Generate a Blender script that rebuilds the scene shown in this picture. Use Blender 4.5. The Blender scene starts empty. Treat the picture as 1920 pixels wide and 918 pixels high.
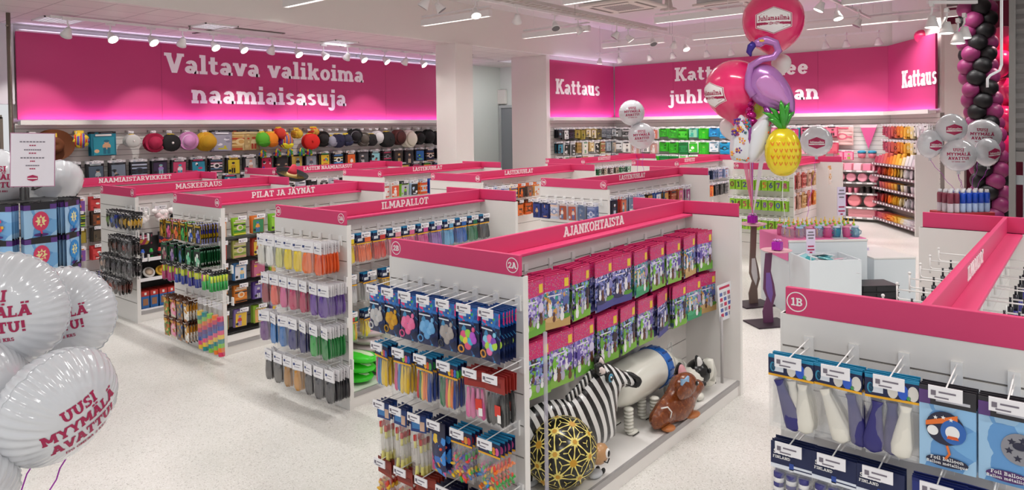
import bpy, math, random, re
from mathutils import Matrix, Vector
from mathutils.geometry import delaunay_2d_cdt
R = random.Random(7)
PI = math.pi
SC = bpy.context.scene
COL = SC.collection

# ------------------------------------------------------------------ camera, world, exposure
cam_d = bpy.data.cameras.new('camera'); cam = bpy.data.objects.new('camera', cam_d); COL.objects.link(cam)
cam_d.sensor_width = 36.0; cam_d.lens = 1317.44 / 1920 * 36; cam_d.shift_y = -(459 - 265.26) / 1920
cam_d.clip_start = 0.05; cam_d.clip_end = 200
def _cam():
    yw, p, r = 0.8805, 0.019896, -0.0130775
    # store axes: X runs along the stands, Y to the back left
    fx, fy = math.sin(yw), math.cos(yw)
    f = Vector((fx*math.cos(p), fy*math.cos(p), -math.sin(p)))
    rt = Vector((fy, -fx, 0)); up = rt.cross(f)
    dn = -up
    r2 = rt*math.cos(r) - dn*math.sin(r); d2 = rt*math.sin(r) + dn*math.cos(r)
    m = Matrix.Identity(4)
    for i in range(3):
        m[i][0] = r2[i]; m[i][1] = -d2[i]; m[i][2] = -f[i]
    m[0][3], m[1][3], m[2][3] = 0, 0, 2.25845
    return m
cam.matrix_world = _cam(); SC.camera = cam
SC.view_settings.view_transform = 'Standard'; SC.view_settings.look = 'None'
SC.view_settings.exposure = 0.2; SC.view_settings.gamma = 1.0; SC.view_settings.use_curve_mapping = False
W = bpy.data.worlds.new('world'); SC.world = W; W.use_nodes = True
W.node_tree.nodes['Background'].inputs[0].default_value = (0.97, 0.98, 1.0, 1)
W.node_tree.nodes['Background'].inputs[1].default_value = 0.62
SC.cycles.transparent_max_bounces = 32
SC.cycles.max_bounces = 8
SC.cycles.use_denoising = True
SC.cycles.sample_clamp_indirect = 6

# lamp power (W) of each kind of lamp the shop has
P_LINEAR, P_SPOT, P_LED, P_COVE, P_PANEL = 31.0, 11.0, 2.9, .8, 1.5

# ------------------------------------------------------------------ colours and materials
def lin(c):
    return tuple((x/255/12.92 if x/255 <= .04045 else ((x/255+.055)/1.055)**2.4) for x in c)
def H(s):
    s = s.lstrip('#'); return tuple(int(s[i:i+2], 16) for i in (0, 2, 4))
MATS = {}
def mat(name, col, rough=.5, metal=0., spec=.5, coat=0., alpha=1., emit=0., trans=0.):
    if name in MATS: return MATS[name]
    m = bpy.data.materials.new(name); m.use_nodes = True
    b = m.node_tree.nodes['Principled BSDF']
    c = lin(H(col)) if isinstance(col, str) else lin(col)
    b.inputs['Base Color'].default_value = (*c, 1)
    b.inputs['Roughness'].default_value = rough; b.inputs['Metallic'].default_value = metal
    b.inputs['Specular IOR Level'].default_value = spec; b.inputs['Coat Weight'].default_value = coat
    b.inputs['Alpha'].default_value = alpha; b.inputs['Transmission Weight'].default_value = trans
    if emit: b.inputs['Emission Color'].default_value = (*c, 1); b.inputs['Emission Strength'].default_value = emit
    MATS[name] = m; return m
def C(hexs, rough=.5, **k):
    return mat('colour_%s_%d' % (hexs.lstrip('#'), int(rough*100)), hexs, rough, **k)
def film(name='clear_film', tint='#ffffff', gloss=.16):
    if name in MATS: return MATS[name]
    m = bpy.data.materials.new(name); m.use_nodes = True; nt = m.node_tree; nt.nodes.clear()
    o = nt.nodes.new('ShaderNodeOutputMaterial'); mx = nt.nodes.new('ShaderNodeMixShader')
    t = nt.nodes.new('ShaderNodeBsdfTransparent'); g = nt.nodes.new('ShaderNodeBsdfGlossy')
    t.inputs[0].default_value = (*lin(H(tint)), 1); g.inputs['Roughness'].default_value = .18
    mx.inputs[0].default_value = gloss
    nt.links.new(t.outputs[0], mx.inputs[1]); nt.links.new(g.outputs[0], mx.inputs[2]); nt.links.new(mx.outputs[0], o.inputs[0])
    MATS[name] = m; return m
def art(name, cols, scale=7., rough=.35, seed=0., warp=.35, kind='voronoi', stretch=(1, 1, 1)):
    """printed artwork: irregular patches of the given ink colours"""
    if name in MATS: return MATS[name]
    m = bpy.data.materials.new(name); m.use_nodes = True; nt = m.node_tree; L = nt.links.new
    b = nt.nodes['Principled BSDF']; b.inputs['Roughness'].default_value = rough
    tc = nt.nodes.new('ShaderNodeTexCoord'); mp = nt.nodes.new('ShaderNodeMapping')
    mp.inputs['Location'].default_value = (seed*3.7, seed*1.9, seed*2.3); mp.inputs['Scale'].default_value = stretch
    L(tc.outputs['Object'], mp.inputs[0])
    nz = nt.nodes.new('ShaderNodeTexNoise'); nz.inputs['Scale'].default_value = scale*1.5
    mx = nt.nodes.new('ShaderNodeMix'); mx.data_type = 'RGBA'; mx.blend_type = 'ADD'; mx.inputs[0].default_value = warp/scale
    L(mp.outputs[0], nz.inputs['Vector']); L(mp.outputs[0], mx.inputs[6]); L(nz.outputs['Color'], mx.inputs[7])
    cr = nt.nodes.new('ShaderNodeValToRGB'); cr.color_ramp.interpolation = 'CONSTANT'
    if kind == 'voronoi':
        v = nt.nodes.new('ShaderNodeTexVoronoi'); v.inputs['Scale'].default_value = scale
        L(mx.outputs[2], v.inputs['Vector'])
        sp = nt.nodes.new('ShaderNodeSeparateColor'); L(v.outputs['Color'], sp.inputs[0]); L(sp.outputs[0], cr.inputs[0])
    elif kind == 'dots':
        v = nt.nodes.new('ShaderNodeTexVoronoi'); v.inputs['Scale'].default_value = scale; v.inputs['Randomness'].default_value = .6
        L(mp.outputs[0], v.inputs['Vector']); L(v.outputs['Distance'], cr.inputs[0])
    else:
        v = nt.nodes.new('ShaderNodeTexWave'); v.inputs['Scale'].default_value = scale; v.bands_direction = kind
        v.inputs['Distortion'].default_value = warp*6; L(mp.outputs[0], v.inputs['Vector']); L(v.outputs['Fac'], cr.inputs[0])
    e = cr.color_ramp.elements
    for i, c in enumerate(cols):
        p = i/len(cols)
        x = e[i] if i < 2 else e.new(p)
        x.position = p; x.color = (*lin(H(c)), 1)
    L(cr.outputs[0], b.inputs['Base Color']); MATS[name] = m; return m

M_WHITE = mat('white_laminate', '#e9e6e2', .45)
M_PINK = mat('pink_board', '#d93c71', .5)
M_BANNER = mat('pink_banner', '#bd3870', .55)
M_LETTER = mat('white_letters', '#f6f4f2', .5)
M_GROOVE = mat('groove_shadow_gap', '#8d8782', .7)
M_WIRE = mat('white_wire', '#efeeec', .35)
M_TAG = mat('white_price_tag', '#f3f1f4', .4)
M_INK = mat('grey_print', '#77707c', .5)
M_RED = mat('raspberry_print', '#a8184e', .5)
M_GREYMETAL = mat('grey_metal_strip', '#a9a6a6', .4, .3)
M_BLACK = mat('black_plastic', '#141416', .4)
M_FOILW = mat('white_foil', '#d8dade', .17, .05, .6, coat=.6)
M_RIB = mat('magenta_ribbon', '#b83ac0', .3)

# ------------------------------------------------------------------ mesh builder
class MB:
    def __init__(s): s.v = []; s.f = []; s.m = []
    def add(s, vs, fs, mi=0, M=None):
        o = len(s.v)
        s.v += [tuple(M @ Vector(p)) for p in vs] if M is not None else [tuple(p) for p in vs]
        s.f += [tuple(i+o for i in f) for f in fs]; s.m += [mi]*len(fs); return s
    def box(s, c, d, mi=0, M=None):
        x, y, z = (q/2 for q in d); X, Y, Z = c
        vs = [(X+a*x, Y+b*y, Z+e*z) for a in (-1, 1) for b in (-1, 1) for e in (-1, 1)]
        return s.add(vs, [(0, 1, 3, 2), (4, 6, 7, 5), (0, 4, 5, 1), (2, 3, 7, 6), (0, 2, 6, 4), (1, 5, 7, 3)], mi, M)
    def b2(s, x0, x1, y0, y1, z0, z1, mi=0, M=None):
        return s.box(((x0+x1)/2, (y0+y1)/2, (z0+z1)/2), (abs(x1-x0), abs(y1-y0), abs(z1-z0)), mi, M)
    def tube(s, path, r, mi=0, n=6, M=None, cap=True):
        P = [Vector(p) for p in path]; vs = []; fs = []
        rr = r if isinstance(r, (list, tuple)) else [r]*len(P)
        up = Vector((0, 0, 1)); pu = None
        for i, p in enumerate(P):
            d = (P[min(i+1, len(P)-1)] - P[max(i-1, 0)]).normalized()
            if pu is None:
                a = up if abs(d.z) < .9 else Vector((1, 0, 0)); u = d.cross(a).normalized()
            else:
                u = (pu - d*pu.dot(d)); u = u.normalized() if u.length > 1e-6 else d.orthogonal().normalized()
            pu = u; w = d.cross(u)
            for k in range(n):
                t = 2*PI*k/n; vs.append(p + (u*math.cos(t) + w*math.sin(t))*rr[i])
        for i in range(len(P)-1):
            for k in range(n):
                a = i*n+k; b = i*n+(k+1) % n; fs.append((a, b, b+n, a+n))
        if cap: fs.append(tuple(range(n-1, -1, -1))); fs.append(tuple((len(P)-1)*n+k for k in range(n)))
        return s.add(vs, fs, mi, M)
    def lathe(s, prof, n=20, mi=0, M=None):
        vs = []; fs = []
        for r, z in prof:
            for k in range(n): vs.append((r*math.cos(2*PI*k/n), r*math.sin(2*PI*k/n), z))
        for i in range(len(prof)-1):
            for k in range(n):
                a = i*n+k; b = i*n+(k+1) % n; fs.append((a, b, b+n, a+n))
        if prof[0][0] > 1e-5: fs.append(tuple(range(n-1, -1, -1)))
        if prof[-1][0] > 1e-5: fs.append(tuple((len(prof)-1)*n+k for k in range(n)))
        return s.add(vs, fs, mi, M)
    def ball(s, c, r, mi=0, n=14, m=9, M=None):
        rx, ry, rz = r if isinstance(r, (tuple, list)) else (r, r, r); vs = []; fs = []
        for i in range(m+1):
            t = PI*i/m
            for k in range(n):
                p = 2*PI*k/n; vs.append((c[0]+rx*math.sin(t)*math.cos(p), c[1]+ry*math.sin(t)*math.sin(p), c[2]-rz*math.cos(t)))
        for i in range(m):
            for k in range(n):
                a = i*n+k; b = i*n+(k+1) % n; fs.append((a, b, b+n, a+n))
        return s.add(vs, fs, mi, M)
    def prism(s, pts, y0, y1, mi=0, M=None):
        n = len(pts)
        vs = [(x, y0, z) for x, z in pts] + [(x, y1, z) for x, z in pts]
        ar = sum(pts[i][0]*pts[(i+1) % n][1]-pts[(i+1) % n][0]*pts[i][1] for i in range(n))
        fs = [tuple(range(n)), tuple(range(2*n-1, n-1, -1))] + [(i, i+n, (i+1) % n+n, (i+1) % n) for i in range(n)]
        if ar < 0: fs = [tuple(reversed(f)) for f in fs]
        return s.add(vs, fs, mi, M)
    def pillow(s, w, z0, z1, d, mi=0, nx=6, nz=7, ex=3., xc=0., bump=0., seed=1):
        """two heat-sealed sheets round something soft: y from -d to +d"""
        rr = random.Random(seed); vs = []; fs = []
        for sd in (-1, 1):
            for j in range(nz+1):
                for i in range(nx+1):
                    u = 2*i/nx-1; v = 2*j/nz-1
                    y = sd*d*(1-abs(u)**ex)*(1-abs(v)**ex)
                    if bump and 0 < i < nx and 0 < j < nz: y += sd*rr.uniform(-bump, bump)
                    vs.append((xc+u*w/2, y, z0+(z1-z0)*(v+1)/2))
        N = (nx+1)*(nz+1)
        for sd in (0, 1):
            for j in range(nz):
                for i in range(nx):
                    a = sd*N+j*(nx+1)+i; q = (a, a+1, a+nx+2, a+nx+1); fs.append(q if sd == 0 else q[::-1])
        return s.add(vs, fs, mi)
    def build(s, name, mats, parent=None, smooth=False, loc=None, rz=0.):
        me = bpy.data.meshes.new(name); me.from_pydata(s.v, [], s.f)
        mats = mats if isinstance(mats, (list, tuple)) else [mats]
        for x in mats: me.materials.append(x)
        if len(mats) > 1: me.polygons.foreach_set('material_index', s.m)
        if smooth: me.polygons.foreach_set('use_smooth', [True]*len(me.polygons))
        me.update()
        o = bpy.data.objects.new(name, me); COL.objects.link(o)
        if parent is not None: o.parent = parent
        if loc is not None: o.location = loc
        o.rotation_euler.z = rz
        return o
def bevel(o, w=.004, seg=2):
    m = o.modifiers.new('edge', 'BEVEL'); m.width = w; m.segments = seg; m.limit_method = 'ANGLE'; return o
def tag(o, label, cat, group=None):
    o['label'] = label; o['category'] = cat
    if group: o['group'] = group
    return o
def struct(o): o['kind'] = 'structure'; return o
def empty(name, loc=(0, 0, 0), rz=0., label=None, cat=None, group=None, rot=None):
    o = bpy.data.objects.new(name, None); COL.objects.link(o); o.location = loc; o.rotation_euler = rot if rot else (0, 0, rz)
    o.empty_display_size = .05
    if label: tag(o, label, cat, group)
    return o
def copy_tree(o, parent=None):
    c = o.copy(); COL.objects.link(c)
    if parent is not None: c.parent = parent
    for ch in KIDS(o): copy_tree(ch, c)
    return c
_kids = {}
def KIDS(o):
    k = _kids.get(o.name)
    if k is None: k = _kids[o.name] = list(o.children)
    return k
class Proto:
    """first use places the original, later uses place copies"""
    def __init__(s, root): s.o = root; s.used = False
    def put(s, loc, rot, label, cat, group=None):
        if s.used: o = copy_tree(s.o)
        else:
            KIDS(s.o)
            for k in KIDS(s.o): KIDS(k)
            o = s.o; s.used = True
        o.location = loc; o.rotation_euler = rot; tag(o, label, cat, group); return o

# ------------------------------------------------------------------ slab-serif lettering
_T = .155
def _up():
    s = lambda x, y, w=.42: ('s', x, y, w)
    G = {
    'A': (.94, [('d', .14, 0, .47, 1), ('d', .80, 0, .47, 1), ('h', .25, .7, .3), s(.14, 0, .36), s(.8, 0, .36), ('h', .24, .55, .93)]),
    'B': (.82, [('v', .2), ('h', .02, .46, .925), ('h', .02, .46, .075), ('h', .2, .46, .53), ('a', .42, .74, .32, .26, -90, 90), ('a', .43, .285, .35, .285, -90, 90)]),
    'D': (.88, [('v', .2), ('h', .02, .4, .925), ('h', .02, .4, .075), ('a', .38, .5, .46, .5, -90, 90)]),
    'E': (.78, [('v', .2), ('h', .02, .72, .925), ('h', .02, .74, .075), ('h', .2, .52, .5), ('v', .67, .7, 1, .1), ('v', .69, 0, .3, .1)]),
    'F': (.74, [('v', .2), ('h', .02, .7, .925), ('h', .2, .52, .5), ('v', .65, .7, 1, .1), s(.2, 0)]),
    'H': (.96, [('v', .2), ('v', .76), ('h', .2, .76, .5), s(.2, 0), s(.2, 1), s(.76, 0), s(.76, 1)]),
    'I': (.46, [('v', .23), s(.23, 0, .44), s(.23, 1, .44)]),
    'J': (.62, [('v', .42, .25, 1), s(.42, 1, .4), ('a', .265, .25, .255, .25, 180, 360)]),
    'K': (.92, [('v', .2), s(.2, 0), s(.2, 1), ('d', .34, .42, .72, 1), ('d', .76, 0, .44, .56), s(.73, 1, .36), s(.76, 0, .34)]),
    'L': (.76, [('v', .2), s(.2, 1), ('h', .02, .72, .075), ('v', .67, 0, .32, .1)]),
    'M': (1.14, [('v', .18), ('v', .96), ('d', .2, 1, .57, .25), ('d', .94, 1, .57, .25), s(.18, 0, .36), s(.96, 0, .36), ('h', 0, .3, .925), ('h', .84, 1.14, .925)]),
    'N': (.96, [('v', .2), ('v', .76), ('d', .22, 1, .74, 0), s(.2, 0), ('h', 0, .3, .925), s(.76, 1)]),
    'O': (.92, [('a', .46, .5, .44, .5, 0, 360)]),
    'P': (.82, [('v', .2), s(.2, 0), ('h', .02, .45, .925), ('h', .2, .45, .42), ('a', .44, .67, .34, .33, -90, 90)]),
    'R': (.9, [('v', .2), s(.2, 0), ('h', .02, .45, .925), ('h', .2, .45, .46), ('a', .44, .7, .32, .3, -90, 90), ('d', .74, 0, .46, .46), s(.76, 0, .28)]),
    'S': (.74, [('a', .36, .73, .33, .27, 30, 270), ('a', .37, .27, .35, .27, -150, 90), ('v', .62, .68, .98, .1), ('v', .08, .02, .32, .1)]),
    'T': (.84, [('v', .42), s(.42, 0, .44), ('h', .02, .82, .925), ('v', .07, .66, 1, .1), ('v', .77, .66, 1, .1)]),
    'U': (.96, [('v', .2, .36, 1), ('v', .76, .36, 1), ('a', .48, .37, .38, .37, 180, 360), s(.2, 1), s(.76, 1)]),
    'V': (.92, [('d', .14, 1, .46, 0), ('d', .78, 1, .46, 0), s(.14, 1, .36), s(.78, 1, .36)]),
    'Y': (.9, [('d', .14, 1, .45, .42), ('d', .76, 1, .45, .42), ('v', .45, 0, .5), s(.14, 1, .34), s(.76, 1, .34), s(.45, 0)]),
    '!': (.36, [('v', .18, .32, 1), ('v', .18, 0, .2)]),
    '1': (.56, [('v', .3), ('h', .06, .3, .85), s(.3, 0, .5)]),
    '2': (.74, [('a', .36, .69, .33, .31, -30, 190), ('d', .14, .08, .58, .58), ('h', .04, .7, .075), ('v', .66, 0, .25, .1)]),
    '3': (.72, [('a', .34, .74, .3, .26, -90, 160), ('a', .34, .28, .34, .28, -160, 90)]),
    '4': (.78, [('v', .54), ('h', .04, .74, .3), ('d', .12, .3, .5, 1)]),
    '5': (.72, [('v', .16, .5, 1), ('h', .08, .64, .925), ('a', .34, .32, .34, .32, -150, 110)]),
    '6': (.76, [('a', .38, .3, .34, .3, 0, 360), ('d', .14, .36, .5, 1)]),
    '7': (.72, [('h', .04, .68, .925), ('d', .28, 0, .58, .95), ('v', .09, .68, 1, .1)]),
    '8': (.74, [('a', .37, .75, .29, .25, 0, 360), ('a', .37, .28, .34, .28, 0, 360)]),
    '9': (.76, [('a', .38, .7, .34, .3, 0, 360), ('d', .26, 0, .62, .62)]),
    '0': (.8, [('a', .4, .5, .37, .5, 0, 360)]),
    'a': (.74, [('a', .36, .46, .29, .23, -10, 165), ('v', .55, 0, .46), ('a', .31, .205, .28, .205, 0, 360), s(.62, 0, .24)]),
    'b': (.76, [('v', .2), ('h', .02, .25, .925), ('a', .42, .34, .31, .34, 0, 360)]),
    'e': (.7, [('a', .36, .345, .33, .345, 8, 325), ('h', .1, .64, .36)]),
    'h': (.86, [('v', .2), ('h', .02, .25, .925), ('a', .43, .4, .33, .29, 0, 180), ('v', .66, 0, .42), s(.2, 0, .36), s(.66, 0, .36)]),
    'i': (.44, [('v', .22, 0, .69), s(.22, 0, .42), ('h', .02, .25, .62), ('v', .22, .8, 1.0)]),
    'j': (.46, [('v', .28, -.1, .69), ('h', .08, .3, .62), ('a', .15, -.1, .23, .2, 180, 360), ('v', .28, .8, 1.0)]),
    'k': (.84, [('v', .2), ('h', .02, .25, .925), ('d', .32, .26, .6, .66), ('d', .68, 0, .44, .42), s(.2, 0, .36), s(.68, 0, .3), s(.62, .62, .3)]),
    'l': (.44, [('v', .22), s(.22, 0, .42), ('h', .02, .25, .925)]),
    'm': (1.22, [('v', .2, 0, .69), ('h', .02, .25, .62), ('a', .41, .4, .31, .29, 0, 180), ('v', .62, 0, .42), ('a', .82, .4, .31, .29, 0, 180), ('v', 1.03, 0, .42), s(.2, 0, .36), s(.62, 0, .32), s(1.03, 0, .36)]),
    'n': (.86, [('v', .2, 0, .69), ('h', .02, .25, .62), ('a', .43, .4, .33, .29, 0, 180), ('v', .66, 0, .42), s(.2, 0, .36), s(.66, 0, .36)]),
    'o': (.74, [('a', .37, .345, .35, .345, 0, 360)]),
    'q': (.76, [('v', .56, -.3, .69), s(.56, -.3, .36), ('a', .36, .345, .31, .345, 0, 360)]),
    's': (.62, [('a', .31, .5, .27, .19, 20, 270), ('a', .32, .19, .29, .19, -160, 90)]),
    't': (.56, [('v', .24, .16, .92), ('h', .02, .5, .62), ('a', .36, .18, .22, .18, 180, 340)]),
    'u': (.86, [('v', .2, .22, .69), ('v', .62, 0, .69), ('a', .41, .24, .31, .24, 180, 360), ('h', .02, .2, .62), ('h', .44, .62, .62), s(.7, 0, .26)]),
    'v': (.78, [('d', .14, .69, .39, 0), ('d', .64, .69, .39, 0), s(.14, .62, .32), s(.64, .62, .32)]),
    ' ': (.42, []),
    }
    dots = [('v', .3, 1.1, 1.28), ('v', .64, 1.1, 1.28)]
    G['Ä'] = (.94, G['A'][1]+dots); G['Ö'] = (.92, G['O'][1]+dots)
    G['é'] = (.7, G['e'][1]+[('d', .32, .78, .48, .98)])
    return G
GLY = _up()
def text_polys(txt, h, w=.2, gap=.05):
    out = []; x = 0.
    def quad(a, b, c, d): out.append([(x+p[0], p[1]) for p in (a, b, c, d)])
    for ch in txt:
        adv, pr = GLY[ch]
        for p in pr:
            k = p[0]
            if k == 'v':
                y0, y1 = (p[2], p[3]) if len(p) > 3 else (0, 1); ww = (p[4] if len(p) > 4 else w)/2
                n = 2
                for i in range(n):
                    a = y0+(y1-y0)*i/n; b = y0+(y1-y0)*(i+1)/n; quad((p[1]-ww, a), (p[1]+ww, a), (p[1]+ww, b), (p[1]-ww, b))
            elif k in 'hs':
                if k == 's':
                    x0, x1 = p[1]-p[3]/2, p[1]+p[3]/2; yc = p[2]+(_T/2 if p[2] <= 0 else (-_T/2 if p[2] >= 1 else 0))
                else: x0, x1, yc = p[1], p[2], p[3]
                for i in range(2):
                    a = x0+(x1-x0)*i/2; b = x0+(x1-x0)*(i+1)/2; quad((a, yc-_T/2), (b, yc-_T/2), (b, yc+_T/2), (a, yc+_T/2))
            elif k == 'd':
                _, xa, ya, xb, yb = p; n = 3; ww = w*.55
                for i in range(n):
                    t0, t1 = i/n, (i+1)/n
                    a = (xa+(xb-xa)*t0, ya+(yb-ya)*t0); b = (xa+(xb-xa)*t1, ya+(yb-ya)*t1)
                    if a[1] > b[1]: a, b = b, a
                    quad((a[0]-ww, a[1]), (a[0]+ww, a[1]), (b[0]+ww, b[1]), (b[0]-ww, b[1]))
            else:
                _, cx, cy, rx, ry, a0, a1 = p; n = max(4, int(abs(a1-a0)/24))
                ix, iy = max(rx-w, .02), max(ry-_T, .02)
                for i in range(n):
                    t0 = math.radians(a0+(a1-a0)*i/n); t1 = math.radians(a0+(a1-a0)*(i+1)/n)
                    quad((cx+ix*math.cos(t0), cy+iy*math.sin(t0)), (cx+rx*math.cos(t0), cy+ry*math.sin(t0)),
                         (cx+rx*math.cos(t1), cy+ry*math.sin(t1)), (cx+ix*math.cos(t1), cy+iy*math.sin(t1)))
        x += adv+gap
    tot = x-gap
    return [[((px-tot/2)*h, py*h) for px, py in q] for q in out], tot*h
def text(mb, txt, h, cx, cz, y, th=.004, mi=0, fn=None, sx=1., M=None, w=.2):
    """lettering in the XZ plane facing -Y (or wrapped by fn(x,z)->xyz)"""
    polys, tw = text_polys(txt, h, w)
    for i, q in enumerate(polys):
        q = [(cx+p[0]*sx, cz+p[1]) for p in q]; e = h*.0007*(i % 17)
        if fn: mb.add([Vector(fn(*p))-Vector((0, e*.5, 0)) for p in q], [(0, 1, 2, 3)], mi, M)
        elif th: mb.prism(q, y-th-e, y, mi, M)
        else: mb.add([(p[0], y-e, p[1]) for p in q], [(0, 1, 2, 3)], mi, M)
    return tw*sx
def ring(mb, cx, cz, y, r0, r1, th=.003, mi=0, n=28, M=None):
    for i in range(n):
        a, b = 2*PI*i/n, 2*PI*(i+1)/n
        mb.prism([(cx+r0*math.cos(a), cz+r0*math.sin(a)), (cx+r1*math.cos(a), cz+r1*math.sin(a)), (cx+r1*math.cos(b), cz+r1*math.sin(b)), (cx+r0*math.cos(b), cz+r0*math.sin(b))], y-th, y, mi, M)
ORD = ['first', 'second', 'third', 'fourth', 'fifth', 'sixth', 'seventh', 'eighth', 'ninth', 'tenth', 'eleventh', 'twelfth', 'thirteenth', 'fourteenth', 'fifteenth', 'sixteenth', 'seventeenth', 'eighteenth', 'nineteenth', 'twentieth', 'twenty-first', 'twenty-second', 'twenty-third', 'twenty-fourth', 'twenty-fifth', 'twenty-sixth']
# ------------------------------------------------------------------ setting
def floor_mat():
    m = bpy.data.materials.new('speckled_floor'); m.use_nodes = True; nt = m.node_tree; L = nt.links.new
    b = nt.nodes['Principled BSDF']; b.inputs['Roughness'].default_value = .32
    tc = nt.nodes.new('ShaderNodeTexCoord')
    v = nt.nodes.new('ShaderNodeTexVoronoi'); v.inputs['Scale'].default_value = 140; L(tc.outputs['Object'], v.inputs['Vector'])
    sp = nt.nodes.new('ShaderNodeSeparateColor'); L(v.outputs['Color'], sp.inputs[0])
    cr = nt.nodes.new('ShaderNodeValToRGB'); cr.color_ramp.interpolation = 'CONSTANT'; e = cr.color_ramp.elements
    e[0].color = (*lin(H('#bfbbb5')), 1); e[1].position = .06; e[1].color = (*lin(H('#e2dfda')), 1)
    x = e.new(.55); x.color = (*lin(H('#dad7d0')), 1); x = e.new(.93); x.color = (*lin(H('#ece9e5')), 1)
    L(sp.outputs[0], cr.inputs[0])
    n = nt.nodes.new('ShaderNodeTexNoise'); n.inputs['Scale'].default_value = .9; L(tc.outputs['Object'], n.inputs['Vector'])
    mx = nt.nodes.new('ShaderNodeMix'); mx.data_type = 'RGBA'; mx.blend_type = 'MULTIPLY'
    r2 = nt.nodes.new('ShaderNodeValToRGB'); r2.color_ramp.elements[0].color = (.86, .87, .86, 1); r2.color_ramp.elements[1].color = (1, 1, 1, 1)
    r2.color_ramp.elements[0].position = .35; r2.color_ramp.elements[1].position = .6
    L(n.outputs[0], r2.inputs[0]); mx.inputs[0].default_value = 1; L(cr.outputs[0], mx.inputs[6]); L(r2.outputs[0], mx.inputs[7])
    L(mx.outputs[2], b.inputs['Base Color']); return m
def tile_mat():
    m = bpy.data.materials.new('ceiling_tiles'); m.use_nodes = True; nt = m.node_tree; L = nt.links.new
    b = nt.nodes['Principled BSDF']; b.inputs['Roughness'].default_value = .5
    tc = nt.nodes.new('ShaderNodeTexCoord'); br = nt.nodes.new('ShaderNodeTexBrick')
    br.offset = 0; br.inputs['Scale'].default_value = 1; br.inputs['Brick Width'].default_value = .6; br.inputs['Row Height'].default_value = .6
    br.inputs['Mortar Size'].default_value = .012; br.inputs['Color1'].default_value = (*lin(H('#e2dbd6')), 1); br.inputs['Color2'].default_value = (*lin(H('#dcd5d0')), 1)
    br.inputs['Mortar'].default_value = (*lin(H('#b9b0ad')), 1)
    L(tc.outputs['Object'], br.inputs['Vector']); L(br.outputs[0], b.inputs['Base Color']); return m
M_WALL = mat('painted_wall', '#e4e0db', .6)
M_WALLG = mat('pale_green_wall', '#dfe6df', .6)
M_CEIL = mat('painted_ceiling', '#d9d5d4', .7)
M_SHELL = mat('dark_opening', '#4b4744', .7)

def sbox(name, x0, x1, y0, y1, z0, z1, m):
    return struct(MB().b2(x0, x1, y0, y1, z0, z1).build(name, m))
sbox('floor', -5, 22, -6, 16, -.1, 0, floor_mat())
sbox('ceiling', -5, 20, -6, 10.65, 5.0, 5.1, M_CEIL)
sbox('ceiling_lowered', -5, 20, 10.75, 16, 4.1, 4.2, tile_mat())
sbox('beam_bulkhead', -5, 17.8, 10.65, 10.75, 4.1, 5.1, M_WALL)
def slatwall(name, x0, x1, z0, z1, M, step=.1, m=M_WHITE, th=.1):
    mb = MB(); z = z1
    mb.b2(x0, x1, 0, th-.012, z0, z1, 1)
    while z > z0+.01:
        a = max(z0, z-step+.008); mb.b2(x0, x1, -.012, 0, a, z, 0); z -= step
    mb.v = [tuple(M @ Vector(p)) for p in mb.v]
    return struct(mb.build(name, [m, M_GROOVE]))
def planeM(px, py, ang):  # local x along the wall, local -y towards the shop
    return Matrix.Translation((px, py, 0)) @ Matrix.Rotation(ang, 4, 'Z')
ML = planeM(0, 14.0, 0); MK = planeM(0, 10.85, 0); MBK = planeM(17.85, 0, -PI/2)
DA = math.atan2(-1.22, -1.86)
MD = Matrix.Translation((17.81, 3.52, 0)) @ Matrix.Rotation(DA, 4, 'Z')   # x from the corner to the near end
slatwall('wall_left', 3.8, 14.6, 0, 2.44, ML)
sbox('wall_left_upper', 3.8, 17, 14.05, 14.2, 2.44, 4.1, M_WALL)
sbox('wall_left_white', -1, 3.8, 13.95, 14.1, 2.76, 4.1, mat('grey_white_wall', '#d2cfd3', .6))
sbox('wall_left_dark', -1, 3.8, 15, 15.1, 0, 2.8, M_SHELL)
slatwall('wall_kattaus', 14.57, 17.85, 0, 2.44, MK)
sbox('wall_kattaus_upper', 14.57, 17.95, 10.85, 10.95, 2.44, 5.1, M_WALL)
sbox('wall_partition', 14.42, 14.57, 10.75, 11.9, 0, 4.1, M_WALL)
sbox('wall_recess', 11, 16.44, 14.02, 14.12, 0, 4.1, M_WALLG)
sbox('wall_recess_side', 16.44, 16.55, 10.95, 14.1, 0, 4.1, M_WALLG)
slatwall('wall_back', -10.85, -3.5, 0, 2.44, MBK)
sbox('wall_back_upper', 17.85, 17.95, 3.4, 10.85, 2.44, 5.1, M_WALL)
slatwall('wall_diagonal', 0, 2.24, 0, 2.44, MD)
struct(MB().b2(0, 2.24, .02, .12, 2.44, 5.1, M=MD).build('wall_diagonal_upper', M_WALL))
sbox('column_left', 10.95, 11.5, 10.6, 11.2, 0, 4.1, M_WALL)
sbox('column_right', 15.98, 16.3, 1.9, 2.3, 0, 4.15, M_WALL)
sbox('wall_entrance', 19.5, 19.6, -4, 3.4, 0, 5.1, mat('raspberry_wall', '#a03055', .6))
sbox('wall_right', 11.2, 19.5, -1.3, -1.2, 0, 5.1, mat('dark_wall', '#3a3438', .6))
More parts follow.
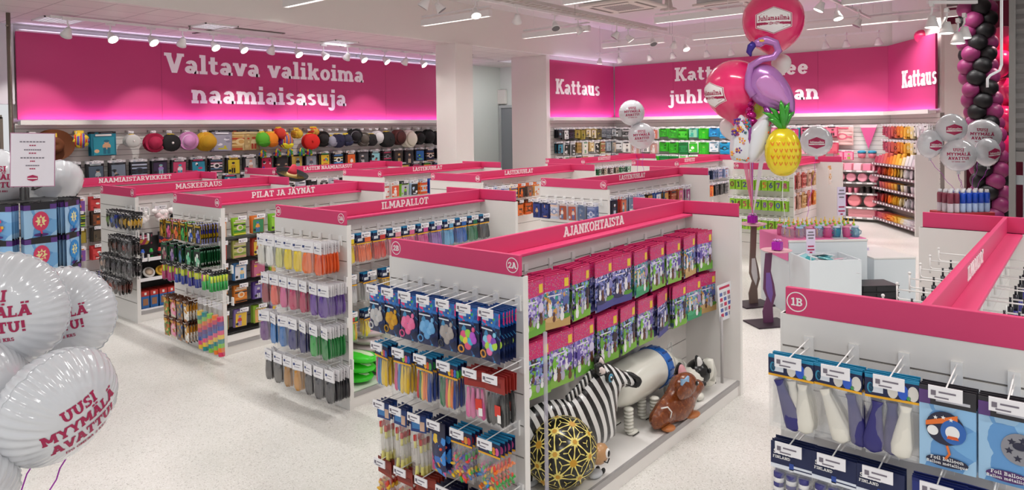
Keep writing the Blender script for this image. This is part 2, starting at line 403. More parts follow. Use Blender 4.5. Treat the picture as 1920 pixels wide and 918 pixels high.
# door in the recess
d = MB(); d.b2(16.36, 16.44, 13.12, 13.92, 0, 2.86, 0); struct(d.build('door_1', mat('grey_door', '#8b9194', .5)))
d = MB(); d.b2(16.33, 16.44, 13.92, 14.0, 0, 2.94, 0); d.b2(16.33, 16.44, 13.04, 13.12, 0, 2.94, 0); d.b2(16.33, 16.44, 13.12, 13.92, 2.86, 2.94, 0)
struct(d.build('door_1_frame', mat('light_grey_frame', '#b9bebd', .5)))
o = bevel(MB().box((0, 0, 0), (.12, .34, .44)).build('junction_box', mat('cream_box', '#e5e2da', .5), loc=(16.37, 13.9, 3.2)), .02)
tag(o, 'cream wall box above the grey door in the recess', 'box')

# pink wall banners: panel joints, lettering, white ledge with the light strip
def banner(name, M, x0, x1, z0, z1, lines, label, joints=()):
    mb = MB(); mb.b2(x0, x1, -.02, .02, z0, z1)
    o = mb.build(name, M_BANNER); o.matrix_world = M; tag(o, label, 'wall sign')
    for (t, h, cx, cz, sx) in lines:
        lb = MB(); text(lb, t, h, cx, cz, -.02, .012, 0, sx=sx, w=.235); lb.build('lettering', M_LETTER, o)
    jb = MB()
    for x in joints: jb.b2(x-.004, x+.004, -.022, -.018, z0, z1)
    if joints: jb.build('panel_joint', mat('dark_pink_joint', '#a02c5e', .6), o)
    lg = MB(); lg.b2(x0, x1, -.16, -.005, z0-.09, z0-.03); lg.b2(x0, x1, -.16, -.145, z0-.03, z0-.012)
    lg.build('ledge', M_WHITE, o)
    return o
banner('wall_banner', planeM(0, 13.92, 0), 3.82, 14.4, 2.5, 3.98,
       [('Valtava valikoima', .385, 8.68, 3.42, 1.), ('naamiaisasuja', .385, 8.66, 2.83, 1.)],
       'long pink wall banner reading Valtava valikoima naamiaisasuja', (6.2, 9.2, 11.8))
banner('wall_banner', planeM(0, 10.8, 0), 14.58, 17.75, 2.52, 4.0, [('Kattaus', .4, 15.92, 3.12, 1.)],
       'pink banner reading Kattaus on the wall beside the white partition')
banner('wall_banner', planeM(17.8, 0, -PI/2), -10.76, -3.5, 2.52, 4.0,
       [('Kattaus tekee', .37, -7.08, 3.47, 1.), ('juhlatunnelman', .37, -7.05, 2.85, .96)],
       'pink banner behind the balloon bouquet with two lines of white lettering', (-5.1, -6.9, -8.9))
_b = MD @ Matrix.Translation((0, -.05, 0))
banner('wall_banner', _b, 0, 2.2, 2.52, 4.0, [('Kattaus', .37, 1.5, 3.0, .78)], 'pink banner reading Kattaus on the slanted wall by the black and pink balloon column')

# ------------------------------------------------------------------ lamps
M_LAMPW = mat('white_lamp_body', '#e9e7e6', .35)
M_GLOW = mat('lit_diffuser', '#fff8f0', .5, emit=3.0)
M_LENS = mat('lit_lens', '#fff6ea', .5, emit=5.0)
M_LENSOFF = mat('unlit_lens', '#5a585c', .3)
def area(name, loc, sx, sy, power, col=(1, .95, .9), rot=(0, 0, 0), parent=None, spread=180):
    l = bpy.data.lights.new(name, 'AREA'); l.shape = 'RECTANGLE'; l.size = sx; l.size_y = sy; l.energy = power; l.color = col; l.spread = math.radians(spread)
    o = bpy.data.objects.new(name, l); COL.objects.link(o); o.location = loc; o.rotation_euler = rot
    if parent: o.parent = parent
    return o
lum_body = MB(); lum_body.b2(-.05, .05, -.88, .88, .03, .12); lum_body.b2(-.05, -.035, -.88, .88, 0, .03); lum_body.b2(.035, .05, -.88, .88, 0, .03)
lum_body.b2(-.05, .05, -.9, -.88, 0, .12); lum_body.b2(-.05, .05, .88, .9, 0, .12)
lum_rail = MB(); lum_rail.b2(-.02, .02, -.9, .9, .17, .2)
for y in (-.6, .6): lum_rail.tube([(0, y, .12), (0, y, .7)], .004)
lum_dif = MB(); lum_dif.b2(-.035, .035, -.88, .88, .012, .03)
_m = None
def luminaire(x, y, z, label, grp='linear ceiling lamps'):
    global _m
    r = empty('linear_lamp', (x, y, z), 0, label, 'ceiling lamp', grp)
    if _m is None: _m = [lum_body.build('lamp_housing', M_LAMPW, r), lum_rail.build('suspension_rail', M_LAMPW, r), lum_dif.build('diffuser', M_GLOW, r)]
    else:
        for q in _m: c = q.copy(); COL.objects.link(c); c.parent = r
    area('linear_lamp_light', (0, 0, -.004), .08, 1.76, P_LINEAR, (1, .98, .96), parent=r, spread=135)
LUM = [(6.66, 9.45, 'linear lamp by the beam over the aisle, first from the entrance'), (9.72, 9.4, 'linear lamp by the beam, above the square white column'),
       (12.7, 9.2, 'linear lamp by the beam, above the recess with the grey door'), (15.75, 9.0, 'linear lamp over the Kattaus corner'),
       (9.7, 5.95, 'linear lamp in front of the ceiling air conditioner'), (12.73, 5.85, 'linear lamp just past the ceiling air conditioner'),
       (15.83, 6.5, 'linear lamp behind the big pink balloon'), (15.9, 3.9, 'short linear lamp right of the big pink balloon'),
       (13.1, 2.45, 'linear lamp above the slanted wall'), (16.02, 2.9, 'linear lamp over the top of the slanted wall banner')]
for x, y, l in LUM: luminaire(x, y, 4.3, l)
for x in (-2.4, .6, 3.63, 6.66):
    for y in (9.4, 5.9, 2.4, -1.1):
        if (x, y) != (6.66, 9.4) and (x, y) not in ((.6, 9.4), (.6, 2.4), (-2.4, 9.4)): luminaire(x, y, 4.3, 'added linear lamp over the front aisles, out of the picture', 'added linear ceiling lamps over the front aisles')  # unseen lamps added on the ceiling grid, picked to brighten the front faces
for x in (9.7, 12.73): luminaire(x, -1.0 if x < 10 else -.2, 4.3, 'added linear lamp near the entrance, out of the picture', 'added linear ceiling lamps over the front aisles')  # two more unseen lamps added for lighting, continuing the grid

# spotlight: adapter, arm, bell-shaped head and lens
def spot(loc, aim, label, lit=True, grp='track spotlights', power=None, big=1., cone=62):
    """loc = centre of the lens end, aim = point lit"""
    p = Vector(loc); d = (Vector(aim)-p).normalized()
    q = d.to_track_quat('-Z', 'Y')
    r = empty('track_spotlight', loc, 0, label, 'spotlight', grp)
    hm = q.to_matrix().to_4x4()
    key = (tuple(round(x, 2) for x in d), lit, big)
    s = big
    hb = MB(); hb.lathe([(.0, .15*s), (.04*s, .145*s), (.048*s, .11*s), (.07*s, .05*s), (.088*s, 0.), (.08*s, .0)], 16, 0, hm)
    hb.build('lamp_head', M_LAMPW, r, True)
    ln = MB(); ln.lathe([(0., -.006), (.07*s, -.004), (.083*s, .004)], 14, 0, hm); ln.build('lens', M_LENS if lit else M_LENSOFF, r)
    t = hm @ Vector((0, 0, .1*s))
    ar = MB(); ar.tube([t + hm.to_3x3() @ Vector((.05*s, 0, 0)), (t.x, t.y, t.z+.1*s), (t.x, t.y, t.z+.16*s)], .012*s); ar.box((t.x, t.y, t.z+.19*s), (.14*s, .04*s, .05*s))
    ar.build('adapter_arm', M_LAMPW, r)
    if lit:
        l = bpy.data.lights.new('spot', 'SPOT'); l.energy = power or P_SPOT*4; l.spot_size = math.radians(cone); l.spot_blend = .5; l.shadow_soft_size = .05; l.color = (1, .96, .9)
        o = bpy.data.objects.new('spot_light', l); COL.objects.link(o); o.parent = r; o.rotation_mode = 'QUATERNION'; o.rotation_quaternion = q; o.location = hm @ Vector((0, 0, -.02))
    return r
def track(p0, p1, label, drops=()):
    mb = MB(); a, b = Vector(p0), Vector(p1); n = (b-a).normalized(); ang = math.atan2(n.y, n.x)
    M = Matrix.Translation(a) @ Matrix.Rotation(ang, 4, 'Z'); L = (b-a).length
    mb.b2(0, L, -.02, .02, -.02, .02, M=M)
    o = mb.build('lighting_track', M_LAMPW); tag(o, label, 'track')
    if drops:
        dr = MB()
        for t in drops: c = a+(b-a)*t; dr.tube([c, (c.x, c.y, 5.0)], .004)
        dr.build('suspension_wire', M_GREYMETAL, o)
    return o
track((3.85, 12.35, 4.06), (14.2, 12.35, 4.06), 'white track of spotlights in front of the long pink banner')
LX = [4.06, 4.75, 5.4, 5.86, 6.5, 7.06, 7.6, 8.25, 8.9, 9.4, 9.9, 10.55, 11.05, 11.7]
for i, x in enumerate(LX):
    wall = i in (0, 3, 6, 9, 12)     # these five light the wall, the others the aisle
    spot((x, 12.35, 3.78), (x+.1 if i else x-.1, 13.8, 2.1 if i else 2.2) if wall else (x+.2+.5*(i % 3), 8.6, 0), 'white spotlight, %s on the track along the long pink banner' % ORD[i], True, 'spotlights along the long banner', 95 if i == 0 else (75 if wall else 50), cone=58 if wall else 66)
track((16.4, 10.5, 4.25), (16.4, 8.1, 4.25), 'white lighting track across the Kattaus corner', (.05, .95))
for i, (x, y) in enumerate([(16.4, 10.4), (16.4, 9.75), (16.4, 8.85), (16.4, 8.2)]):
    spot((x, y, 3.97), (17.75, y-.2, 1.6) if i != 0 else (16.6, 10.75, 1.6), 'white spotlight, %s on the Kattaus corner track' % ORD[i], True, 'spotlights of the back track')
track((16.6, 7.9, 4.25), (17.0, 3.5, 4.25), 'white lighting track along the back banner', (.1, .9))
for i, (x, y) in enumerate([(16.645, 7.4), (16.7, 6.8), (16.8, 5.66), (16.895, 4.67), (16.93, 4.24), (16.99, 3.6)]):
    spot((x, y, 3.97), (17.75, y-.1, 1.7), 'white spotlight, %s on the back banner track' % ORD[i], i < 5, 'spotlights of the back track')
# busbar with cable tray along the room, spots under it
track((6.5, 7.7, 4.34), (15.7, 7.45, 4.34), 'white busbar running under the ceiling from the front to the back', (.1, .5, .9))
ct = MB()
for k in range(46): ct.b2(6.6+k*.19, 6.62+k*.19, 7.85, 8.25, 4.52, 4.535)
for y in (7.85, 8.24): ct.b2(6.5, 15.4, y, y+.012, 4.52, 4.58)
o = ct.build('cable_tray', mat('pale_tray', '#d2cec9', .5)); tag(o, 'grey wire cable tray beside the busbar under the ceiling', 'cable tray')
cb = MB()
for k in range(5):
    cb.tube([(6.5+t*.5, 7.95+.06*k+R.uniform(-.03, .03), 4.56+R.uniform(0, .04)) for t in range(18)], .014, n=5)
cb.build('cable', mat('pale_cable', '#c8c0b8', .6), o)
BS = [(7.25, 7.9, 0), (7.65, 7.8, 0), (8.4, 7.85, 1), (9.4, 7.75, 0), (10.5, 7.9, 0), (11.3, 7.8, 0), (12.45, 7.55, 0), (13.1, 7.65, 1), (14.05, 7.45, 0), (14.95, 7.45, 1), (15.6, 7.4, 1)]
for i, (x, y, lit) in enumerate(BS):
    y = 7.7-.25*(x-6.5)/9.2
    spot((x, y, 4.06), (x+(1.5 if i % 2 else -1.), y-1.5*(1 if i % 3 else -1), 1.2), 'white spotlight, %s from the front under the busbar' % ORD[i], bool(lit), 'spotlights under the busbar', 90)
track((8.5, 3.35, 4.34), (15.3, 3.4, 4.34), 'thin busbar under the ceiling beside the big pink balloon', (.2, .8))
for i, (x, y, lit) in enumerate([(11.8, 3.375, 1), (13.0, 3.385, 1), (14.2, 3.39, 0), (8.75, 3.352, 1)]):
    spot((x, y, 4.06), (8.7, 2.95, 3.72) if i == 3 else (x-.6, y+(1.5 if i != 1 else -.8), 1.), 'white spotlight on the thin busbar, %s of its four' % ['first', 'second', 'third', 'fourth'][i], bool(lit), 'spotlights on the thin busbar', 30 if i == 3 else 90)
# four heads close by, top right
track((10.36, 1.63, 3.79), (10.76, 1.19, 3.52), 'short sloping track holding four white spotlights')
for i, (x, y, z) in enumerate([(10.4, 1.59, 3.47), (10.5, 1.44, 3.39), (10.68, 1.27, 3.33), (10.6, 1.33, 3.26)]):
    spot((x, y, z), (x-.15, y+.1, 0), 'white bell spotlight, %s of a bunch of four beside the balloon column' % ORD[i], False, None, big=1.)
for o_ in [o_ for o_ in bpy.data.objects if o_.name.startswith('lens') and o_.parent and 'bunch of four' in o_.parent.get('label', '')]: o_.data.materials[0] = M_GLOW
# ceiling equipment
def hvac(x, y, z, s, label):
    r = empty('ceiling_air_conditioner', (x, y, z), 0, label, 'air conditioner')
    mb = MB(); mb.b2(-s, s, -s, s, .05, .32); bevel(mb.build('body', mat('hvac_grey', '#c9cbca', .5), r), .02)
    pb = MB(); pb.b2(-s-.06, s+.06, -s-.06, s+.06, 0, .05); bevel(pb.build('panel', mat('hvac_panel', '#d8d0ca', .5), r), .015)
    g = MB()
    for k in range(12): g.b2(-.26, .26, -.26+k*.045, -.24+k*.045, -.006, 0)
    g.build('grille', M_GREYMETAL, r)
    e = MB()
    for a in (-1, 1): e.b2(a*(s-.06)-.03, a*(s-.06)+.03, -s+.15, s-.15, -.004, 0); e.b2(-s+.15, s-.15, a*(s-.06)-.03, a*(s-.06)+.03, -.004, 0)
    e.build('air_slot', mat('slot_dark', '#7b736e', .6), r)
hvac(10.72, 6.3, 4.32, .5, 'square ceiling air conditioner nearest the pink column of banners')
hvac(13.6, 5.55, 4.6, .5, 'second ceiling air conditioner beyond the linear lamps')
for i, (x, y, z, r_) in enumerate([(10.0, 7.15, 4.62, .16), (13.6, 6.9, 4.7, .18)]):
    mb = MB(); mb.lathe([(r_, 0), (r_*.92, .02), (r_*.5, .05), (r_*.3, .3)], 22); mb.lathe([(r_*.6, -.015), (r_*.55, 0)], 22)
    tag(mb.build('ceiling_diffuser', mat('hvac_panel', '#d8d0ca', .5), smooth=True, loc=(x, y, z)), 'round white air diffuser, %s' % ('beside the cable tray' if i == 0 else 'beyond the air conditioner'), 'air vent')
# lowered ceiling: lamp grids, hatch, sprinklers
for i, (x, y) in enumerate([(4.15, 12.9), (6.2, 11.85), (9.1, 12.2), (12.2, 12.0), (15.04, 12.34)]):
    r = empty('ceiling_grid_lamp', (x, y, 4.1), 0, 'recessed grid lamp in the lowered ceiling, %s from the entrance' % ORD[i], 'ceiling lamp', 'recessed grid lamps')
    mb = MB(); mb.b2(-.3, .3, -.3, -.28, -.02, 0); mb.b2(-.3, .3, .28, .3, -.02, 0); mb.b2(-.3, -.28, -.3, .3, -.02, 0); mb.b2(.28, .3, -.3, .3, -.02, 0); mb.build('frame', M_LAMPW, r)
    mb = MB()
    for k in range(9): mb.b2(-.28, .28, -.26+k*.065, -.25+k*.065, -.018, -.004); mb.b2(-.26+k*.065, -.25+k*.065, -.28, .28, -.018, -.004)
    mb.build('louvre', M_LAMPW, r); MB().b2(-.28, .28, -.28, .28, -.003, -.001).build('diffuser', mat('grid_glow', '#eef2ff', .5, emit=.8), r)
    area('grid_lamp_light', (0, 0, -.02), .5, .5, P_PANEL*(16 if i == 4 else 1), (.97, .97, 1), parent=r)
r = empty('ceiling_hatch', (6.95, 12.35, 4.095), 0, 'square hatch with a dark gap in the lowered ceiling', 'hatch')
MB().b2(-.6, .6, -.6, .6, -.01, 0).build('frame', mat('hatch_gap', '#6b625f', .6), r); MB().b2(-.56, .56, -.56, .56, -.02, -.01).build('panel', M_CEIL, r)
for i, (x, y) in enumerate([(5.9, 12.1), (9.3, 12.4), (13.0, 12.0)]):
    mb = MB(); mb.lathe([(.03, 0), (.03, -.012), (.012, -.02), (.012, -.06), (.03, -.062), (.03, -.068)], 10)
    tag(mb.build('sprinkler_head', mat('sprinkler_metal', '#7d7672', .4, .6), loc=(x, y, 4.1)), 'sprinkler head under the lowered ceiling, %s from the entrance' % ORD[i], 'sprinkler')
# light strips on the ledges and in the coves above the banners
VIO = (.86, .45, 1.0)
def strip(p0, p1, power, up, aim, col):
    a, b = Vector(p0), Vector(p1); L = (b-a).length
    l = bpy.data.lights.new('strip', 'AREA'); l.shape = 'RECTANGLE'; l.size = L; l.size_y = .03; l.energy = power*L; l.color = col
    o = bpy.data.objects.new('strip_light', l); COL.objects.link(o); o.location = (a+b)/2
    x = (b-a).normalized(); z = -Vector(aim).normalized(); y = z.cross(x)
    m = Matrix((x, y, z)).transposed().to_4x4(); o.rotation_euler = m.to_euler(); return o
strip((3.85, 13.81, 2.475), (14.4, 13.81, 2.475), P_LED, 1, (0, .2, 1), VIO)
strip((14.62, 10.69, 2.495), (17.65, 10.69, 2.495), P_LED, 1, (0, .2, 1), VIO)
strip((17.69, 10.7, 2.495), (17.69, 3.6, 2.495), P_LED, 1, (.2, 0, 1), VIO)
_a = MD @ Vector((.05, -.15, 2.495)); _c = MD @ Vector((2.15, -.15, 2.495)); _n = MD.to_3x3() @ Vector((0, .2, 1))
strip(_a, _c, P_LED*.7, 1, _n, VIO)
strip((3.85, 13.7, 4.0), (14.4, 13.7, 4.0), P_COVE, 1, (0, .5, 1), (.75, .66, 1))
strip((14.62, 10.6, 4.02), (17.7, 10.6, 4.02), P_COVE, 1, (0, .5, 1), (.75, .66, 1))
cv = MB(); cv.b2(3.82, 14.4, 13.74, 13.9, 3.98, 4.0); struct(cv.build('trim_1', M_WHITE))

# entrance side: roller shutter, guide rail, glass door, crank rod
r = empty('roller_shutter', (11.0, .75, 0), 0, 'grey slatted roller shutter half lowered at the entrance', 'shutter')
mb = MB()
for k in range(26):
    z = 1.86+k*.125
    mb.add([(0, 0, z), (0, -2.4, z), (-.035, -2.4, z+.06), (-.035, 0, z+.06), (0, -2.4, z+.125), (0, 0, z+.125)], [(0, 1, 2, 3), (3, 2, 4, 5)])
mb.build('curtain', mat('shutter_grey', '#747271', .5, .2), r)
MB().b2(-.03, .03, -2.4, 0, 1.74, 1.87).build('bottom_bar', mat('shutter_bar', '#7f7d7b', .5, .2), r)
MB().b2(-.05, .05, 0, .07, 0, 5).build('guide_rail', mat('rail_grey', '#8a8885', .4, .4), r)
r = empty('glass_door', (11.12, .66, 0), 0, 'dark glass entrance door with metal fittings under the shutter', 'door')
MB().b2(-.006, .006, -1.2, 0, .02, 1.72).build('glass_pane', mat('dark_glass', '#14171a', .08), r)
MB().b2(-.03, .03, -.02, .02, 0, 1.74).build('door_post', mat('steel', '#a9adb0', .3, .8), r)
f = MB(); f.b2(-.03, .03, -.16, -.06, 1.44, 1.56); f.b2(-.03, .03, .02, .1, 1.44, 1.56); f.build('clamp_fitting', mat('steel', '#a9adb0', .3, .8), r)
f = MB(); f.ball((-.03, -.12, 1.1), .025); f.build('lock', mat('steel', '#a9adb0', .3, .8), r, True)
mb = MB(); mb.tube([(6.1, .5, 5.0), (6.1, .5, 2.66), (6.085, .51, 2.62), (6.03, .56, 2.585), (6.015, .575, 2.56), (6.015, .575, 2.5)], .009, n=8)
tag(mb.build('crank_rod', mat('white_rod', '#e6e8ea', .3), smooth=True), 'thin white bent rod hanging down from the ceiling by the shutter', 'rod')
# far left: pole, woven screen
mb = MB(); mb.tube([(3.4, 12.7, 0), (3.4, 12.7, 4.1)], .03, n=12); mb.ball((3.375, 12.67, 3.9), .02)
tag(mb.build('metal_pole', mat('bronze_metal', '#8d8578', .3, .7), smooth=True), 'bronze metal pole in front of the banner end', 'pole')
r = empty('woven_screen', (2.62, 11.9, 0), 0, 'dark grey woven screen behind the price board', 'screen')
mb = MB(); mb.b2(-.55, .42, -.03, .03, 0, 2.48); mb.build('panel', art('weave', ['#4b4843', '#6f6a62', '#5b574f'], 30, .7, kind='DIAGONAL'), r)
mb = MB(); mb.b2(-.58, .45, -.04, .04, 2.48, 2.53); mb.b2(.42, .46, -.04, .04, 0, 2.5); mb.build('frame', mat('bronze_metal', '#8d8578', .3, .7), r)
# ------------------------------------------------------------------ shop stands
HT, HB, HW, PW = 1.6, 1.49, .497, .515     # header top and bottom, half width of header and of end panel
_peg = {}
def peg_mesh(kind):
    if kind in _peg: return _peg[kind]
    L = .24
    mb = MB(); mb.b2(-.018, .018, -.012, 0, -.035, .045)
    mb.tube([(0, -.01, 0), (0, -L, 0), (0, -L-.012, .014)], .0032, n=5)
    if kind != 'plain': mb.tube([(0, -.01, .035), (0, -L-.012, .02)], .0028, n=5)
    _peg[kind] = (mb, kind); return _peg[kind]
_pegd = {}
def peg(root, x, y, z, rz, tagged=True):
    key = 'tag' if tagged else 'plain'
    if key not in _pegd:
        p = peg_mesh(key)[0].build('peg_hook', M_WIRE, root)
        t = None
        if tagged:
            tb = MB(); tb.b2(-.048, .048, -.262, -.257, -.015, .028, 0)
            tb.b2(-.04, -.026, -.2635, -.262, -.002, .014, 1); tb.b2(-.018, .03, -.2635, -.262, .008, .013, 1); tb.b2(-.03, .01, -.2635, -.262, -.009, -.005, 1)
            t = tb.build('price_tag', [M_TAG, M_INK], p)
        _pegd[key] = (p.data, t.data if t else None)
    else:
        p = bpy.data.objects.new('peg_hook', _pegd[key][0]); COL.objects.link(p); p.parent = root
        if tagged:
            t = bpy.data.objects.new('price_tag', _pegd[key][1]); COL.objects.link(t); t.parent = p
    p.location = (x, y, z); p.rotation_euler.z = rz
    return p
def slat_panel(w0, w1, z0, z1, lines, mb, axis, pos, th, sides):
    """board with dark horizontal grooves at the given heights; axis 'x': faces +-X"""
    zs = sorted([z0]+[l for l in lines if z0 < l < z1]+[z1])
    for i in range(len(zs)-1):
        a, b = zs[i]+(.004 if i else 0), zs[i+1]-(.004 if i < len(zs)-2 else 0)
        if axis == 'x': mb.b2(pos, pos+th, w0, w1, a, b, 0)
        else: mb.b2(w0, w1, pos, pos+th, a, b, 0)
    if axis == 'x': mb.b2(pos+.006, pos+th-.006, w0+.002, w1-.002, z0, z1, 1)
    else: mb.b2(w0, w1, pos+.006, pos+th-.006, z0, z1, 1)
SL = [1.36, 1.2, 1.04, .88, .715, .55, .39, .23]
def gondola(x0, yc, L, txt, tx, badges, label, plinth=True):
    r = empty('shop_stand', (x0, yc, 0), 0, label, 'shop stand', 'white shop stands with pink headers')
    for nm, px in (('end_panel', 0.), ('end_panel', L-.04)):
        mb = MB(); slat_panel(-PW, PW, 0, HB, SL, mb, 'x', px, .04, 2)
        for s in (-1, 1): mb.b2(px-.001, px+.041, s*PW-.004, s*PW+.004, 0, HB+.001)
        if px == 0: mb.b2(.034, .042, -PW+.004, PW-.004, .12, HB)
        else: mb.b2(px-.002, px+.006, -PW+.004, PW-.004, .12, HB)
        mb.build(nm, [M_WHITE, M_GROOVE], r)
    mb = MB(); slat_panel(.04, L-.04, 0.12, HB-.02, SL, mb, 'y', -.03, .06, 2); mb.build('spine_panel', [M_WHITE, M_GROOVE], r)
    mb = MB(); mb.b2(-.004, .022, -HW, HW, HB, HT)
    h = bevel(mb.build('header_board', M_PINK, r), .003)
    mb = MB(); mb.b2(L-.022, L+.004, -HW, HW, HB, HT); bevel(mb.build('header_board', M_PINK, r), .003)
    mb = MB(); mb.b2(.022, L-.022, -.012, .012, HB, HT-.002); mb.b2(.022, L-.022, -.1, .1, HB-.02, HB)
    sh = bevel(mb.build('spine_header', M_PINK, r), .004)
    if txt:
        tb = MB(); text(tb, txt, .068, tx, HB+.022, -.0125, .003); tb.build('lettering', M_LETTER, sh)
    ME = Matrix.Rotation(-PI/2, 4, 'Z')       # end face: local -y becomes -x
    for b, off in zip(badges, (-HW+.045, HW-.045)):
        if not b: continue
        bb = MB(); text(bb, b, .032, off, HB+.039, .004, .002, 0, M=ME); ring(bb, off, HB+.055, .004, .036, .040, .002, 0, M=ME)
        # local x on the end face runs to -Y, so shift the board face to x=-.004
        bb.v = [(v[0]-.008, v[1], v[2]) for v in bb.v]
        bb.build('number_badge', M_LETTER, h)
    if plinth:
        for s in (-1, 1):
            mb = MB(); mb.b2(.04, L-.04, s*.03, s*.5, 0, .105); mb.b2(.04, L-.04, s*.03, s*.488, .105, .122)
            p = mb.build('base_shelf', M_WHITE, r)
            MB().b2(.04, L-.04, s*.488, s*.506, .085, .124).build('price_rail', M_GREYMETAL, p)
    return r
G = {}
G['R'] = gondola(2.89, .46, 3.01, 'ILMAPALLOT', 1.28, ('1B', None), 'closest white stand with pink header signed 1B, Finland balloons on its end')
G['A'] = gondola(2.80, 2.77, 2.92, 'AJANKOHTAISTA', 1.47, ('2B', '2A'), 'white stand with pink header signed 2A and 2B reading AJANKOHTAISTA')
G['B'] = gondola(3.48, 5.12, 2.17, 'ILMAPALLOT', 1.08, ('3B', '3A'), 'white stand with pink header reading ILMAPALLOT')
G['C'] = gondola(3.54, 7.22, 2.12, 'PILAT JA JÄYNÄT', 1.04, ('4B', '4A'), 'white stand with pink header reading PILAT JA JÄYNÄT')
G['D'] = gondola(3.55, 9.24, 2.08, 'MASKEERAUS', 1.03, ('5B', '5A'), 'white stand with pink header reading MASKEERAUS')
G['E'] = gondola(3.60, 11.42, 2.11, 'NAAMIAISTARVIKKEET', 1.07, ('6B', '6A'), 'white stand with pink header reading NAAMIAISTARVIKKEET')
G['F'] = gondola(6.71, 11.32, 2.88, 'LASTEN NAAMIAISASUT', 1.44, ('10B', '10A'), 'white stand with pink header reading LASTEN NAAMIAISASUT')
G['G'] = gondola(7.31, 9.24, 2.93, 'LASTENJUHLAT', 1.47, ('9B', '9A'), 'white stand reading LASTENJUHLAT, farthest of the three so signed')
G['H'] = gondola(7.33, 7.14, 2.95, 'LASTENJUHLAT', 1.47, ('8B', '8A'), 'white stand reading LASTENJUHLAT, the middle of the three so signed')
G['I'] = gondola(7.29, 5.04, 2.93, 'LASTENJUHLAT', 1.47, ('7B', '7A'), 'white stand reading LASTENJUHLAT, closest of the three so signed')
G['J'] = gondola(11.88, 8.40, 2.98, 'KORISTEET', 1.5, ('12B', '12A'), 'far white stand with pink header before the black and gold tableware')
G['K'] = gondola(11.98, 6.39, 2.98, 'SERVIETIT', 1.47, ('11B', '11A'), 'far white stand with pink header before the green tableware')
G['L'] = gondola(11.90, 4.32, 2.98, None, 1.47, ('13B', None), 'far white stand with pink header behind the pineapple balloon')
NAMES = {'R': 'closest stand', 'A': 'AJANKOHTAISTA stand', 'B': 'ILMAPALLOT stand', 'C': 'PILAT JA stand', 'D': 'MASKEERAUS stand',
         'E': 'NAAMIAISTARVIKKEET stand', 'F': 'LASTEN NAAMIAISASUT stand', 'G': 'farthest LASTENJUHLAT stand', 'H': 'middle LASTENJUHLAT stand',
         'I': 'nearest LASTENJUHLAT stand', 'J': 'KORISTEET stand', 'K': 'SERVIETIT stand', 'L': 'pineapple stand'}
# ------------------------------------------------------------------ goods on pegs
M_FILM = film()
def pack(name, w, h, hh, head='#ffffff', decals=(), body=None, content=None, d=.012, fold=None, seed=1, front=(), nb=6, card_t=.003):
    """hanging pack: the peg hole is the origin, the front looks along -Y"""
    body = body or M_FILM
    mats = [body]; pb = MB(); pb.pillow(w, -h, -hh+.004, d, 0, nb, nb, bump=d*.12, seed=seed)
    for j, fr in enumerate(front):
        if fr[0] == 'e': _, x0, z0, x1, z1, c = fr     # printed ellipse: centre and half sizes
        else: x0, x1, z0, z1, c = fr
        m = c if not isinstance(c, str) else C(c)
        if m not in mats: mats.append(m)
        yy = -d-.0008-.0003*j
        if fr[0] == 'e': pb.add([((x0+x1*math.cos(PI*k/7))*w, yy, (z0+z1*math.sin(PI*k/7))*h) for k in range(14)], [tuple(range(14))], mats.index(m))
        else: pb.add([(x0*w, yy, z0*h), (x1*w, yy, z0*h), (x1*w, yy, z1*h), (x0*w, yy, z1*h)], [(0, 1, 2, 3)], mats.index(m))
    r = pb.build(name, mats, None, True)
    if hh > .01:
        hm = [C(head) if isinstance(head, str) else head]; hb = MB(); hb.b2(-w/2, w/2, -card_t/2, card_t/2, -hh, .014)
        if fold: hm.append(C(fold)); hb.b2(-w/2, w/2, -card_t/2-.001, card_t/2+.001, .006, .0155, 1)
        for dc in decals:
            c = dc[-1]; m = C(c) if isinstance(c, str) else c
            if m not in hm: hm.append(m)
            if dc[0] == 'e':
                _, x0, z0, x1, z1, c = dc; hb.add([((x0+x1*math.cos(PI*k/8))*w, -card_t/2-.0016, (z0+z1*math.sin(PI*k/8))*hh) for k in range(16)], [tuple(range(16))], hm.index(m)); continue
            x0, x1, z0, z1, c = dc
            hb.b2(x0*w, x1*w, -card_t/2-.0012, -card_t/2, z0*hh, z1*hh, hm.index(m))
        hb.build('header_card', hm, r)
    if content: content(r, w, h, hh, d)
    return Proto(r)
def prints(cols, seed):
    """title strip, picture panel and a few printed shapes, different for every design"""
    rr = random.Random(seed*13+len(cols)); c = lambda i: cols[i % len(cols)]; kind = seed % 4
    f = [(-.42, .42, -.97, -.2, c(1))] if kind != 2 else []
    if kind in (0, 3):   # figure
        x = rr.uniform(-.12, .12); f += [('e', x, -.42, .1, .075, '#d8a888'), ('e', x, -.38, .12, .06, c(2)), ('e', x, -.6, .17, .14, c(3) if len(cols) > 3 else c(0)), (x-.14, x-.02, -.93, -.66, c(2)), (x+.02, x+.14, -.93, -.66, c(2)), ('e', -.3, -.8, .1, .08, c(4) if len(cols) > 4 else c(0))]
    elif kind == 1:
        for i in range(7): f.append(('e', rr.uniform(-.3, .3), rr.uniform(-.88, -.3), rr.uniform(.06, .16), rr.uniform(.04, .1), c(i+(i > 0)+1)))
        f.append((-.2, .25, -.9, -.84, c(2)))
    else:
        n = 5
        for i in range(n): f.append((-.45, .45, -.95+.17*i, -.87+.17*i, c(1+i % max(1, len(cols)-1))))
        f.append(('e', 0, -.55, .26, .17, c(-1))); f.append(('e', .03, -.55, .15, .1, c(0)))
    f.append((-.34, .3, -.16, -.08, c(-1) if c(-1) != c(0) else '#e8e4e8')); return f
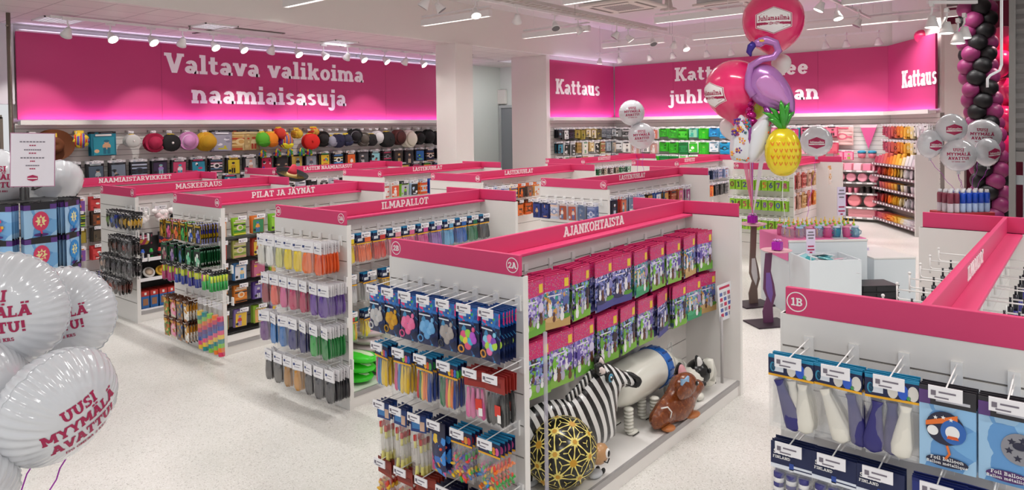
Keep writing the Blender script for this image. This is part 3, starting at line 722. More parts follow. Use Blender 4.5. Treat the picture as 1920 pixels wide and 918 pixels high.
def longs(cols, wd=.014, lean=0.):
    """deflated long balloons lying side by side in the bag"""
    def f(r, w, h, hh, d):
        mats = [C(c, .4) for c in dict.fromkeys(cols)]; ks = list(dict.fromkeys(cols)); mb = MB(); n = len(cols); rr = random.Random(n)
        for i, c in enumerate(cols):
            x = (-.5+(i+.5)/n)*w*.86; a = -hh-.008; b = -h+.012+rr.uniform(0, .012); dx = rr.uniform(-.006, .006)+lean
            P = [(x, rr.uniform(-.3, .3)*d, a), (x+dx*.3, 0, a+(b-a)*.2), (x+dx*.6, 0, a+(b-a)*.6), (x+dx, 0, b+.012), (x+dx, 0, b)]
            q = w*.86/n*.62; o = len(mb.v)
            mb.tube(P, [q*.45, q*.55, q, q*.85, q*.3], ks.index(c), 7)
            for j in range(o, len(mb.v)): mb.v[j] = (mb.v[j][0], mb.v[j][1]*min(1, d*.8/q), mb.v[j][2])
        mb.build('balloon', mats, r, True)
    return f
def blobs(cols, n=22, sz=.012, x0=-.4, x1=.4, z0=-.92, z1=-.45, seed=3):
    """heap of small coloured balloons at the bottom of the bag"""
    def f(r, w, h, hh, d):
        mats = [C(c, .4) for c in cols]; mb = MB(); rr = random.Random(seed)
        for i in range(n):
            x = rr.uniform(x0, x1)*w; z = (z0+(z1-z0)*rr.random()**1.3)*h; a = rr.uniform(0, PI)
            u = Vector((math.cos(a), 0, math.sin(a)))*sz*rr.uniform(.8, 1.5); p = Vector((x, rr.uniform(-.9, .3)*d, z))
            mb.tube([p-u, p-u*.4, p+u*.5, p+u], [sz*.3, sz*.55, sz*.6, sz*.2], i % len(cols), 6)
        mb.build('balloon', mats, r, True)
    return f
def cluster(cols, ringcol, sz=.022):
    """heart-like bunch of printed balloons, a ring and a top ball standing out of the pouch"""
    def f(r, w, h, hh, d):
        mats = [C(c, .45) for c in cols]+[C(ringcol, .5)]; mb = MB(); n = len(cols)
        pts = [(-.2, -.56), (.02, -.52), (.22, -.56), (-.12, -.66), (.12, -.67), (0, -.77), (-.24, -.63), (.27, -.63)]
        for i, (x, z) in enumerate(pts): mb.ball((x*w, -d*.8, z*h), (sz, sz*.35, sz*1.05), i % n, 9, 6)
        mb.ball((.28*w, -d*.8, -.42*h), (sz*.5, sz*.3, sz*.6), 0, 8, 5)
        for i in range(12):
            a, b = 2*PI*i/12, 2*PI*(i+1)/12; q = .014; cx, cz = -.34*w, -.86*h
            mb.prism([(cx+q*math.cos(a), cz+q*math.sin(a)), (cx+q*1.5*math.cos(a), cz+q*1.5*math.sin(a)), (cx+q*1.5*math.cos(b), cz+q*1.5*math.sin(b)), (cx+q*math.cos(b), cz+q*math.sin(b))], -d-.001, -d*.6, n)
        mb.build('printed_balloon', mats, r, True)
    return f
FACE = {}
def at_face(g, face, u, dist, z):
    x0, yc = G[g].location.x, G[g].location.y
    return (x0-dist, u, z) if face == 'end' else (u, yc-.03-dist, z)
def one(d):
    """wording for a single pack"""
    for a, b in ((r'^(.*) balloons in navy pouches$', r'navy pouch of \1 balloons'), (r'^(.*) balloons in bags$', r'bag of \1 balloons'), (r'^(.*) balloons under (\w+) headers$', r'\2-topped bag of \1 balloons'),
                 (r'^(.*) novelty cards in black and gold frames$', r'gold-framed \1 novelty card'), (r'^(.*) novelty cards in dark green frames$', r'green-framed \1 novelty card'), (r'^(.*) novelty sticks in clear blisters$', r'blister of \1 novelty sticks'),
                 (r'^(.*) treat bags with brown tops$', r'\1 brown-topped treat bag'), (r'^(.*) picture packs with pink tops$', r'pink-topped \1 picture pack'), (r'^(.*) printed party packs with white tops$', r'\1 white-topped party pack'),
                 (r'^(.*) disguise glasses in clear bags$', r'bag of \1 disguise glasses'), (r'^sky blue foil balloon cards with a (.*)$', r'sky blue card with \1'), (r'^green cards of number candles$', 'green card with a number candle'), (r'^SUOMI FINLAND packs of', 'SUOMI FINLAND pack of'),
                 (r'^rocket balloons with', 'pack of rocket balloons with'), (r'^navy pouches of assorted balloons with blue rings$', 'navy pouch of assorted balloons, blue rings'), (r'^glossy navy balloon pouches$', 'glossy navy balloon pouch'), (r'^bags heaped', 'bag heaped'),
                 (r'^rainbow striped streamer tubes$', 'rainbow striped streamer tube'), (r'^(.*) balloons$', r'bag of \1 balloons'), (r'^(.* )(pack|card|bag|costume|hat|helmet|cap|beret|piece)s(.*)$', r'\1\2\3')):
        n = re.sub(a, b, d)
        if n != d: return n
    return d
def stock(g, face, z, us, prods, row, ns=4, sp=.022, tagged=True, L=.235, jit=.05, tilt=.03):
    rz = -PI/2 if face == 'end' else 0.
    gx, gy = G[g].location.x, G[g].location.y
    for i, (u, pr) in enumerate(zip(us, prods)):
        if face == 'end': peg(G[g], 0, u-gy, z, rz, tagged)
        else: peg(G[g], u-gx, -.03, z, rz, tagged)
        if pr is None: continue
        P, desc, cat = pr; n = ns[i] if isinstance(ns, (list, tuple)) else ns
        lab = '%s, %s on %s row, %s %s' % (one(desc), ORD[i], row, NAMES[g], 'end' if face == 'end' else 'side')
        lean = R.uniform(-jit, jit)
        for k in range(n):
            P.put(at_face(g, face, u+R.uniform(-.003, .003), L-.012-k*sp, z), (R.uniform(0, tilt)-k*.004, R.uniform(-.025, .025), rz+lean+R.uniform(-jit, jit)), lab, cat,
                  '%s on the %s peg of the %s row, %s' % (cat, ORD[i], row, NAMES[g]) if n > 1 else None)
def rng(a, b, n): return [a+(b-a)*i/(n-1) for i in range(n)]

NAVY, YEL, CYAN = '#15204a', '#f0b020', '#1b7fae'
def artcol(n, cols, sc=38, seed=0, **k): return art(n, cols, sc, .35, seed, **k)
A_HEAD = artcol('blue_print', ['#1668b8', '#1c7ccc', '#0f4f9c', '#1a70c0', '#e8387c', '#f4d02c', '#3cb84c', '#1668b8', '#0f4f9c', '#2a8ad6'], 60, 1)
A_POUCH = artcol('night_sky_print', ['#101c46', '#14285c', '#0f1a40', '#1c4c8c', '#122250', '#3c8cbc', '#0f1a40'], 34, 2)
pouch = lambda nm, cols, rc: pack(nm, .132, .245, .07, A_HEAD, [(-.46, -.1, -.62, -.42, '#d8e8f4')], A_POUCH, cluster(cols, rc), .013, '#0f3f7c', front=[(-.4, .2, -.345, -.315, '#dfe6ee')])
T = 'balloon pack'
poA = [(pouch('balloon_pouch', ['#c9c7c6', '#b8b6b6'], '#d8d8d8'), 'silver balloons in navy pouches', T), (pouch('balloon_pouch', ['#d8a21c', '#c89018'], '#b88a1c'), 'gold balloons in navy pouches', T),
       (pouch('balloon_pouch', ['#f07aa8', '#e86a9a'], '#e05a90'), 'pink balloons in navy pouches', T), (pouch('balloon_pouch', ['#7ab8e8', '#68a8dc'], '#5a9ad0'), 'light blue balloons in navy pouches', T),
       (pouch('balloon_pouch', ['#b0a8a4', '#a49c98'], '#3a3c46'), 'grey balloons in navy pouches', T), (pouch('balloon_pouch', ['#e85a86', '#9ad848', '#b85ad0', '#f4d24c', '#48b8d8'], '#e8a04c'), 'mixed balloons in navy pouches', T),
       (pouch('balloon_pouch', ['#8ad0ec', '#f07ab0', '#8a4cb8', '#b8e04c'], '#e8a04c'), 'pastel mixed balloons in navy pouches', T)]
stock('A', 'end', 1.35, [3.14, 3.01, 2.87, 2.725, 2.58, 2.43, 2.28], poA, 'top', [3, 3, 3, 3, 3, 4, 6], .024, jit=.1)
navyhead = lambda extra=(): [(-.5, .5, -1, -.86, YEL), (-.42, -.1, -.62, -.3, '#e6ecf4')]+list(extra)
def bag(nm, cols, dec, w=.135, h=.245, hh=.068, cont=None, head=NAVY, fold=CYAN, d=.013): return pack(nm, w, h, hh, head, navyhead(dec) if head == NAVY else dec, None, cont or longs(cols), d, fold)
dots = lambda *cs: [('e', .08+i*.14, -.5, .09, .3, c) for i, c in enumerate(cs)]
bgA2 = [(bag('balloon_bag', ['#d85a8a', '#2f7cc0', '#3a86c8', '#f0cc28', '#eac622', '#e8c01c'], dots('#e8c83c', '#d8486c', '#2a5cc0')), 'blue and yellow dotted balloons in bags', T),
        (bag('balloon_bag', ['#d85a8a', '#2f7cc0', '#f0cc28', '#eac622', '#d8b018'], dots('#9ad040', '#e05a8a', '#2a5cc0')), 'yellow dotted balloons in bags', T),
        (bag('balloon_bag', ['#c8323c', '#1c7c4c', '#f0c41c', '#f07a24', '#e8741c', '#24408c', '#24408c'], dots('#f0b020', '#e05030', '#3ca050')), 'long rainbow balloons in bags', T),
        (bag('balloon_bag', ['#1c6c40', '#1c6c40', '#e03c3c', '#f0c81c', '#f07a24', '#24408c'], dots('#f0c020', '#e05a3c', '#3a6cc8', '#3ca050')), 'green, red and yellow long balloons in bags', T)]
redhead = lambda nm, cols, c2: pack(nm, .13, .25, .07, '#9c2a22', [(-.3, .3, -.6, -.3, '#7c1c18')], None, longs(cols), .014, '#8c1c1a', front=[(.05, .35, -.72, -.5, '#d83a2c'), (.18, .36, -.84, -.68, '#f2efec')])
bgA2 += [(redhead('balloon_bag', ['#e070a4', '#d8649c', '#e688b4', '#d05a90'], ''), 'pink animal balloons under red headers', T), (redhead('balloon_bag', ['#1c1c1e', '#28282a', '#161618', '#202022'], ''), 'black animal balloons under red headers', T)]
stock('A', 'end', 1.03, [3.11, 2.93, 2.755, 2.58, 2.395, 2.26], bgA2, 'second', [4, 3, 4, 4, 4, 5], .024, jit=.12)
def rockets(r, w, h, hh, d):
    mb = MB()
    for i, x in enumerate((-.25, .12)):
        zt = -hh-.02-.02*i; mb.tube([(x*w, 0, zt), (x*w, 0, zt-.03)], .010, 0, 8); mb.tube([(x*w, 0, zt-.03), (x*w, 0, zt-.07)], .008, 1, 8)
        mb.tube([(x*w+.004, 0, zt-.07), (x*w+.006, 0, -h+.06)], .009, 2, 8); mb.tube([(x*w+.006, 0, -h+.06), (x*w+.006, 0, -h+.02), (x*w+.006, 0, -h+.006)], [.008, .011, .014], 1, 8)
    mb.build('rocket_balloon', [C('#c8281e'), C('#e8e07a'), mat('milky_tube', '#e4e0d8', .4, alpha=.45)], r, True)
rk = (pack('rocket_pack', .1, .33, .085, '#1a3c7c', [(-.4, .1, -.8, -.4, '#3c7cb8'), (.1, .4, -.9, -.3, '#d8b49c')], None, rockets, .014, '#16285a'), 'rocket balloons with red tips', T)
ringp = (pack('balloon_pouch', .135, .26, .06, '#12183c', [], artcol('navy_ring_print', ['#141a48', '#1a2258', '#2a6cc0', '#3c8cd8', '#141a48', '#e8742c', '#f0c83c', '#d84c8c', '#141a48'], 24, 5), blobs(['#e8a02c', '#d84c8c', '#3c8cd8', '#e85a3c'], 12, .014, -.3, .3, -.8, -.4), .014, '#12183c'), 'navy pouches of assorted balloons with blue rings', T)
heap = lambda cols, dec: (pack('balloon_bag', .15, .25, .065, NAVY, navyhead(dec), None, blobs(cols, 46, .013), .028, CYAN), None, T)
CF = ['#e8442c', '#f0c41c', '#3aa845', '#2c6cc8', '#f07a24', '#d8488c', '#6c3ca8']
h1 = (heap(CF, dots('#c83c2c', '#e8a030', '#d83c3c'))[0], 'bags heaped with small party balloons', T); h2 = (heap(['#f0c41c', '#f07a24', '#3aa845', '#2c8cd0', '#e8442c', '#e0609c'], dots('#3ca050', '#f09020', '#e05a9c'))[0], 'bags heaped with bright modelling balloons', T)
stock('A', 'end', .70, [3.10, 2.96, 2.81, 2.66, 2.49, 2.30], [rk, rk, rk, ringp, h1, h2], 'third', [3, 3, 3, 4, 4, 5], .026, jit=.12)
rp = (pack('balloon_bag', .13, .25, .075, '#93301f', [(-.4, .4, -.75, -.45, '#7c2418')], None, blobs(['#d8442c', '#e8742c', '#c82c30', '#e8b42c'], 20, .016), .016, '#7c2418'), 'orange and red balloons under rust headers', T)
nv = (pack('balloon_pouch', .14, .26, .06, '#14163a', [], C('#171a42', .3), None, .018, '#0f1030'), 'glossy navy balloon pouches', T)
stock('A', 'end', .37, [3.10, 2.93, 2.76, 2.60, 2.43, 2.28], [rp, rp, rp, nv, nv, nv], 'bottom', 4, .026, jit=.1)

# long side of the 2A stand: pink-topped packs in two rows
def confetti(seed): return art('pink_confetti_%d' % seed, ['#e8f0f0', '#e0c030', '#7a3cb0', '#d8266c', '#dc2c72', '#d8266c', '#e0307a', '#d8266c'], 130, .35, seed, kind='dots')
PAL = [['#8c7ac8', '#b4a4e0', '#6c5cb0', '#dcd4f0', '#7cb83c', '#9c8cd4', '#c8b8e8', '#5a4c9c'], ['#7888c0', '#a8b4dc', '#d8a45a', '#5c6cac', '#c8d0ec', '#3c9c8c', '#8c94cc', '#4c5a98'],
       ['#5c6cb4', '#8cc0e0', '#6cae3c', '#3c2c3c', '#b4a8dc', '#7c88c4', '#86b848', '#4c4c94'], ['#5c6cb0', '#a0a4d8', '#34325c', '#8484c4', '#d4d0ec', '#6c70b8'],
       ['#3c8c84', '#7cb0b8', '#d0d8dc', '#a88cc4', '#4c9c8c', '#e8c46c', '#6c8cc4'], ['#8c6cb8', '#b8c4e8', '#7cc03c', '#5c4ca0', '#dcd8f0', '#9c84cc']]
sidep = []
for k, p in enumerate(PAL):
    b = art('picture_pack_%d' % k, p, 60, .2, k+1, warp=.8)
    mb = pack('picture_pack', .225, .315, .085, confetti(k+1), [(.28, .44, -.85, -.25, '#f0d040')], b, None, .011, '#c41c5c', front=[(-.49, .49, -.985, -.8, ['#6cae3c', '#c8a468', '#7cb83c', '#4c4c94', '#3c9c6c', '#86b848'][k]), ('e', -.2, -.8, .3, .06, ['#7cb83c', '#d8b47c', '#8cc44c', '#34325c', '#4cae7c', '#7cae3c'][k]), ('e', .25, -.79, .25, .05, '#5c9c34'), (-.42, .1, -.365, -.34, '#ece6f4'), ('e', .3, -.5, .12, .1, p[3]), ('e', -.34, -.55, .08, .14, p[2])], card_t=.006)
    sidep.append((mb, ['lilac', 'blue grey', 'blue and green', 'dark violet', 'teal', 'violet'][k]+' picture packs with pink tops', 'toy pack'))
def animal_prints():
    """little white and brown animal figures printed on the picture packs"""
    for k, (P, _, _) in enumerate(sidep):
        mb = MB(); rr = random.Random(k); y = -.0135
        for i in range(5):
            x = -.07+.035*i; z = -.2-.07*rr.random(); s = rr.uniform(.012, .026)
            for (cx, cz, rx, rz_) in ((0, 0, .8, 1.2), (0, 1.5, .6, .6), (-.4, 2.1, .2, .5), (.4, 2.1, .2, .5)):
                n = 10; mb.prism([(x+s*(cx+rx*math.cos(2*PI*j/n)), z+s*(cz+rz_*math.sin(2*PI*j/n))) for j in range(n)], y, y+.002, i % 3)
        mb.build('printed_animal', [C('#f2f0f4'), C('#6c4430'), C('#b8b4c8')], P.o)
animal_prints()
ux = [3.0]+[3.18, 3.43, 3.69, 3.95, 4.19, 4.45, 4.70, 4.96, 5.24, 5.53]
order1 = [0, 0, 1, 2, 3, 3, 4, 5, 5, 1, 0]
stock('A', 'side', 1.36, ux, [sidep[i] for i in order1], 'upper', [4, 5, 5, 5, 6, 6, 7, 6, 6, 6, 7], .033, False, .26, .12, .02)
ux2 = [2.97, 3.21, 3.46, 3.71, 3.99, 4.26, 4.51, 4.77, 5.05, 5.31, 5.57]
stock('A', 'side', 1.0, ux2, [sidep[i] for i in [5, 2, 5, 0, 2, 2, 5, 3, 2, 4, 1]], 'lower', [5, 7, 6, 6, 6, 7, 7, 7, 6, 5, 4], .03, False, .26, .12, .02)
sh = MB(); sh.b2(-.08, .08, -.003, .003, -.3, .01, 0)
for j in range(5):
    for i in range(3): sh.b2(-.06+i*.045, -.03+i*.045, -.0045, -.003, -.27+j*.045, -.24+j*.045, 1+(i+j) % 3)
sh.b2(-.06, .06, -.0045, -.003, -.03, -.01, 1)
o = sh.build('sticker_sheet', [C('#eef0f4'), C('#c8385c'), C('#5a6cb0'), C('#9c98a8')], loc=(5.6, 2.36, .93)); o.rotation_euler = (.05, -.15, -.35)
tag(o, 'white sheet of small pictures hanging in front of the lower row, AJANKOHTAISTA stand', 'sticker sheet')

# 3A end: single colour balloons under white headers
def plainb(c, nm='balloon_bag', w=.125, h=.255, hh=.075):
    return pack(nm, w, h, hh, '#eceaec', [(-.4, -.22, -.5, -.25, '#2a3a74'), (-.15, .3, -.42, -.34, '#8a8894'), (-.3, .2, -.7, -.62, '#a8a4b0')], None, wad(c), .016, None)
def wad(c):
    def f(r, w, h, hh, d):
        mb = MB(); rr = random.Random(ord(c[2])+ord(c[4]))
        for i in range(2):
            dx = rr.uniform(-.006, .006); a, b = -hh-.004, -h+.014
            P = [(dx*.2-.02+.035*i, 0, a), (dx-.015+.024*i, 0, a+(b-a)*.2), (dx-.012+.02*i, 0, a+(b-a)*.55), (dx-.010+.018*i, 0, a+(b-a)*.85), (dx-.008+.016*i, 0, b)]
            o = len(mb.v); mb.tube(P, [.014, .026, .037, .034, .016], 0, 10)
            for j in range(o, len(mb.v)): mb.v[j] = (mb.v[j][0], mb.v[j][1]*.3+(i-.5)*.007, mb.v[j][2])
        mb.build('balloon', C(c, .45), r, True)
    return f
rows3 = [(1.36, ['#e4e0d4', '#f0eee8', '#dcd88c', '#f2d81c', '#f0d018', '#f4782a', '#f2621c'], ['ivory', 'white', 'pale yellow', 'lemon', 'yellow', 'light orange', 'orange'], 'top', rng(5.5, 4.68, 7)),
         (1.035, ['#a03a48', '#f06a58', '#e0689c', '#c83c68', '#c02c5c', '#6c38a0', '#5c2c94'], ['dark red', 'coral', 'pink', 'cerise', 'raspberry', 'purple', 'violet'], 'second', rng(5.45, 4.62, 7)),
         (.705, ['#7a4c8c', '#3f86cc', '#3a78bc', '#2c2c78', '#28286c', '#1ca83c', '#14863a'], ['plum', 'sky blue', 'blue', 'navy', 'dark navy', 'green', 'dark green'], 'third', rng(5.48, 4.62, 7)),
         (.38, ['#5c5856', '#6c6866', '#b07c30', '#c88a24', '#4c4a4c', '#3c3a40', '#2c2a30'], ['dark grey', 'grey', 'bronze', 'gold', 'charcoal', 'graphite', 'black'], 'bottom', rng(5.42, 4.56, 7))]
for z, cols, nms, row, us in rows3:
    stock('B', 'end', z, us, [(plainb(c), n+' balloons under white headers', T) for c, n in zip(cols, nms)], row, [4, 3, 3, 3, 4, 4, 8], .024, False, .235, .16)
# 3A long side
def loose(c): return (pack('balloon_bag', .15, .245, .075, NAVY, navyhead([(.05, .45, -.8, -.1, c)]), None, longs([c]*7, lean=.012), .024, CYAN), None, T)
cs = ['#f0d41c', '#f4743c', '#d83a34', '#f0a0b0', '#e8709c', '#e0589c', '#9a78c0', '#6cb4e0', '#2c6cc0', '#1c7c54', '#2a2c34']
nms = ['yellow', 'orange', 'red', 'light pink', 'pink', 'cerise', 'lilac', 'light blue', 'blue', 'green', 'black']
stock('B', 'side', 1.345, rng(3.68, 5.42, 11), [(loose(c)[0], n+' balloons under navy headers', T) for c, n in zip(cs, nms)], 'top', 3, .03, True, .24, .06)
stock('B', 'side', 1.0, rng(3.7, 5.4, 9), [(loose(c)[0], n+' balloons under navy headers', T) for c, n in zip(['#c8c8cc', '#b8b8bc', '#d8b43c', '#d8986c', '#c85c5c', '#5c9cc8', '#3c5c9c', '#3c8c5c', '#4c4c54'], ['silver', 'bright silver', 'metallic gold', 'copper', 'metallic red', 'metallic blue', 'steel blue', 'metallic green', 'gunmetal'])], 'second', 3, .03, True, .24, .06)
mixb = lambda i: (pack('balloon_bag', .15, .24, .075, NAVY, navyhead(dots('#e8a030', '#d83c3c', '#3ca050')), None, longs([['#f0c81c', '#3aa845', '#8a4cb0', '#9ad040', '#e8b020'], ['#f0d41c', '#f4e04c', '#f08ab4', '#e8709c', '#b8a01c'], ['#e8442c', '#2c6cc8', '#f0c81c', '#3aa845', '#f07a24']][i % 3]), .022, CYAN), ['green and yellow', 'yellow and pink', 'red and blue'][i % 3]+' balloons under navy headers', T)
stock('B', 'side', .68, rng(3.7, 5.4, 9), [mixb(i) for i in range(9)], 'third', 3, .03, True, .24, .06)
def cushion_bag(c, stripe):
    mb = MB(); mb.ball((0, 0, .045), (.13, .17, .045), 0, 14, 8); mb.ball((0, 0, .075), (.05, .15, .02), 1, 10, 6)
    return Proto(mb.build('balloon_bulk_bag', [C(c, .25), C(stripe, .3)], None, True))
gb, sb = cushion_bag('#3cd82c', '#d8f4c8'), cushion_bag('#c8b8bc', '#f0eaec')
for i in range(3):
    for k in range(3 if i < 1 else 2):
        gb.put((3.72+.3*i, 4.83-.03*k, .125+.085*k), (0, .05*k, R.uniform(-.15, .15)), 'green bulk bag of balloons, %s stack, %s from the shelf, on the ILMAPALLOT stand' % (ORD[i], ORD[k]), 'balloon bag', 'bulk bags on the ILMAPALLOT base shelf')
for k in range(3): sb.put((3.95, 5.0-.02*k, .28+.07*k), (0, .1, .3*k), 'clear bulk bag of silver balloons, %s up behind the green bags' % ORD[k], 'balloon bag', 'bulk bags on the ILMAPALLOT base shelf')

# PILAT JA JÄYNÄT end
def frame(cols, fr): return pack('toy_card', .12, .19, .0, body=artcol('toy_frame_%s_%s' % (fr[1:], cols[0][1:]), [fr, fr, '#151512', cols[0], cols[1], '#151512', fr], 36, int(fr[1:3], 16) % 7), d=.012, front=[(-.45, .45, -.97, -.03, '#151512'), ('e', 0, -.38, .15, .11, cols[1]), ('e', 0, -.62, .24, .16, cols[0]), ('e', -.22, -.55, .1, .14, cols[1]), ('e', .22, -.68, .12, .12, cols[0]), (-.2, -.04, -.92, -.7, cols[0]), (.05, .2, -.92, -.7, cols[1]), (-.4, .4, -.15, -.05, fr), (-.46, -.38, -.95, -.2, fr), (.38, .46, -.95, -.2, fr)])
fy = [(frame(c, '#b8961c'), n+' novelty cards in black and gold frames', 'toy card') for c, n in zip([('#d8a43c', '#c87c2c'), ('#c8326c', '#e070a0'), ('#d8542c', '#f09040'), ('#2c9c4c', '#5cc860'), ('#2c5cb8', '#d8d0c0'), ('#3c3c9c', '#9c9cd0')], ['amber', 'crimson', 'orange', 'green', 'blue and white', 'indigo'])]
stock('C', 'end', 1.35, rng(7.5, 6.72, 6), fy, 'top', [4, 4, 4, 4, 5, 7], .026, False, .23, .1)
fg = [(frame(c, '#1c5c34'), n+' novelty cards in dark green frames', 'toy card') for c, n in zip([('#8c4c5c', '#a8a08c'), ('#7c5c9c', '#b8a4c0'), ('#5c8ca8', '#3c5c9c'), ('#5cb88c', '#98d8b0'), ('#8cc8a8', '#e0e8dc')], ['maroon', 'mauve', 'steel blue', 'mint', 'pale green'])]
stock('C', 'end', 1.115, rng(7.45, 6.75, 5), fg, 'second', [5, 4, 4, 4, 9], .024, False, .23, .1)
def tubes(c1, c2, h=.19, w=.07):
    def f(r, w_, h_, hh, d):
        mb = MB()
        for i, x in enumerate((-.014, .014)):
            mb.tube([(x, -.004, -.03), (x, -.004, -.09)], .011, i % 2, 8); mb.tube([(x, -.004, -.09), (x, -.004, -h+.015)], .013, 2, 8)
        mb.build('neon_stick', [C(c1), C('#d8e83c'), C(c2)], r, True)
    return pack('toy_blister', w, h, .025, '#24202c', [], None, f, .016)
nt = [(tubes(a, b), n+' novelty sticks in clear blisters', 'toy pack') for a, b, n in [('#e8643c', '#b8386c', 'red'), ('#d8488c', '#b82c7c', 'pink'), ('#e04c8c', '#2c4cb0', 'blue'), ('#d8e83c', '#283c9c', 'dark blue'), ('#e0449c', '#34349c', 'indigo'), ('#e8e03c', '#2c3c94', 'navy'), ('#e0609c', '#2ca84c', 'pink and green'), ('#3cc85c', '#1c9c40', 'green')]]
stock('C', 'end', .90, rng(7.5, 6.5, 8), nt, 'third', [3, 3, 2, 2, 2, 2, 3, 6], .03, False, .23, .1)
sn = [(pack('treat_bag', .11, .2, .02, '#5c3014', [], artcol('snack_print_%d' % i, c, 30, i), None, .014, front=[(-.3, .3, -.2, -.08, '#c89030')]), n+' treat bags with brown tops', 'treat bag') for i, (c, n) in enumerate([(['#b8702c', '#c88c3c', '#8c4c1c', '#e8c86c', '#5c8c3c'], 'amber'), (['#b8702c', '#f0a0b8', '#e888a8', '#8c4c1c', '#d8d0b8'], 'pink and brown'), (['#6c6460', '#8c847c', '#b8702c', '#3c5c9c', '#c88c3c'], 'grey and brown'), (['#f0ece4', '#d8d4cc', '#2c2a2c', '#c88c2c', '#b8702c'], 'white and black')])]
stock('C', 'end', .55, rng(7.46, 7.02, 4), sn, 'fourth', 4, .03, False, .23, .1)
stock('C', 'end', .335, rng(7.46, 7.02, 4), sn, 'fifth', 4, .03, False, .23, .1)
def rainbow(off):
    cols = ['#f0c83c', '#1c8c8c', '#8cc848', '#f07c28', '#d82c5c', '#5c2c8c', '#2c4ca8', '#e8447c']; cols = cols[off:]+cols[:off]
    def f(r, w, h, hh, d):
        mb = MB(); z = -.12; n = 9; s = (h-.14)/n
        for i in range(n): mb.tube([(0, 0, z-i*s), (0, 0, z-(i+1)*s)], .03, i % 8, 12)
        mb.build('streamer_roll', [C(c) for c in cols], r)
    return pack('streamer_tube', .075, .52, .05, '#d8d4d8', [], None, f, .034)
stock('C', 'end', .585, rng(6.9, 6.5, 5), [(rainbow(i), 'rainbow striped streamer tubes', 'streamer tube') for i in range(5)], 'streamer', [1, 1, 1, 1, 1], .07, False, .15, .08)
# its long side: cards in rows above black strips
cc = [['#e07a2c', '#e8d8c0', '#c8c8cc', '#d86c2c'], ['#8cc42c', '#e8e040', '#3c8c3c', '#a8d040'], ['#d8742c', '#3c8c5c', '#3c6cb0', '#e89c40'], ['#7cbc30', '#98d040', '#3c6cc0', '#5c9c28'], ['#d84c2c', '#b82c24', '#e87c4c', '#c83c28'],
      ['#c8cc6c', '#e8a8a0', '#7c9c3c', '#d8d88c'], ['#b83c28', '#e8c040', '#f0ece8', '#c85c3c'], ['#4c8ccc', '#e8e8ec', '#3c9cd8', '#f0d8a0'], ['#a84c6c', '#c86c8c', '#e8b030', '#b83c3c'], ['#e8882c', '#1c1a18', '#f09c3c', '#d87420'],
      ['#5c3c94', '#8470b8', '#c8c8d0', '#4c2c84'], ['#8c74b8', '#e8c040', '#a890cc', '#c83c3c'], ['#9cc838', '#e0a868', '#4c8c3c', '#b0d848']]
cardp = [(pack('joke_card', .15, .185, .0, body=C(c[0], .35), d=.012, front=prints(c+['#2c2a30', '#e8d8c0'], i+1)), n+' joke cards', 'joke card') for i, (c, n) in enumerate(zip(cc, ['orange and white', 'lime', 'orange and green', 'leaf green', 'red', 'khaki and pink', 'red and white', 'sky blue', 'rose', 'orange and black', 'violet', 'lilac', 'green and tan']))]
seqs = [[0, 1, 2, 3, 3, 1, 0, 2], [4, 5, 6, 11, 3, 5, 4, 1], [2, 7, 8, 12, 11, 7, 8, 2], [9, 9, 10, 1, 10, 9, 11, 3], [2, 11, 12, 11, 9, 12, 10, 1]]
for ri, (z, sq) in enumerate(zip([1.335, 1.095, .86, .62, .36], seqs)):
    stock('C', 'side', z, rng(3.68, 5.2, 8), [cardp[i] for i in sq], ['top', 'second', 'third', 'fourth', 'fifth'][ri], 3, .02, True, .2, .05)
    MB().b2(.05, 2.0, -.26, -.06, z-.225, z-.21).build('black_shelf', M_BLACK, G['C'])

# MASKEERAUS end: glasses, noses, moustaches in clear bags
def masks(c1, c2, kind):
    def f(r, w, h, hh, d):
        mb = MB(); n = 10
        for s in (-1, 1):
            for j in range(n):
                a, b = 2*PI*j/n, 2*PI*(j+1)/n; q, Q = .016, .024; cx, cz = s*.027, -.06
                mb.prism([(cx+q*math.cos(a), cz+q*math.sin(a)), (cx+Q*math.cos(a), cz+Q*math.sin(a)), (cx+Q*math.cos(b), cz+Q*math.sin(b)), (cx+q*math.cos(b), cz+q*math.sin(b))], -.006, .002, 0)
        mb.tube([(-.05, 0, -.06), (-.045, 0, -.1), (-.02, 0, -.16)], .006, 0, 6); mb.tube([(.05, 0, -.06), (.045, 0, -.1), (.03, 0, -.16)], .006, 1, 6)
        mb.ball((0, -.004, -.105), (.026, .014, .036), 1, 10, 6); mb.ball((-.01, .004, -.165), (.03, .012, .03), 0, 10, 6)
        mb.build(kind, [C(c1, .3), C(c2, .35)], r, True)
    return pack('costume_bag', .12, .215, .03, '#2c2a2e', [(-.4, .4, -.7, -.3, '#8c8a8c')], None, f, .014)
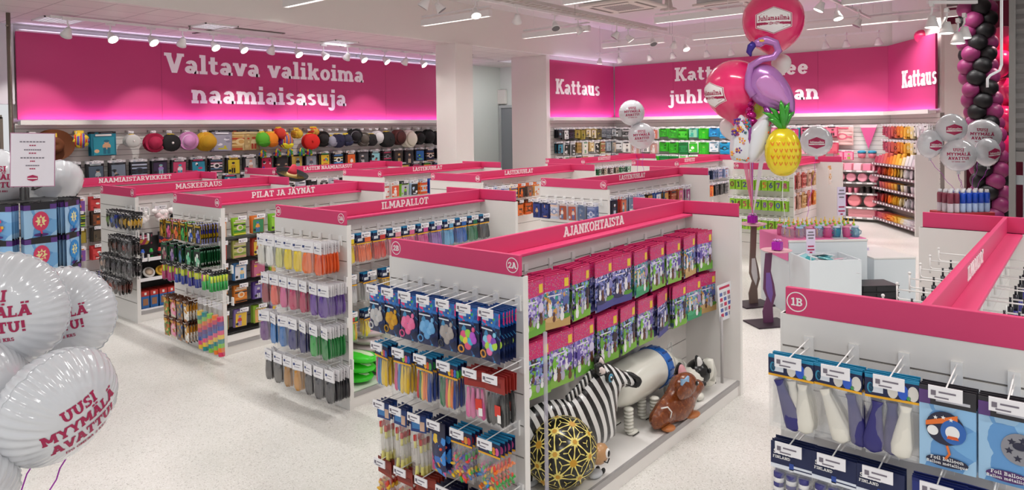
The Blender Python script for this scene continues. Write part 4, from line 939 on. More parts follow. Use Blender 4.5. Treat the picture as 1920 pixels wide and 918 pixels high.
for ri, (z, us, cl, row) in enumerate([(1.345, rng(8.95, 8.35, 6), [('#1c1c1c', '#6c8c2c'), ('#1c1a1c', '#284c9c'), ('#2844b0', '#1c1c1c'), ('#1c1c1c', '#8c6c1c'), ('#18181a', '#c89c1c'), ('#1a1a1a', '#d8a820')], 'top'),
                       (1.05, rng(8.92, 8.38, 5), [('#2c2420', '#4c3428'), ('#1c1a1a', '#6c3c2c'), ('#201c1c', '#3c2c2c'), ('#181616', '#7c3830'), ('#2c2828', '#504040')], 'second'),
                       (.81, rng(9.15, 8.38, 6), [('#2c2c2c', '#b89c8c'), ('#1c1c1e', '#4c4448'), ('#201e20', '#3c3440'), ('#1a1a1c', '#383438'), ('#282628', '#544c50'), ('#1e1c1e', '#443c40')], 'third'),
                       (.57, rng(9.3, 8.65, 6), [('#6c4c1c', '#c89c3c'), ('#3c2418', '#8c5c2c'), ('#2c3c4c', '#b84c3c'), ('#4c2c1c', '#a0442c'), ('#2c1c18', '#5c2c20'), ('#281c18', '#642c20')], 'bottom')]):
    stock('D', 'end', z, us, [(masks(a, b, 'disguise'), ['dark', 'brown', 'grey', 'amber'][ri]+' disguise glasses in clear bags', 'disguise') for a, b in cl], row, 4, .035, False, .23, .2)

# generic small packs for the farther stands
def small(nm, w, h, cols, head=None, sc=30, seed=0, d=.014):
    return pack(nm, w, h, .03 if head else 0., head or '#ffffff', [(-.35, -.2, -.7, -.2, cols[1]), (-.1, .35, -.6, -.35, '#8c8894')] if head else [], C(cols[0], .35), None, d, front=prints(cols, seed), nb=4)
fz = [['#22306c', '#2c3c84', '#1c2858', '#c8a484', '#1c2858'], ['#202c64', '#2c3c80', '#c89c80', '#18244c'], ['#dcd8e4', '#b8c8e0', '#e8c8b0', '#8c98bc'], ['#d8d4e0', '#a8543c', '#5c84b0', '#e8d8d0'], ['#d0d4e4', '#b85c48', '#4c6ca8', '#e0d0c8'], ['#8c94a8', '#5c6c8c', '#b8a4a0', '#6c84ac'], ['#7484b4', '#4c5c94', '#98a4cc', '#c8cce0']]
stock('I', 'end', 1.33, rng(5.44, 4.62, 7), [(small('paper_pack', .12, .22, c, '#e8e8f0', 34, i), n+' printed party packs with white tops', 'party pack') for i, (c, n) in enumerate(zip(fz, ['navy', 'dark navy', 'white and cream', 'white and red', 'pale blue and red', 'grey blue', 'periwinkle']))], 'top', 3, .03, True, .23, .08)
sd = [['#dce0ec', '#7cb8d8', '#c8d0e4', '#5c6ca0'], ['#2c2c44', '#1c1c2c', '#d0d4e4', '#44445c'], ['#c83c38', '#e07c5c', '#4c8ca8', '#d8d8dc'], ['#a8b4c8', '#7c8cac', '#d8dce8', '#94a0bc'], ['#c8d4ec', '#3c5cb8', '#e0e4f0', '#8c9ccc'], ['#3c2c28', '#c88c3c', '#8ca0d8', '#5c4c48'], ['#2c5cb0', '#e8e8ec', '#98b4e0', '#3c4c8c'], ['#3c6c94', '#d89c4c', '#3c8c6c', '#a83c34'], ['#a84430', '#d8a080', '#3c3c44', '#c86c50'], ['#c88c4c', '#d86c9c', '#e8b47c', '#b86c5c'], ['#e0d8e0', '#a83c84', '#d0c4d0', '#f0ecf0']]
sn_ = ['white and blue', 'black', 'red', 'grey', 'pale blue', 'brown and blue', 'royal blue', 'teal and orange', 'rust', 'tan and pink', 'white and plum']
stock('I', 'side', 1.33, rng(7.62, 10.02, 11), [(small('paper_pack', .17, .25, c, '#e8e8f0', 26, 10+i), n+' party packs', 'party pack') for i, (c, n) in enumerate(zip(sd, sn_))], 'top', 3, .04, True, .23, .06)
gs = [['#f0ece8', '#d8442c', '#e8e4e0'], ['#f0ece8', '#e05a34', '#ece8e4'], ['#8ccc3c', '#b8bcc4', '#3c3c40'], ['#b8d0ec', '#1c1c20', '#e8ecf0'], ['#e87c2c', '#d83c2c', '#b8ccdc'], ['#2448a8', '#1c3c94', '#3c5cb8'], ['#d83c30', '#3ca040', '#f0d8b0'], ['#4c8c34', '#c8442c', '#2c2c2c']]
stock('G', 'side', 1.36, rng(7.58, 9.1, 8), [(small('paper_pack', .18, .24, c, c[-1], 18, 30+i), n+' party packs', 'party pack') for i, (c, n) in enumerate(zip(gs, ['white and red', 'cream and red', 'lime and grey', 'football', 'orange', 'dark blue', 'red and green', 'green and black']))], 'top', 3, .04, True, .23, .06)
hs = [['#e8e8f0', '#5c7cc0', '#d8dce8'], ['#c8d0e4', '#3c5cb0', '#e8e8f0'], ['#e0e4ec', '#2c4ca0', '#c8d0e0'], ['#4c6cb8', '#c8ccdc', '#e8e8f0'], ['#e8a02c', '#3c5cb0', '#f0e8d8'], ['#f07c24', '#3a2c28', '#e8642c'], ['#5c4c48', '#8c6c5c', '#d8642c'], ['#f0a030', '#e8e0d8', '#e8742c']]
stock('H', 'side', 1.36, rng(7.6, 8.95, 8), [(small('paper_pack', .16, .2, c, c[-1], 18, 50+i), n+' party packs', 'party pack') for i, (c, n) in enumerate(zip(hs, ['white and blue', 'pale blue', 'white and navy', 'blue', 'orange and blue', 'orange and black', 'brown', 'yellow and white']))], 'top', 3, .04, True, .23, .06)
stock('H', 'side', 1.1, rng(8.3, 8.95, 4), [(small('paper_pack', .16, .22, c, c[-1], 18, 60+i), n+' party packs', 'party pack') for i, (c, n) in enumerate(zip([['#d8d4d0', '#c83c2c', '#a8b8c8'], ['#8c4c2c', '#e8742c', '#4c2c1c'], ['#e86c24', '#d8541c', '#5c3420'], ['#f08030', '#4c3024', '#e8a030']], ['grey and red', 'brown and orange', 'bright orange', 'orange and brown']))], 'second', 3, .04, True, .23, .06)
js = [['#3c8c5c', '#e8e4e0', '#2c4c3c'], ['#2c2c2c', '#8cc8a8', '#e8e8e8'], ['#3ca060', '#1c2c24', '#d8dcd8'], ['#4c4440', '#c8b8a0', '#2c2824'], ['#2c2a2a', '#8c4c44', '#e0dcd8'], ['#383434', '#b8a890', '#1c1a1a']]
stock('J', 'side', 1.37, rng(12.3, 14.5, 10), [(small('paper_pack', .14, .16, js[i % 6], '#e8e8f0', 20, 70+i % 6), ['green', 'black and mint', 'dark green', 'brown', 'black and red', 'taupe'][i % 6]+' candle packs', 'candle pack') for i in range(10)], 'top', 2, .05, True, .23, .06)
stock('K', 'side', 1.33, rng(13.75, 14.75, 4), [(small('paper_pack', .2, .22, c, '#e8e8f0', 16, 80+i), n+' napkin packs', 'napkin pack') for i, (c, n) in enumerate(zip([['#8c9cc0', '#5c6c9c', '#d8dce8'], ['#34405c', '#4c5c84', '#8c98b8'], ['#a8b0cc', '#d8c8d0', '#6c7cac'], ['#8c9cc8', '#c8d0e4', '#9c5c64']], ['grey blue', 'dark blue', 'lavender', 'pale blue']))], 'top', 3, .04, True, .23, .06)
stock('K', 'side', 1.02, rng(13.7, 14.75, 5), [(small('paper_pack', .18, .26, c, '#e8e8f0', 16, 90+i), n+' straw packs', 'straw pack') for i, (c, n) in enumerate(zip([['#e87c34', '#f0a050', '#d8442c'], ['#e0502c', '#f08c3c', '#c83c24'], ['#2c2c30', '#4c4c50', '#1c1c20'], ['#383838', '#5c5c5c', '#242424'], ['#6c6c6c', '#8c8c8c', '#4c4c4c']], ['orange', 'red orange', 'black', 'dark grey', 'grey']))], 'second', 3, .04, True, .23, .06)
# number candles on the end of the far stand
def candle(n, c):
    P = small('candle_pack', .1, .2, ['#8cc42c', '#98d034', '#84bc28', '#a0d83c'], '#e8ecd8', 10, 3)
    mb = MB(); text(mb, str(n), .09, 0, -.15, -.0155, .004); mb.build('number', C(c), P.o); return P
for ri, (z, row) in enumerate([(1.35, 'top'), (1.02, 'second'), (.68, 'third')]):
    cs_ = ['#7c3c34', '#3c3c54', '#4c3c8c', '#8c2c2c', '#c83c5c', '#d8742c', '#3c4484', '#7c3c9c', '#b83c7c', '#3c5cb0']
    stock('L', 'end', z, rng(4.77, 3.88, 9), [(candle((i+ri*3) % 10, cs_[(i+2*ri) % 10]), 'green cards of number candles', 'candle') for i in range(9)], row, 2, .05, True, .2, .04)
ls = [['#e09080', '#d87c70', '#c8685c', '#e8a898'], ['#d8542c', '#e89c34', '#b83c2c', '#f0c44c'], ['#8c2c34', '#a83c44', '#6c2028', '#c85c5c'], ['#b86c5c', '#c88c7c', '#5c2c28', '#e0b0a0'], ['#c85c54', '#e8b0a8', '#8c3c38', '#d88c80'], ['#e0c0a8', '#c89c84', '#d8b098', '#8c4c3c'], ['#d8b074', '#c89c5c', '#e8d0a0', '#a87c44']]
for z, row, n in ((1.37, 'top', 7), (1.0, 'second', 7)):
    stock('L', 'side', z, rng(12.1, 13.9, n), [(small('paper_pack', .2, .28, ls[(i+(z < 1.1)*2) % 7], None, 16, 110+i), ['coral', 'orange and red', 'maroon', 'brown red', 'salmon', 'tan', 'straw'][(i+(z < 1.1)*2) % 7]+' party packs', 'party pack') for i in range(n)], row, 3, .04, True, .24, .06)
o = small('paper_pack', .2, .36, ['#f0ece4', '#e8e0d4', '#f4f0e8', '#d8a030'], '#d8a45c', 14, 150).put((14.5, 3.95, 1.42), (0, 0, 0), 'white garland pack with a gold top, last on the stand behind the pineapple', 'garland pack')

# E long side, F long side, D long side
es = [['#e8e0e8', '#7c4c9c', '#5c3c30', '#e87c2c'], ['#b82c30', '#c83c3c', '#e8e4e0', '#8c1c20'], ['#3c5c3c', '#8cc83c', '#c8c02c', '#2c2c28'], ['#3c2c24', '#6c3c20', '#b8581c', '#2c201c'], ['#5c4c1c', '#a08c2c', '#3c3418', '#c8b03c'], ['#2c2824', '#4c4030', '#5c5444', '#1c1a18']]
for ri, z in enumerate((1.33, 1.12, .88, .62)):
    stock('E', 'side', z, rng(3.78, 5.4, 8), [(small('costume_bag', .17, .2, es[(i+ri*2) % 6], None, 18, 160+(i+ri*2) % 6), ['purple and white', 'red', 'green', 'brown', 'olive', 'black'][(i+ri*2) % 6]+' dress-up bags', 'dress-up bag') for i in range(8)], ['top', 'second', 'third', 'fourth'][ri], 3, .04, True, .24, .2)
for i in range(4):
    mb = MB(); mb.ball((0, 0, .06), (.13, .12, .06), i % 2, 12, 7); mb.ball((.05, -.04, .1), (.09, .08, .04), 1-i % 2, 10, 6)
    o = mb.build('plush_cap', [C(['#2c7cc0', '#c83c24', '#d8742c', '#3c8c3c'][i]), C(['#d8482c', '#3c3ca0', '#8c3c1c', '#e8c03c'][i])], None, True, (3.8+.26*i, 11.2, .12))
    tag(o, '%s cloth cap on the base shelf, NAAMIAISTARVIKKEET stand' % ['blue and red', 'red', 'orange', 'green'][i], 'cap', 'cloth caps on the base shelf')
fs = [['#1c1c1e', '#2c2a2c', '#d8d8d8', '#141416'], ['#e8e4e4', '#1c1c1c', '#c8c4c4', '#2c2c2c'], ['#b8b8c4', '#8c8c98', '#d8d8e0', '#6c6c78']]
stock('F', 'side', 1.34, rng(6.9, 9.3, 11), [(small('costume_bag', .2, .26, fs[i % 3], None, 14, 180+i % 3), ['black', 'black and white', 'grey'][i % 3]+' child costumes', 'costume') for i in range(11)], 'top', 3, .04, True, .24, .15)
sm = MB(); sm.lathe([(.0, .22), (.04, .2), (.065, .12), (.085, .06)], 20, 0); sm.lathe([(.085, .06), (.095, .0)], 20, 1); sm.lathe([(.095, .0), (.15, -.02), (.2, -.015)], 24, 2); sm.lathe([(.2, -.015), (.24, .0)], 24, 3); sm.lathe([(.24, 0), (.27, .025), (.285, .06), (.27, .03), (.2, -.03)], 24, 4)
o = sm.build('sombrero', [C('#d83a50', .7), C('#e8cc8c', .7), C('#c8302c', .7), C('#f0c83c', .7), C('#1c1a1c', .8)], None, True, (6.95, 10.72, 1.47)); o.rotation_euler = (.35, .1, 0)
tag(o, 'sombrero with pink crown and striped brim behind the PILAT JA header', 'hat')
# face-paint side of the MASKEERAUS stand: wigs on pegs, trays and shelves
def wig(c, c2):
    mb = MB(); rr = random.Random(len(c)+ord(c[1]))
    for k in range(16): mb.ball((rr.uniform(-.07, .07), rr.uniform(-.03, .03), -.1+rr.uniform(-.06, .06)), rr.uniform(.025, .04), k % 2, 8, 6)
    r = mb.build('wig', [C(c, .9), C(c2, .9)], None, True)
    hb = MB(); hb.b2(-.05, .05, -.002, .002, -.03, .014); hb.build('header_card', C('#e8e4ea'), r); return Proto(r)
stock('D', 'side', 1.32, rng(3.75, 5.3, 8), [(wig(*[('#f0ecea', '#e8e4e2'), ('#f0d8d8', '#f4eeec'), ('#ece8e6', '#1c1c1e'), ('#1e1c1e', '#2c2a2c')][i % 4]), ['white', 'pale pink', 'white and black', 'black'][i % 4]+' fluffy hair pieces', 'hair piece') for i in range(8)], 'top', 2, .06, True, .22, .1)
for z, nm in ((.74, 'a'), (.5, 'b'), (.13, 'c')):
    sb_ = MB(); sb_.b2(.05, 2.0, -.44, -.04, z-.02, z); s_ = sb_.build('metal_shelf', M_BLACK, G['D']); MB().b2(.05, 2.0, -.455, -.44, z-.035, z+.005).build('price_rail', M_TAG, s_)
MB().b2(.05, 2.0, -.05, -.035, .2, .95).build('back_board', mat('dark_board', '#3c3a3a', .6), G['D'])
for i in range(12):
    mb = MB(); mb.lathe([(.022, 0), (.022, .075), (.014, .085), (.014, .1), (0, .1)], 10, 0); mb.lathe([(.0225, .015), (.0225, .06)], 10, 1)
    o = mb.build('paint_bottle', [C(['#2c5cc0', '#2cb04c', '#d83c3c', '#e8d03c', '#e8742c', '#3cc0d8'][i % 6], .3), C('#1c1c20')], None, True, (3.68+.1*i, 8.86, .742))
    tag(o, '%s paint bottle on the MASKEERAUS tray, %s from its end' % (['blue', 'green', 'red', 'yellow', 'orange', 'cyan'][i % 6], ORD[i]), 'paint bottle', 'paint bottles on the MASKEERAUS stand')
for i in range(10):
    mb = MB(); mb.lathe([(.065, 0), (.07, .02), (.068, .03), (0, .034)], 16, 0); mb.lathe([(.05, .0345), (0, .036)], 14, 1)
    o = mb.build('face_paint_pot', [C(['#e8e4e0', '#f0c048', '#c8c8d0', '#3c6cb8', '#d8a43c'][i % 5], .3), C(['#d8c0a8', '#e8a82c', '#8c9cb8', '#e8e8ec', '#c83c3c'][i % 5], .4)], None, True, (3.74+.15*i, 8.86, .545)); o.rotation_euler = (.9, 0, 0)
    tag(o, '%s face-paint pot on the MASKEERAUS shelf, %s from its end' % (['white', 'yellow', 'silver', 'blue', 'gold'][i % 5], ORD[i]), 'face paint', 'face-paint pots on the MASKEERAUS stand')
pbx = MB(); pbx.b2(-.045, .045, -.05, .05, 0, .2, 0); pbx.b2(-.046, .046, -.051, .051, .15, .21, 1); pbx.b2(-.03, .03, -.0525, -.051, .04, .12, 2); pbx.b2(-.012, .012, -.0525, -.051, .165, .195, 3)
pbx = Proto(pbx.build('paint_box', [C('#2464a8', .35), C('#b83028', .35), C('#9c6c4c'), C('#e8e4e0')]))
for i in range(13):
    for k in range(2): pbx.put((3.68+.105*i, 8.86+.11*k, .13), (0, 0, R.uniform(-.04, .04)), 'blue box with red top on the lowest MASKEERAUS shelf, %s column' % ORD[i], 'paint box', 'paint boxes on the lowest MASKEERAUS shelf')
for i in range(6):
    o = MB().b2(-.1, .1, -.01, .01, 0, .16, 0).b2(-.09, .09, -.012, -.01, .02, .14, 1).build('paint_set', [C('#1c181c'), artcol('paint_set_%d' % (i % 2), [['#1c181c', '#a82c54', '#c8a02c', '#1c1c1c'], ['#2c1c4c', '#d8482c', '#3c2c5c', '#e8a04c']][i % 2], 20, i % 2)], None, False, (3.8+.27*i, 9.1, .845))
    tag(o, 'dark face-paint set leaning above the bottles, %s from the stand end' % ORD[i], 'paint set', 'paint sets on the MASKEERAUS stand')

# end of the closest stand: blue and white balloons, foil balloon cards, Finland packs
FIN = [(-.5, .5, -1, -.87, YEL), (-.42, -.16, -.7, -.36, '#e6ecf4')]
def egg(col, cx, h=.4):
    return [('e', cx, -.45, .1, .42, col)]
def sock(cols, lean):
    def f(r, w, h, hh, d):
        mb = MB(); ks = list(dict.fromkeys(cols)); n = len(cols)
        for i, c in enumerate(cols):
            x = (-.26+.52*i/max(1, n-1))*w; dx = lean[i]*w
            P = [(x, 0, -hh-.01), (x+dx*.1, 0, -hh-.03), (x+dx*.4, 0, -hh-.075), (x+dx*.9, 0, -h+.05), (x+dx, 0, -h+.02), (x+dx*1.05, 0, -h+.008)]
            o = len(mb.v); mb.tube(P, [.019, .015, .022, .034, .03, .008], ks.index(c), 12)
            for j in range(o, len(mb.v)): mb.v[j] = (mb.v[j][0], mb.v[j][1]*.45+(.006 if i % 2 else -.006), mb.v[j][2])
        mb.build('balloon', [C(c, .45) for c in ks], r, True)
    return f
bw = lambda cols, lean: pack('balloon_bag', .165, .26, .062, NAVY, FIN+egg('#e4e0d8', .02)+egg('#dcd8d0', .39)+egg('#2a5cc8', .21)+[('e', -.4, -.45, .06, .3, '#2c8cb0'), ('e', -.385, -.45, .045, .24, NAVY), (.12, .3, -.4, -.36, '#8cacec'), (.12, .28, -.5, -.46, '#8cacec'), ('e', .31, -.72, .04, .12, '#3c9c50')], None, sock(cols, lean), .02, '#1a86b0', nb=8)
RE = [(bw(['#302c74', '#e8e4d8', '#e4e0d4'], [.34, .2, .05]), 'blue and white balloons', T), (bw(['#e8e4d8', '#302c74'], [.35, .2]), 'white over blue balloons', T), (bw(['#302c74', '#2c286c', '#e8e4d8'], [-.1, 0, -.1]), 'dark blue and creased white balloons', T)]
def sky(kind):
    b = art('sky_print', ['#6ca4d8', '#74acdc', '#8cbce4', '#6ca4d8', '#a0c8e8', '#6098d0'], 9, .3, 2)
    P = pack('foil_balloon_card', .16, .255, .045, '#2c2a30', [(-.5, -.3, -1, 0, '#5c3c7c'), (-.2, .4, -.7, -.5, '#c8c8d0')], b, None, .006, None, nb=4)
    mb = MB(); y = -.0075
    disc = lambda cx, cz, rx, rz_, mi, yy: mb.prism([(cx+rx*math.cos(2*PI*j/24), cz+rz_*math.sin(2*PI*j/24)) for j in range(24)], yy-.001, yy, mi)
    if kind == 0:
        disc(-.005, -.115, .055, .055, 0, y); mb.prism([(-.06, -.115), (.03, -.085), (.03, -.065), (-.06, -.1)], y-.002, y-.001, 1)
        disc(-.04, -.128, .016, .016, 2, y-.001); disc(.018, -.122, .036, .04, 3, y-.0015); disc(.016, -.124, .02, .022, 2, y-.003); mb.prism([(0, -.145), (.034, -.145), (.03, -.135), (.004, -.135)], y-.005, y-.004, 4)
        for s in range(3):
            cx, cz = -.032+s*.022, -.083+.004*(s == 1); mb.prism([(cx+(.007 if j % 2 == 0 else .003)*math.cos(PI/2+PI*j/5), cz+(.007 if j % 2 == 0 else .003)*math.sin(PI/2+PI*j/5)) for j in range(10)], y-.003, y-.002, 2)
        mb.tube([(0, y, -.17), (.008, y-.004, -.195), (-.004, y, -.215)], .004, 1, 6)
    else:
        disc(.03, -.13, .05, .05, 5, y)
        for s in range(6):
            a = s*PI/3+.3; cx, cz = .03+.03*math.cos(a), -.13+.03*math.sin(a); q = .012
            mb.prism([(cx+(q if j % 2 == 0 else q*.45)*math.cos(PI/2+PI*j/5), cz+(q if j % 2 == 0 else q*.45)*math.sin(PI/2+PI*j/5)) for j in range(10)], y-.002, y-.001, 0)
        disc(.03, -.12, .02, .012, 0, y-.002)
    disc(0, -.225, .06, .018, 6 if kind else 0, y)
    text(mb, 'Foil Balloon', .0115, 0, -.222, y-.0015, 0, 2, w=.16); text(mb, 'Ballon métallique', .0095, 0, -.236, y-.0015, 0, 2, w=.16)
    mb.build('printed_picture', [C('#1c1e3a', .35), C('#e8742c', .35), C('#f0f0f0', .4), C('#2a64b4', .35), C('#d85a24', .4), C('#8c8c94', .3), C('#4c2464', .35)], P.o)
    return P
RE += [(sky(0), 'sky blue foil balloon cards with a blue mask picture', 'foil balloon card'), (sky(1), 'sky blue foil balloon cards with a grey star picture', 'foil balloon card')]
stock('R', 'end', 1.37, [.865, .70, .53, .365, .20], RE, 'top', [4, 4, 4, 4, 4], .02, True, .24, .07)
def suomi():
    P = pack('streamer_pack', .15, .24, .085, '#14204c', [(-.5, .5, -1, -.9, '#e8ecf2'), (-.5, -.05, -.9, -.82, '#e0e6f0'), (-.05, .06, -.95, -.66, '#2c4ca0'), (.06, .5, -.84, -.74, '#e0e6f0')], None, None, .022)
    h_ = P.o.children[0]
    tb = MB(); text(tb, 'SUOMI', .017, -.03, -.03, -.004, .0008, sx=.9); text(tb, 'FINLAND', .0105, -.035, -.046, -.004, .0008); tb.build('lettering', M_LETTER, h_)
    sb2 = MB()
    for x in (-.045, 0, .045):
        for k in range(8): sb2.tube([(x, 0, -.1-k*.017), (x, 0, -.117-k*.017)], .019, k % 2, 12)
    sb2.build('streamer_roll', [C('#3c3a80', .4), C('#eceaea', .4)], P.o, True); return P
su = (suomi(), 'SUOMI FINLAND packs of blue and white streamers', 'streamer pack')
bl = (pack('balloon_bag', .16, .24, .07, '#1c2c7c', [(-.5, .5, -1, -.8, '#e8ecf2')], None, longs(['#28286c', '#e8e4dc', '#28286c', '#e0dcd4'], lean=.01), .018, '#14246c'), 'blue and white Finland balloons', T)
stock('R', 'end', 1.045, [.865, .715, .565, .39, .24], [su, su, su, bl, bl], 'second', 4, .02, True, .24, .06)
stock('R', 'end', .72, [.865, .70, .53, .365, .20], [bl, bl, su, bl, su], 'third', 3, .02, True, .24, .06)
# its long sides: scan arms and clothes-peg like clips
ar = MB(); ar.b2(-.015, .015, -.012, 0, -.05, .05); ar.tube([(0, -.01, 0), (0, -.3, 0), (0, -.31, .012)], .0045, n=6); ar.tube([(0, -.01, .05), (0, -.31, .05)], .004, n=6); ar.tube([(0, -.31, -.03), (0, -.31, .075)], .005, n=6); ar.ball((0, -.31, .08), .009, 0, 8, 6)
arm_me = ar.build('peg_hook', M_WIRE, G['R'], True); first = True
for s, y0, rz in ((-1, -.03, 0.), (1, .03, PI)):
    for row, z in enumerate((1.32, 1.02)):
        for i in range(8):
            if first: p = arm_me; first = False
            else: p = bpy.data.objects.new('peg_hook', arm_me.data); COL.objects.link(p); p.parent = G['R']
            p.location = (.3+.33*i, y0, z); p.rotation_euler.z = rz
whistle = MB(); whistle.tube([(0, 0, .01), (0, 0, -.04)], .006, 0, 8); whistle.tube([(0, 0, -.04), (0, 0, -.14)], .013, 0, 8); whistle.b2(-.02, .02, -.012, .012, -.2, -.13, 1)
whistle = Proto(whistle.build('party_horn', [C('#161a24', .3), C('#3c3c8c', .35)], None, True))
for i in range(8):
    for k in range(3):
        whistle.put((3.19+.33*i, .43-.1-.06*k, 1.32), (0, R.uniform(-.1, .1), 0), 'dark party horn, %s arm on the side of the stand signed 1B' % ORD[i], 'party horn', 'party horns on the closest stand')
        if i > 0: whistle.put((3.19+.33*i, .49+.12+.06*k, 1.32), (0, R.uniform(-.1, .1), PI), 'blue party horn, %s arm behind the header of the stand signed 1B' % ORD[i], 'party horn', 'party horns behind the closest header')
# ------------------------------------------------------------------ balloons
def foil_round(Rd, T, seed, nr=16, nt=80, wr=.05, k=34):
    """round foil balloon lying in the XZ plane, front along -Y: puffed sheets, gathered rim"""
    rr = random.Random(seed); ph = [rr.uniform(0, 6.28) for _ in range(4)]; mb = MB(); vs = []; fs = []
    def surf(r, t, sd):
        y = T*max(0., 1-r**2.3)**.62
        e = max(0., (r-.5)/.5); g_ = .35+.65*max(0., math.sin(2.*t+ph[2])+.25*math.sin(5*t+ph[3]))
        y += T*wr*1.15*g_*e**1.3*(1-r**9)*(math.sin(k*t+ph[0]+2.2*math.sin(3*t+ph[1]))+.5*math.sin(17*t+ph[3]+3*r))
        rad = Rd*r*(1+.014*e*e*math.sin(k*t+ph[0]+2.2*math.sin(3*t+ph[1])))
        return (rad*math.cos(t), sd*y, rad*math.sin(t))
    for sd in (-1, 1):
        for i in range(nr+1):
            r = math.sin(PI/2*i/nr)**.9 if i else 0
            for j in range(nt): vs.append(surf(r, 2*PI*j/nt, sd))
    N = (nr+1)*nt
    for s in (0, 1):
        for i in range(nr):
            for j in range(nt):
                a = s*N+i*nt+j; b = s*N+i*nt+(j+1) % nt; q = (a, b, b+nt, a+nt); fs.append(q if s == 0 else q[::-1])
    mb.add(vs, fs); rim = []
    for j in range(nt+1):
        t = 2*PI*j/nt; q = Rd*(1+.012*math.sin(k*t+ph[0])); rim.append((q*math.cos(t), .004*math.sin(k*t*.5), q*math.sin(t)))
    for j in range(nt):
        a, b = Vector(rim[j]), Vector(rim[j+1]); mb.add([a, b, b*1.025, a*1.025], [(0, 1, 2, 3)])
    fy = lambda x, z: -T*max(0., 1-min(1, math.hypot(x, z)/Rd)**2.3)**.62
    return mb, fy
def subdiv_polys(txt, h, cx, cz, mb, fy, mi=0, sx=1., eps=.002):
    text(mb, txt, h, cx, cz, 0, 0, mi, fn=lambda x, z: (x, fy(x, z)-eps, z), sx=sx, w=.25)
def hexa(w, h): return [(-w, -h*.5), (0, -h), (w, -h*.5), (w, h*.5), (0, h), (-w, h*.5)]
def wrap_poly(mb, pts, fy, mi, eps, n=5):
    """convex printed patch laid on the skin"""
    c = (sum(p[0] for p in pts)/len(pts), sum(p[1] for p in pts)/len(pts)); m = len(pts); P = []
    for i in range(m):
        for s in range(n): P.append(tuple(pts[i][k]+(pts[(i+1) % m][k]-pts[i][k])*s/n for k in (0, 1)))
    L = len(P); vs = []; fs = []
    for r in range(n+1):
        for p in P:
            x, z = c[0]+(p[0]-c[0])*r/n, c[1]+(p[1]-c[1])*r/n; vs.append((x, fy(x, z)-eps, z))
    for r in range(n):
        for j in range(L): fs.append((r*L+j, r*L+(j+1) % L, (r+1)*L+(j+1) % L, (r+1)*L+j))
    mb.add(vs, fs, mi)
M_HEX = mat('hexagon_print', '#b02456', .35)
def badge_print(mb, fy, s, zc=0., rev=False):
    a, b = (0, 1) if not rev else (1, 0)
    wrap_poly(mb, [(x, z+zc) for x, z in hexa(s, s*.78)], fy, a, .0012)
    if rev: wrap_poly(mb, [(x*.93, z*.93+zc) for x, z in hexa(s, s*.78)], fy, 1, .002); wrap_poly(mb, [(x*.97, z*.97+zc) for x, z in hexa(s, s*.78)], fy, 0, .0016)
    h = s*.29; tw = text_polys('Juhlamaailma', h)[1]; k = s*1.72/tw
    subdiv_polys('Juhlamaailma', h, 0, zc-.02*s, mb, fy, 1 if not rev else 0, k, .003)
    wrap_poly(mb, [(-s*.96, zc-s*.26), (s*.96, zc-s*.26), (s*.96, zc-s*.1), (-s*.96, zc-s*.1)], fy, 1 if not rev else 0, .0026)
    subdiv_polys('uusi avattu', s*.08, 0, zc-.215*s, mb, fy, 0 if not rev else 1, 1., .0036)
def uusi_print(mb, fy, s, zc=0.):
    for t, h, z in (('UUSI', .3, .42), ('MYYMÄLÄ', .3, .0), ('AVATTU!', .3, -.42), ('ISO OMENA 2 KRS', .1, -.66)):
        subdiv_polys(t, h*s, 0, zc+z*s, mb, fy, 0, .95, .002)
def ribbon(parent, pts, name='ribbon', r=.003, m=None):
    mb = MB(); mb.tube(pts, r, 0, 5); return mb.build(name, m or M_RIB, parent, True)
def facing(loc, yaw=0., tilt=0., roll=0.):
    """rotation that turns the front (-Y) towards the camera side, then off it by yaw"""
    a = math.atan2(loc[1], loc[0]); return (tilt, roll, a-PI/2+yaw)
def foil(loc, Rd, label, prt, yaw=0., tilt=0., roll=0., seed=1, grp=None, tail=None, big=False, T=.62):
    r = empty('foil_balloon', loc, 0, label, 'balloon', grp, rot=facing(loc, yaw, tilt, roll))
    mb, fy = foil_round(Rd, Rd*T, seed, 22 if big else 12, 180 if big else 64, .05 if big else .045, 38)
    mb.build('balloon_skin', M_FOILW, r, True)
    pb = MB()
    if prt == 'badge': badge_print(pb, fy, Rd*.5, -.02)
    elif prt == 'uusi': uusi_print(pb, fy, Rd*.63, .0)
    if prt: pb.build('print', [M_HEX, M_LETTER] if prt == 'badge' else [M_RED], r)
    nb = MB(); nb.prism([(-.03, -Rd*.97), (.03, -Rd*.97), (.018, -Rd*1.1), (.026, -Rd*1.2), (-.026, -Rd*1.2), (-.018, -Rd*1.1)], -.004, .004); nb.build('neck', M_FOILW, r)
    if tail:
        mw = r.matrix_world; m = Matrix.LocRotScale(Vector(loc), r.rotation_euler, None).inverted()
        a = Vector((0, 0, -Rd*1.14)); b = m @ Vector(tail); pts = [a+(b-a)*t/12+Vector((.015*math.sin(t*1.7+seed), 0, 0))*(0 < t < 12) for t in range(13)]
        ribbon(r, pts)
    return r
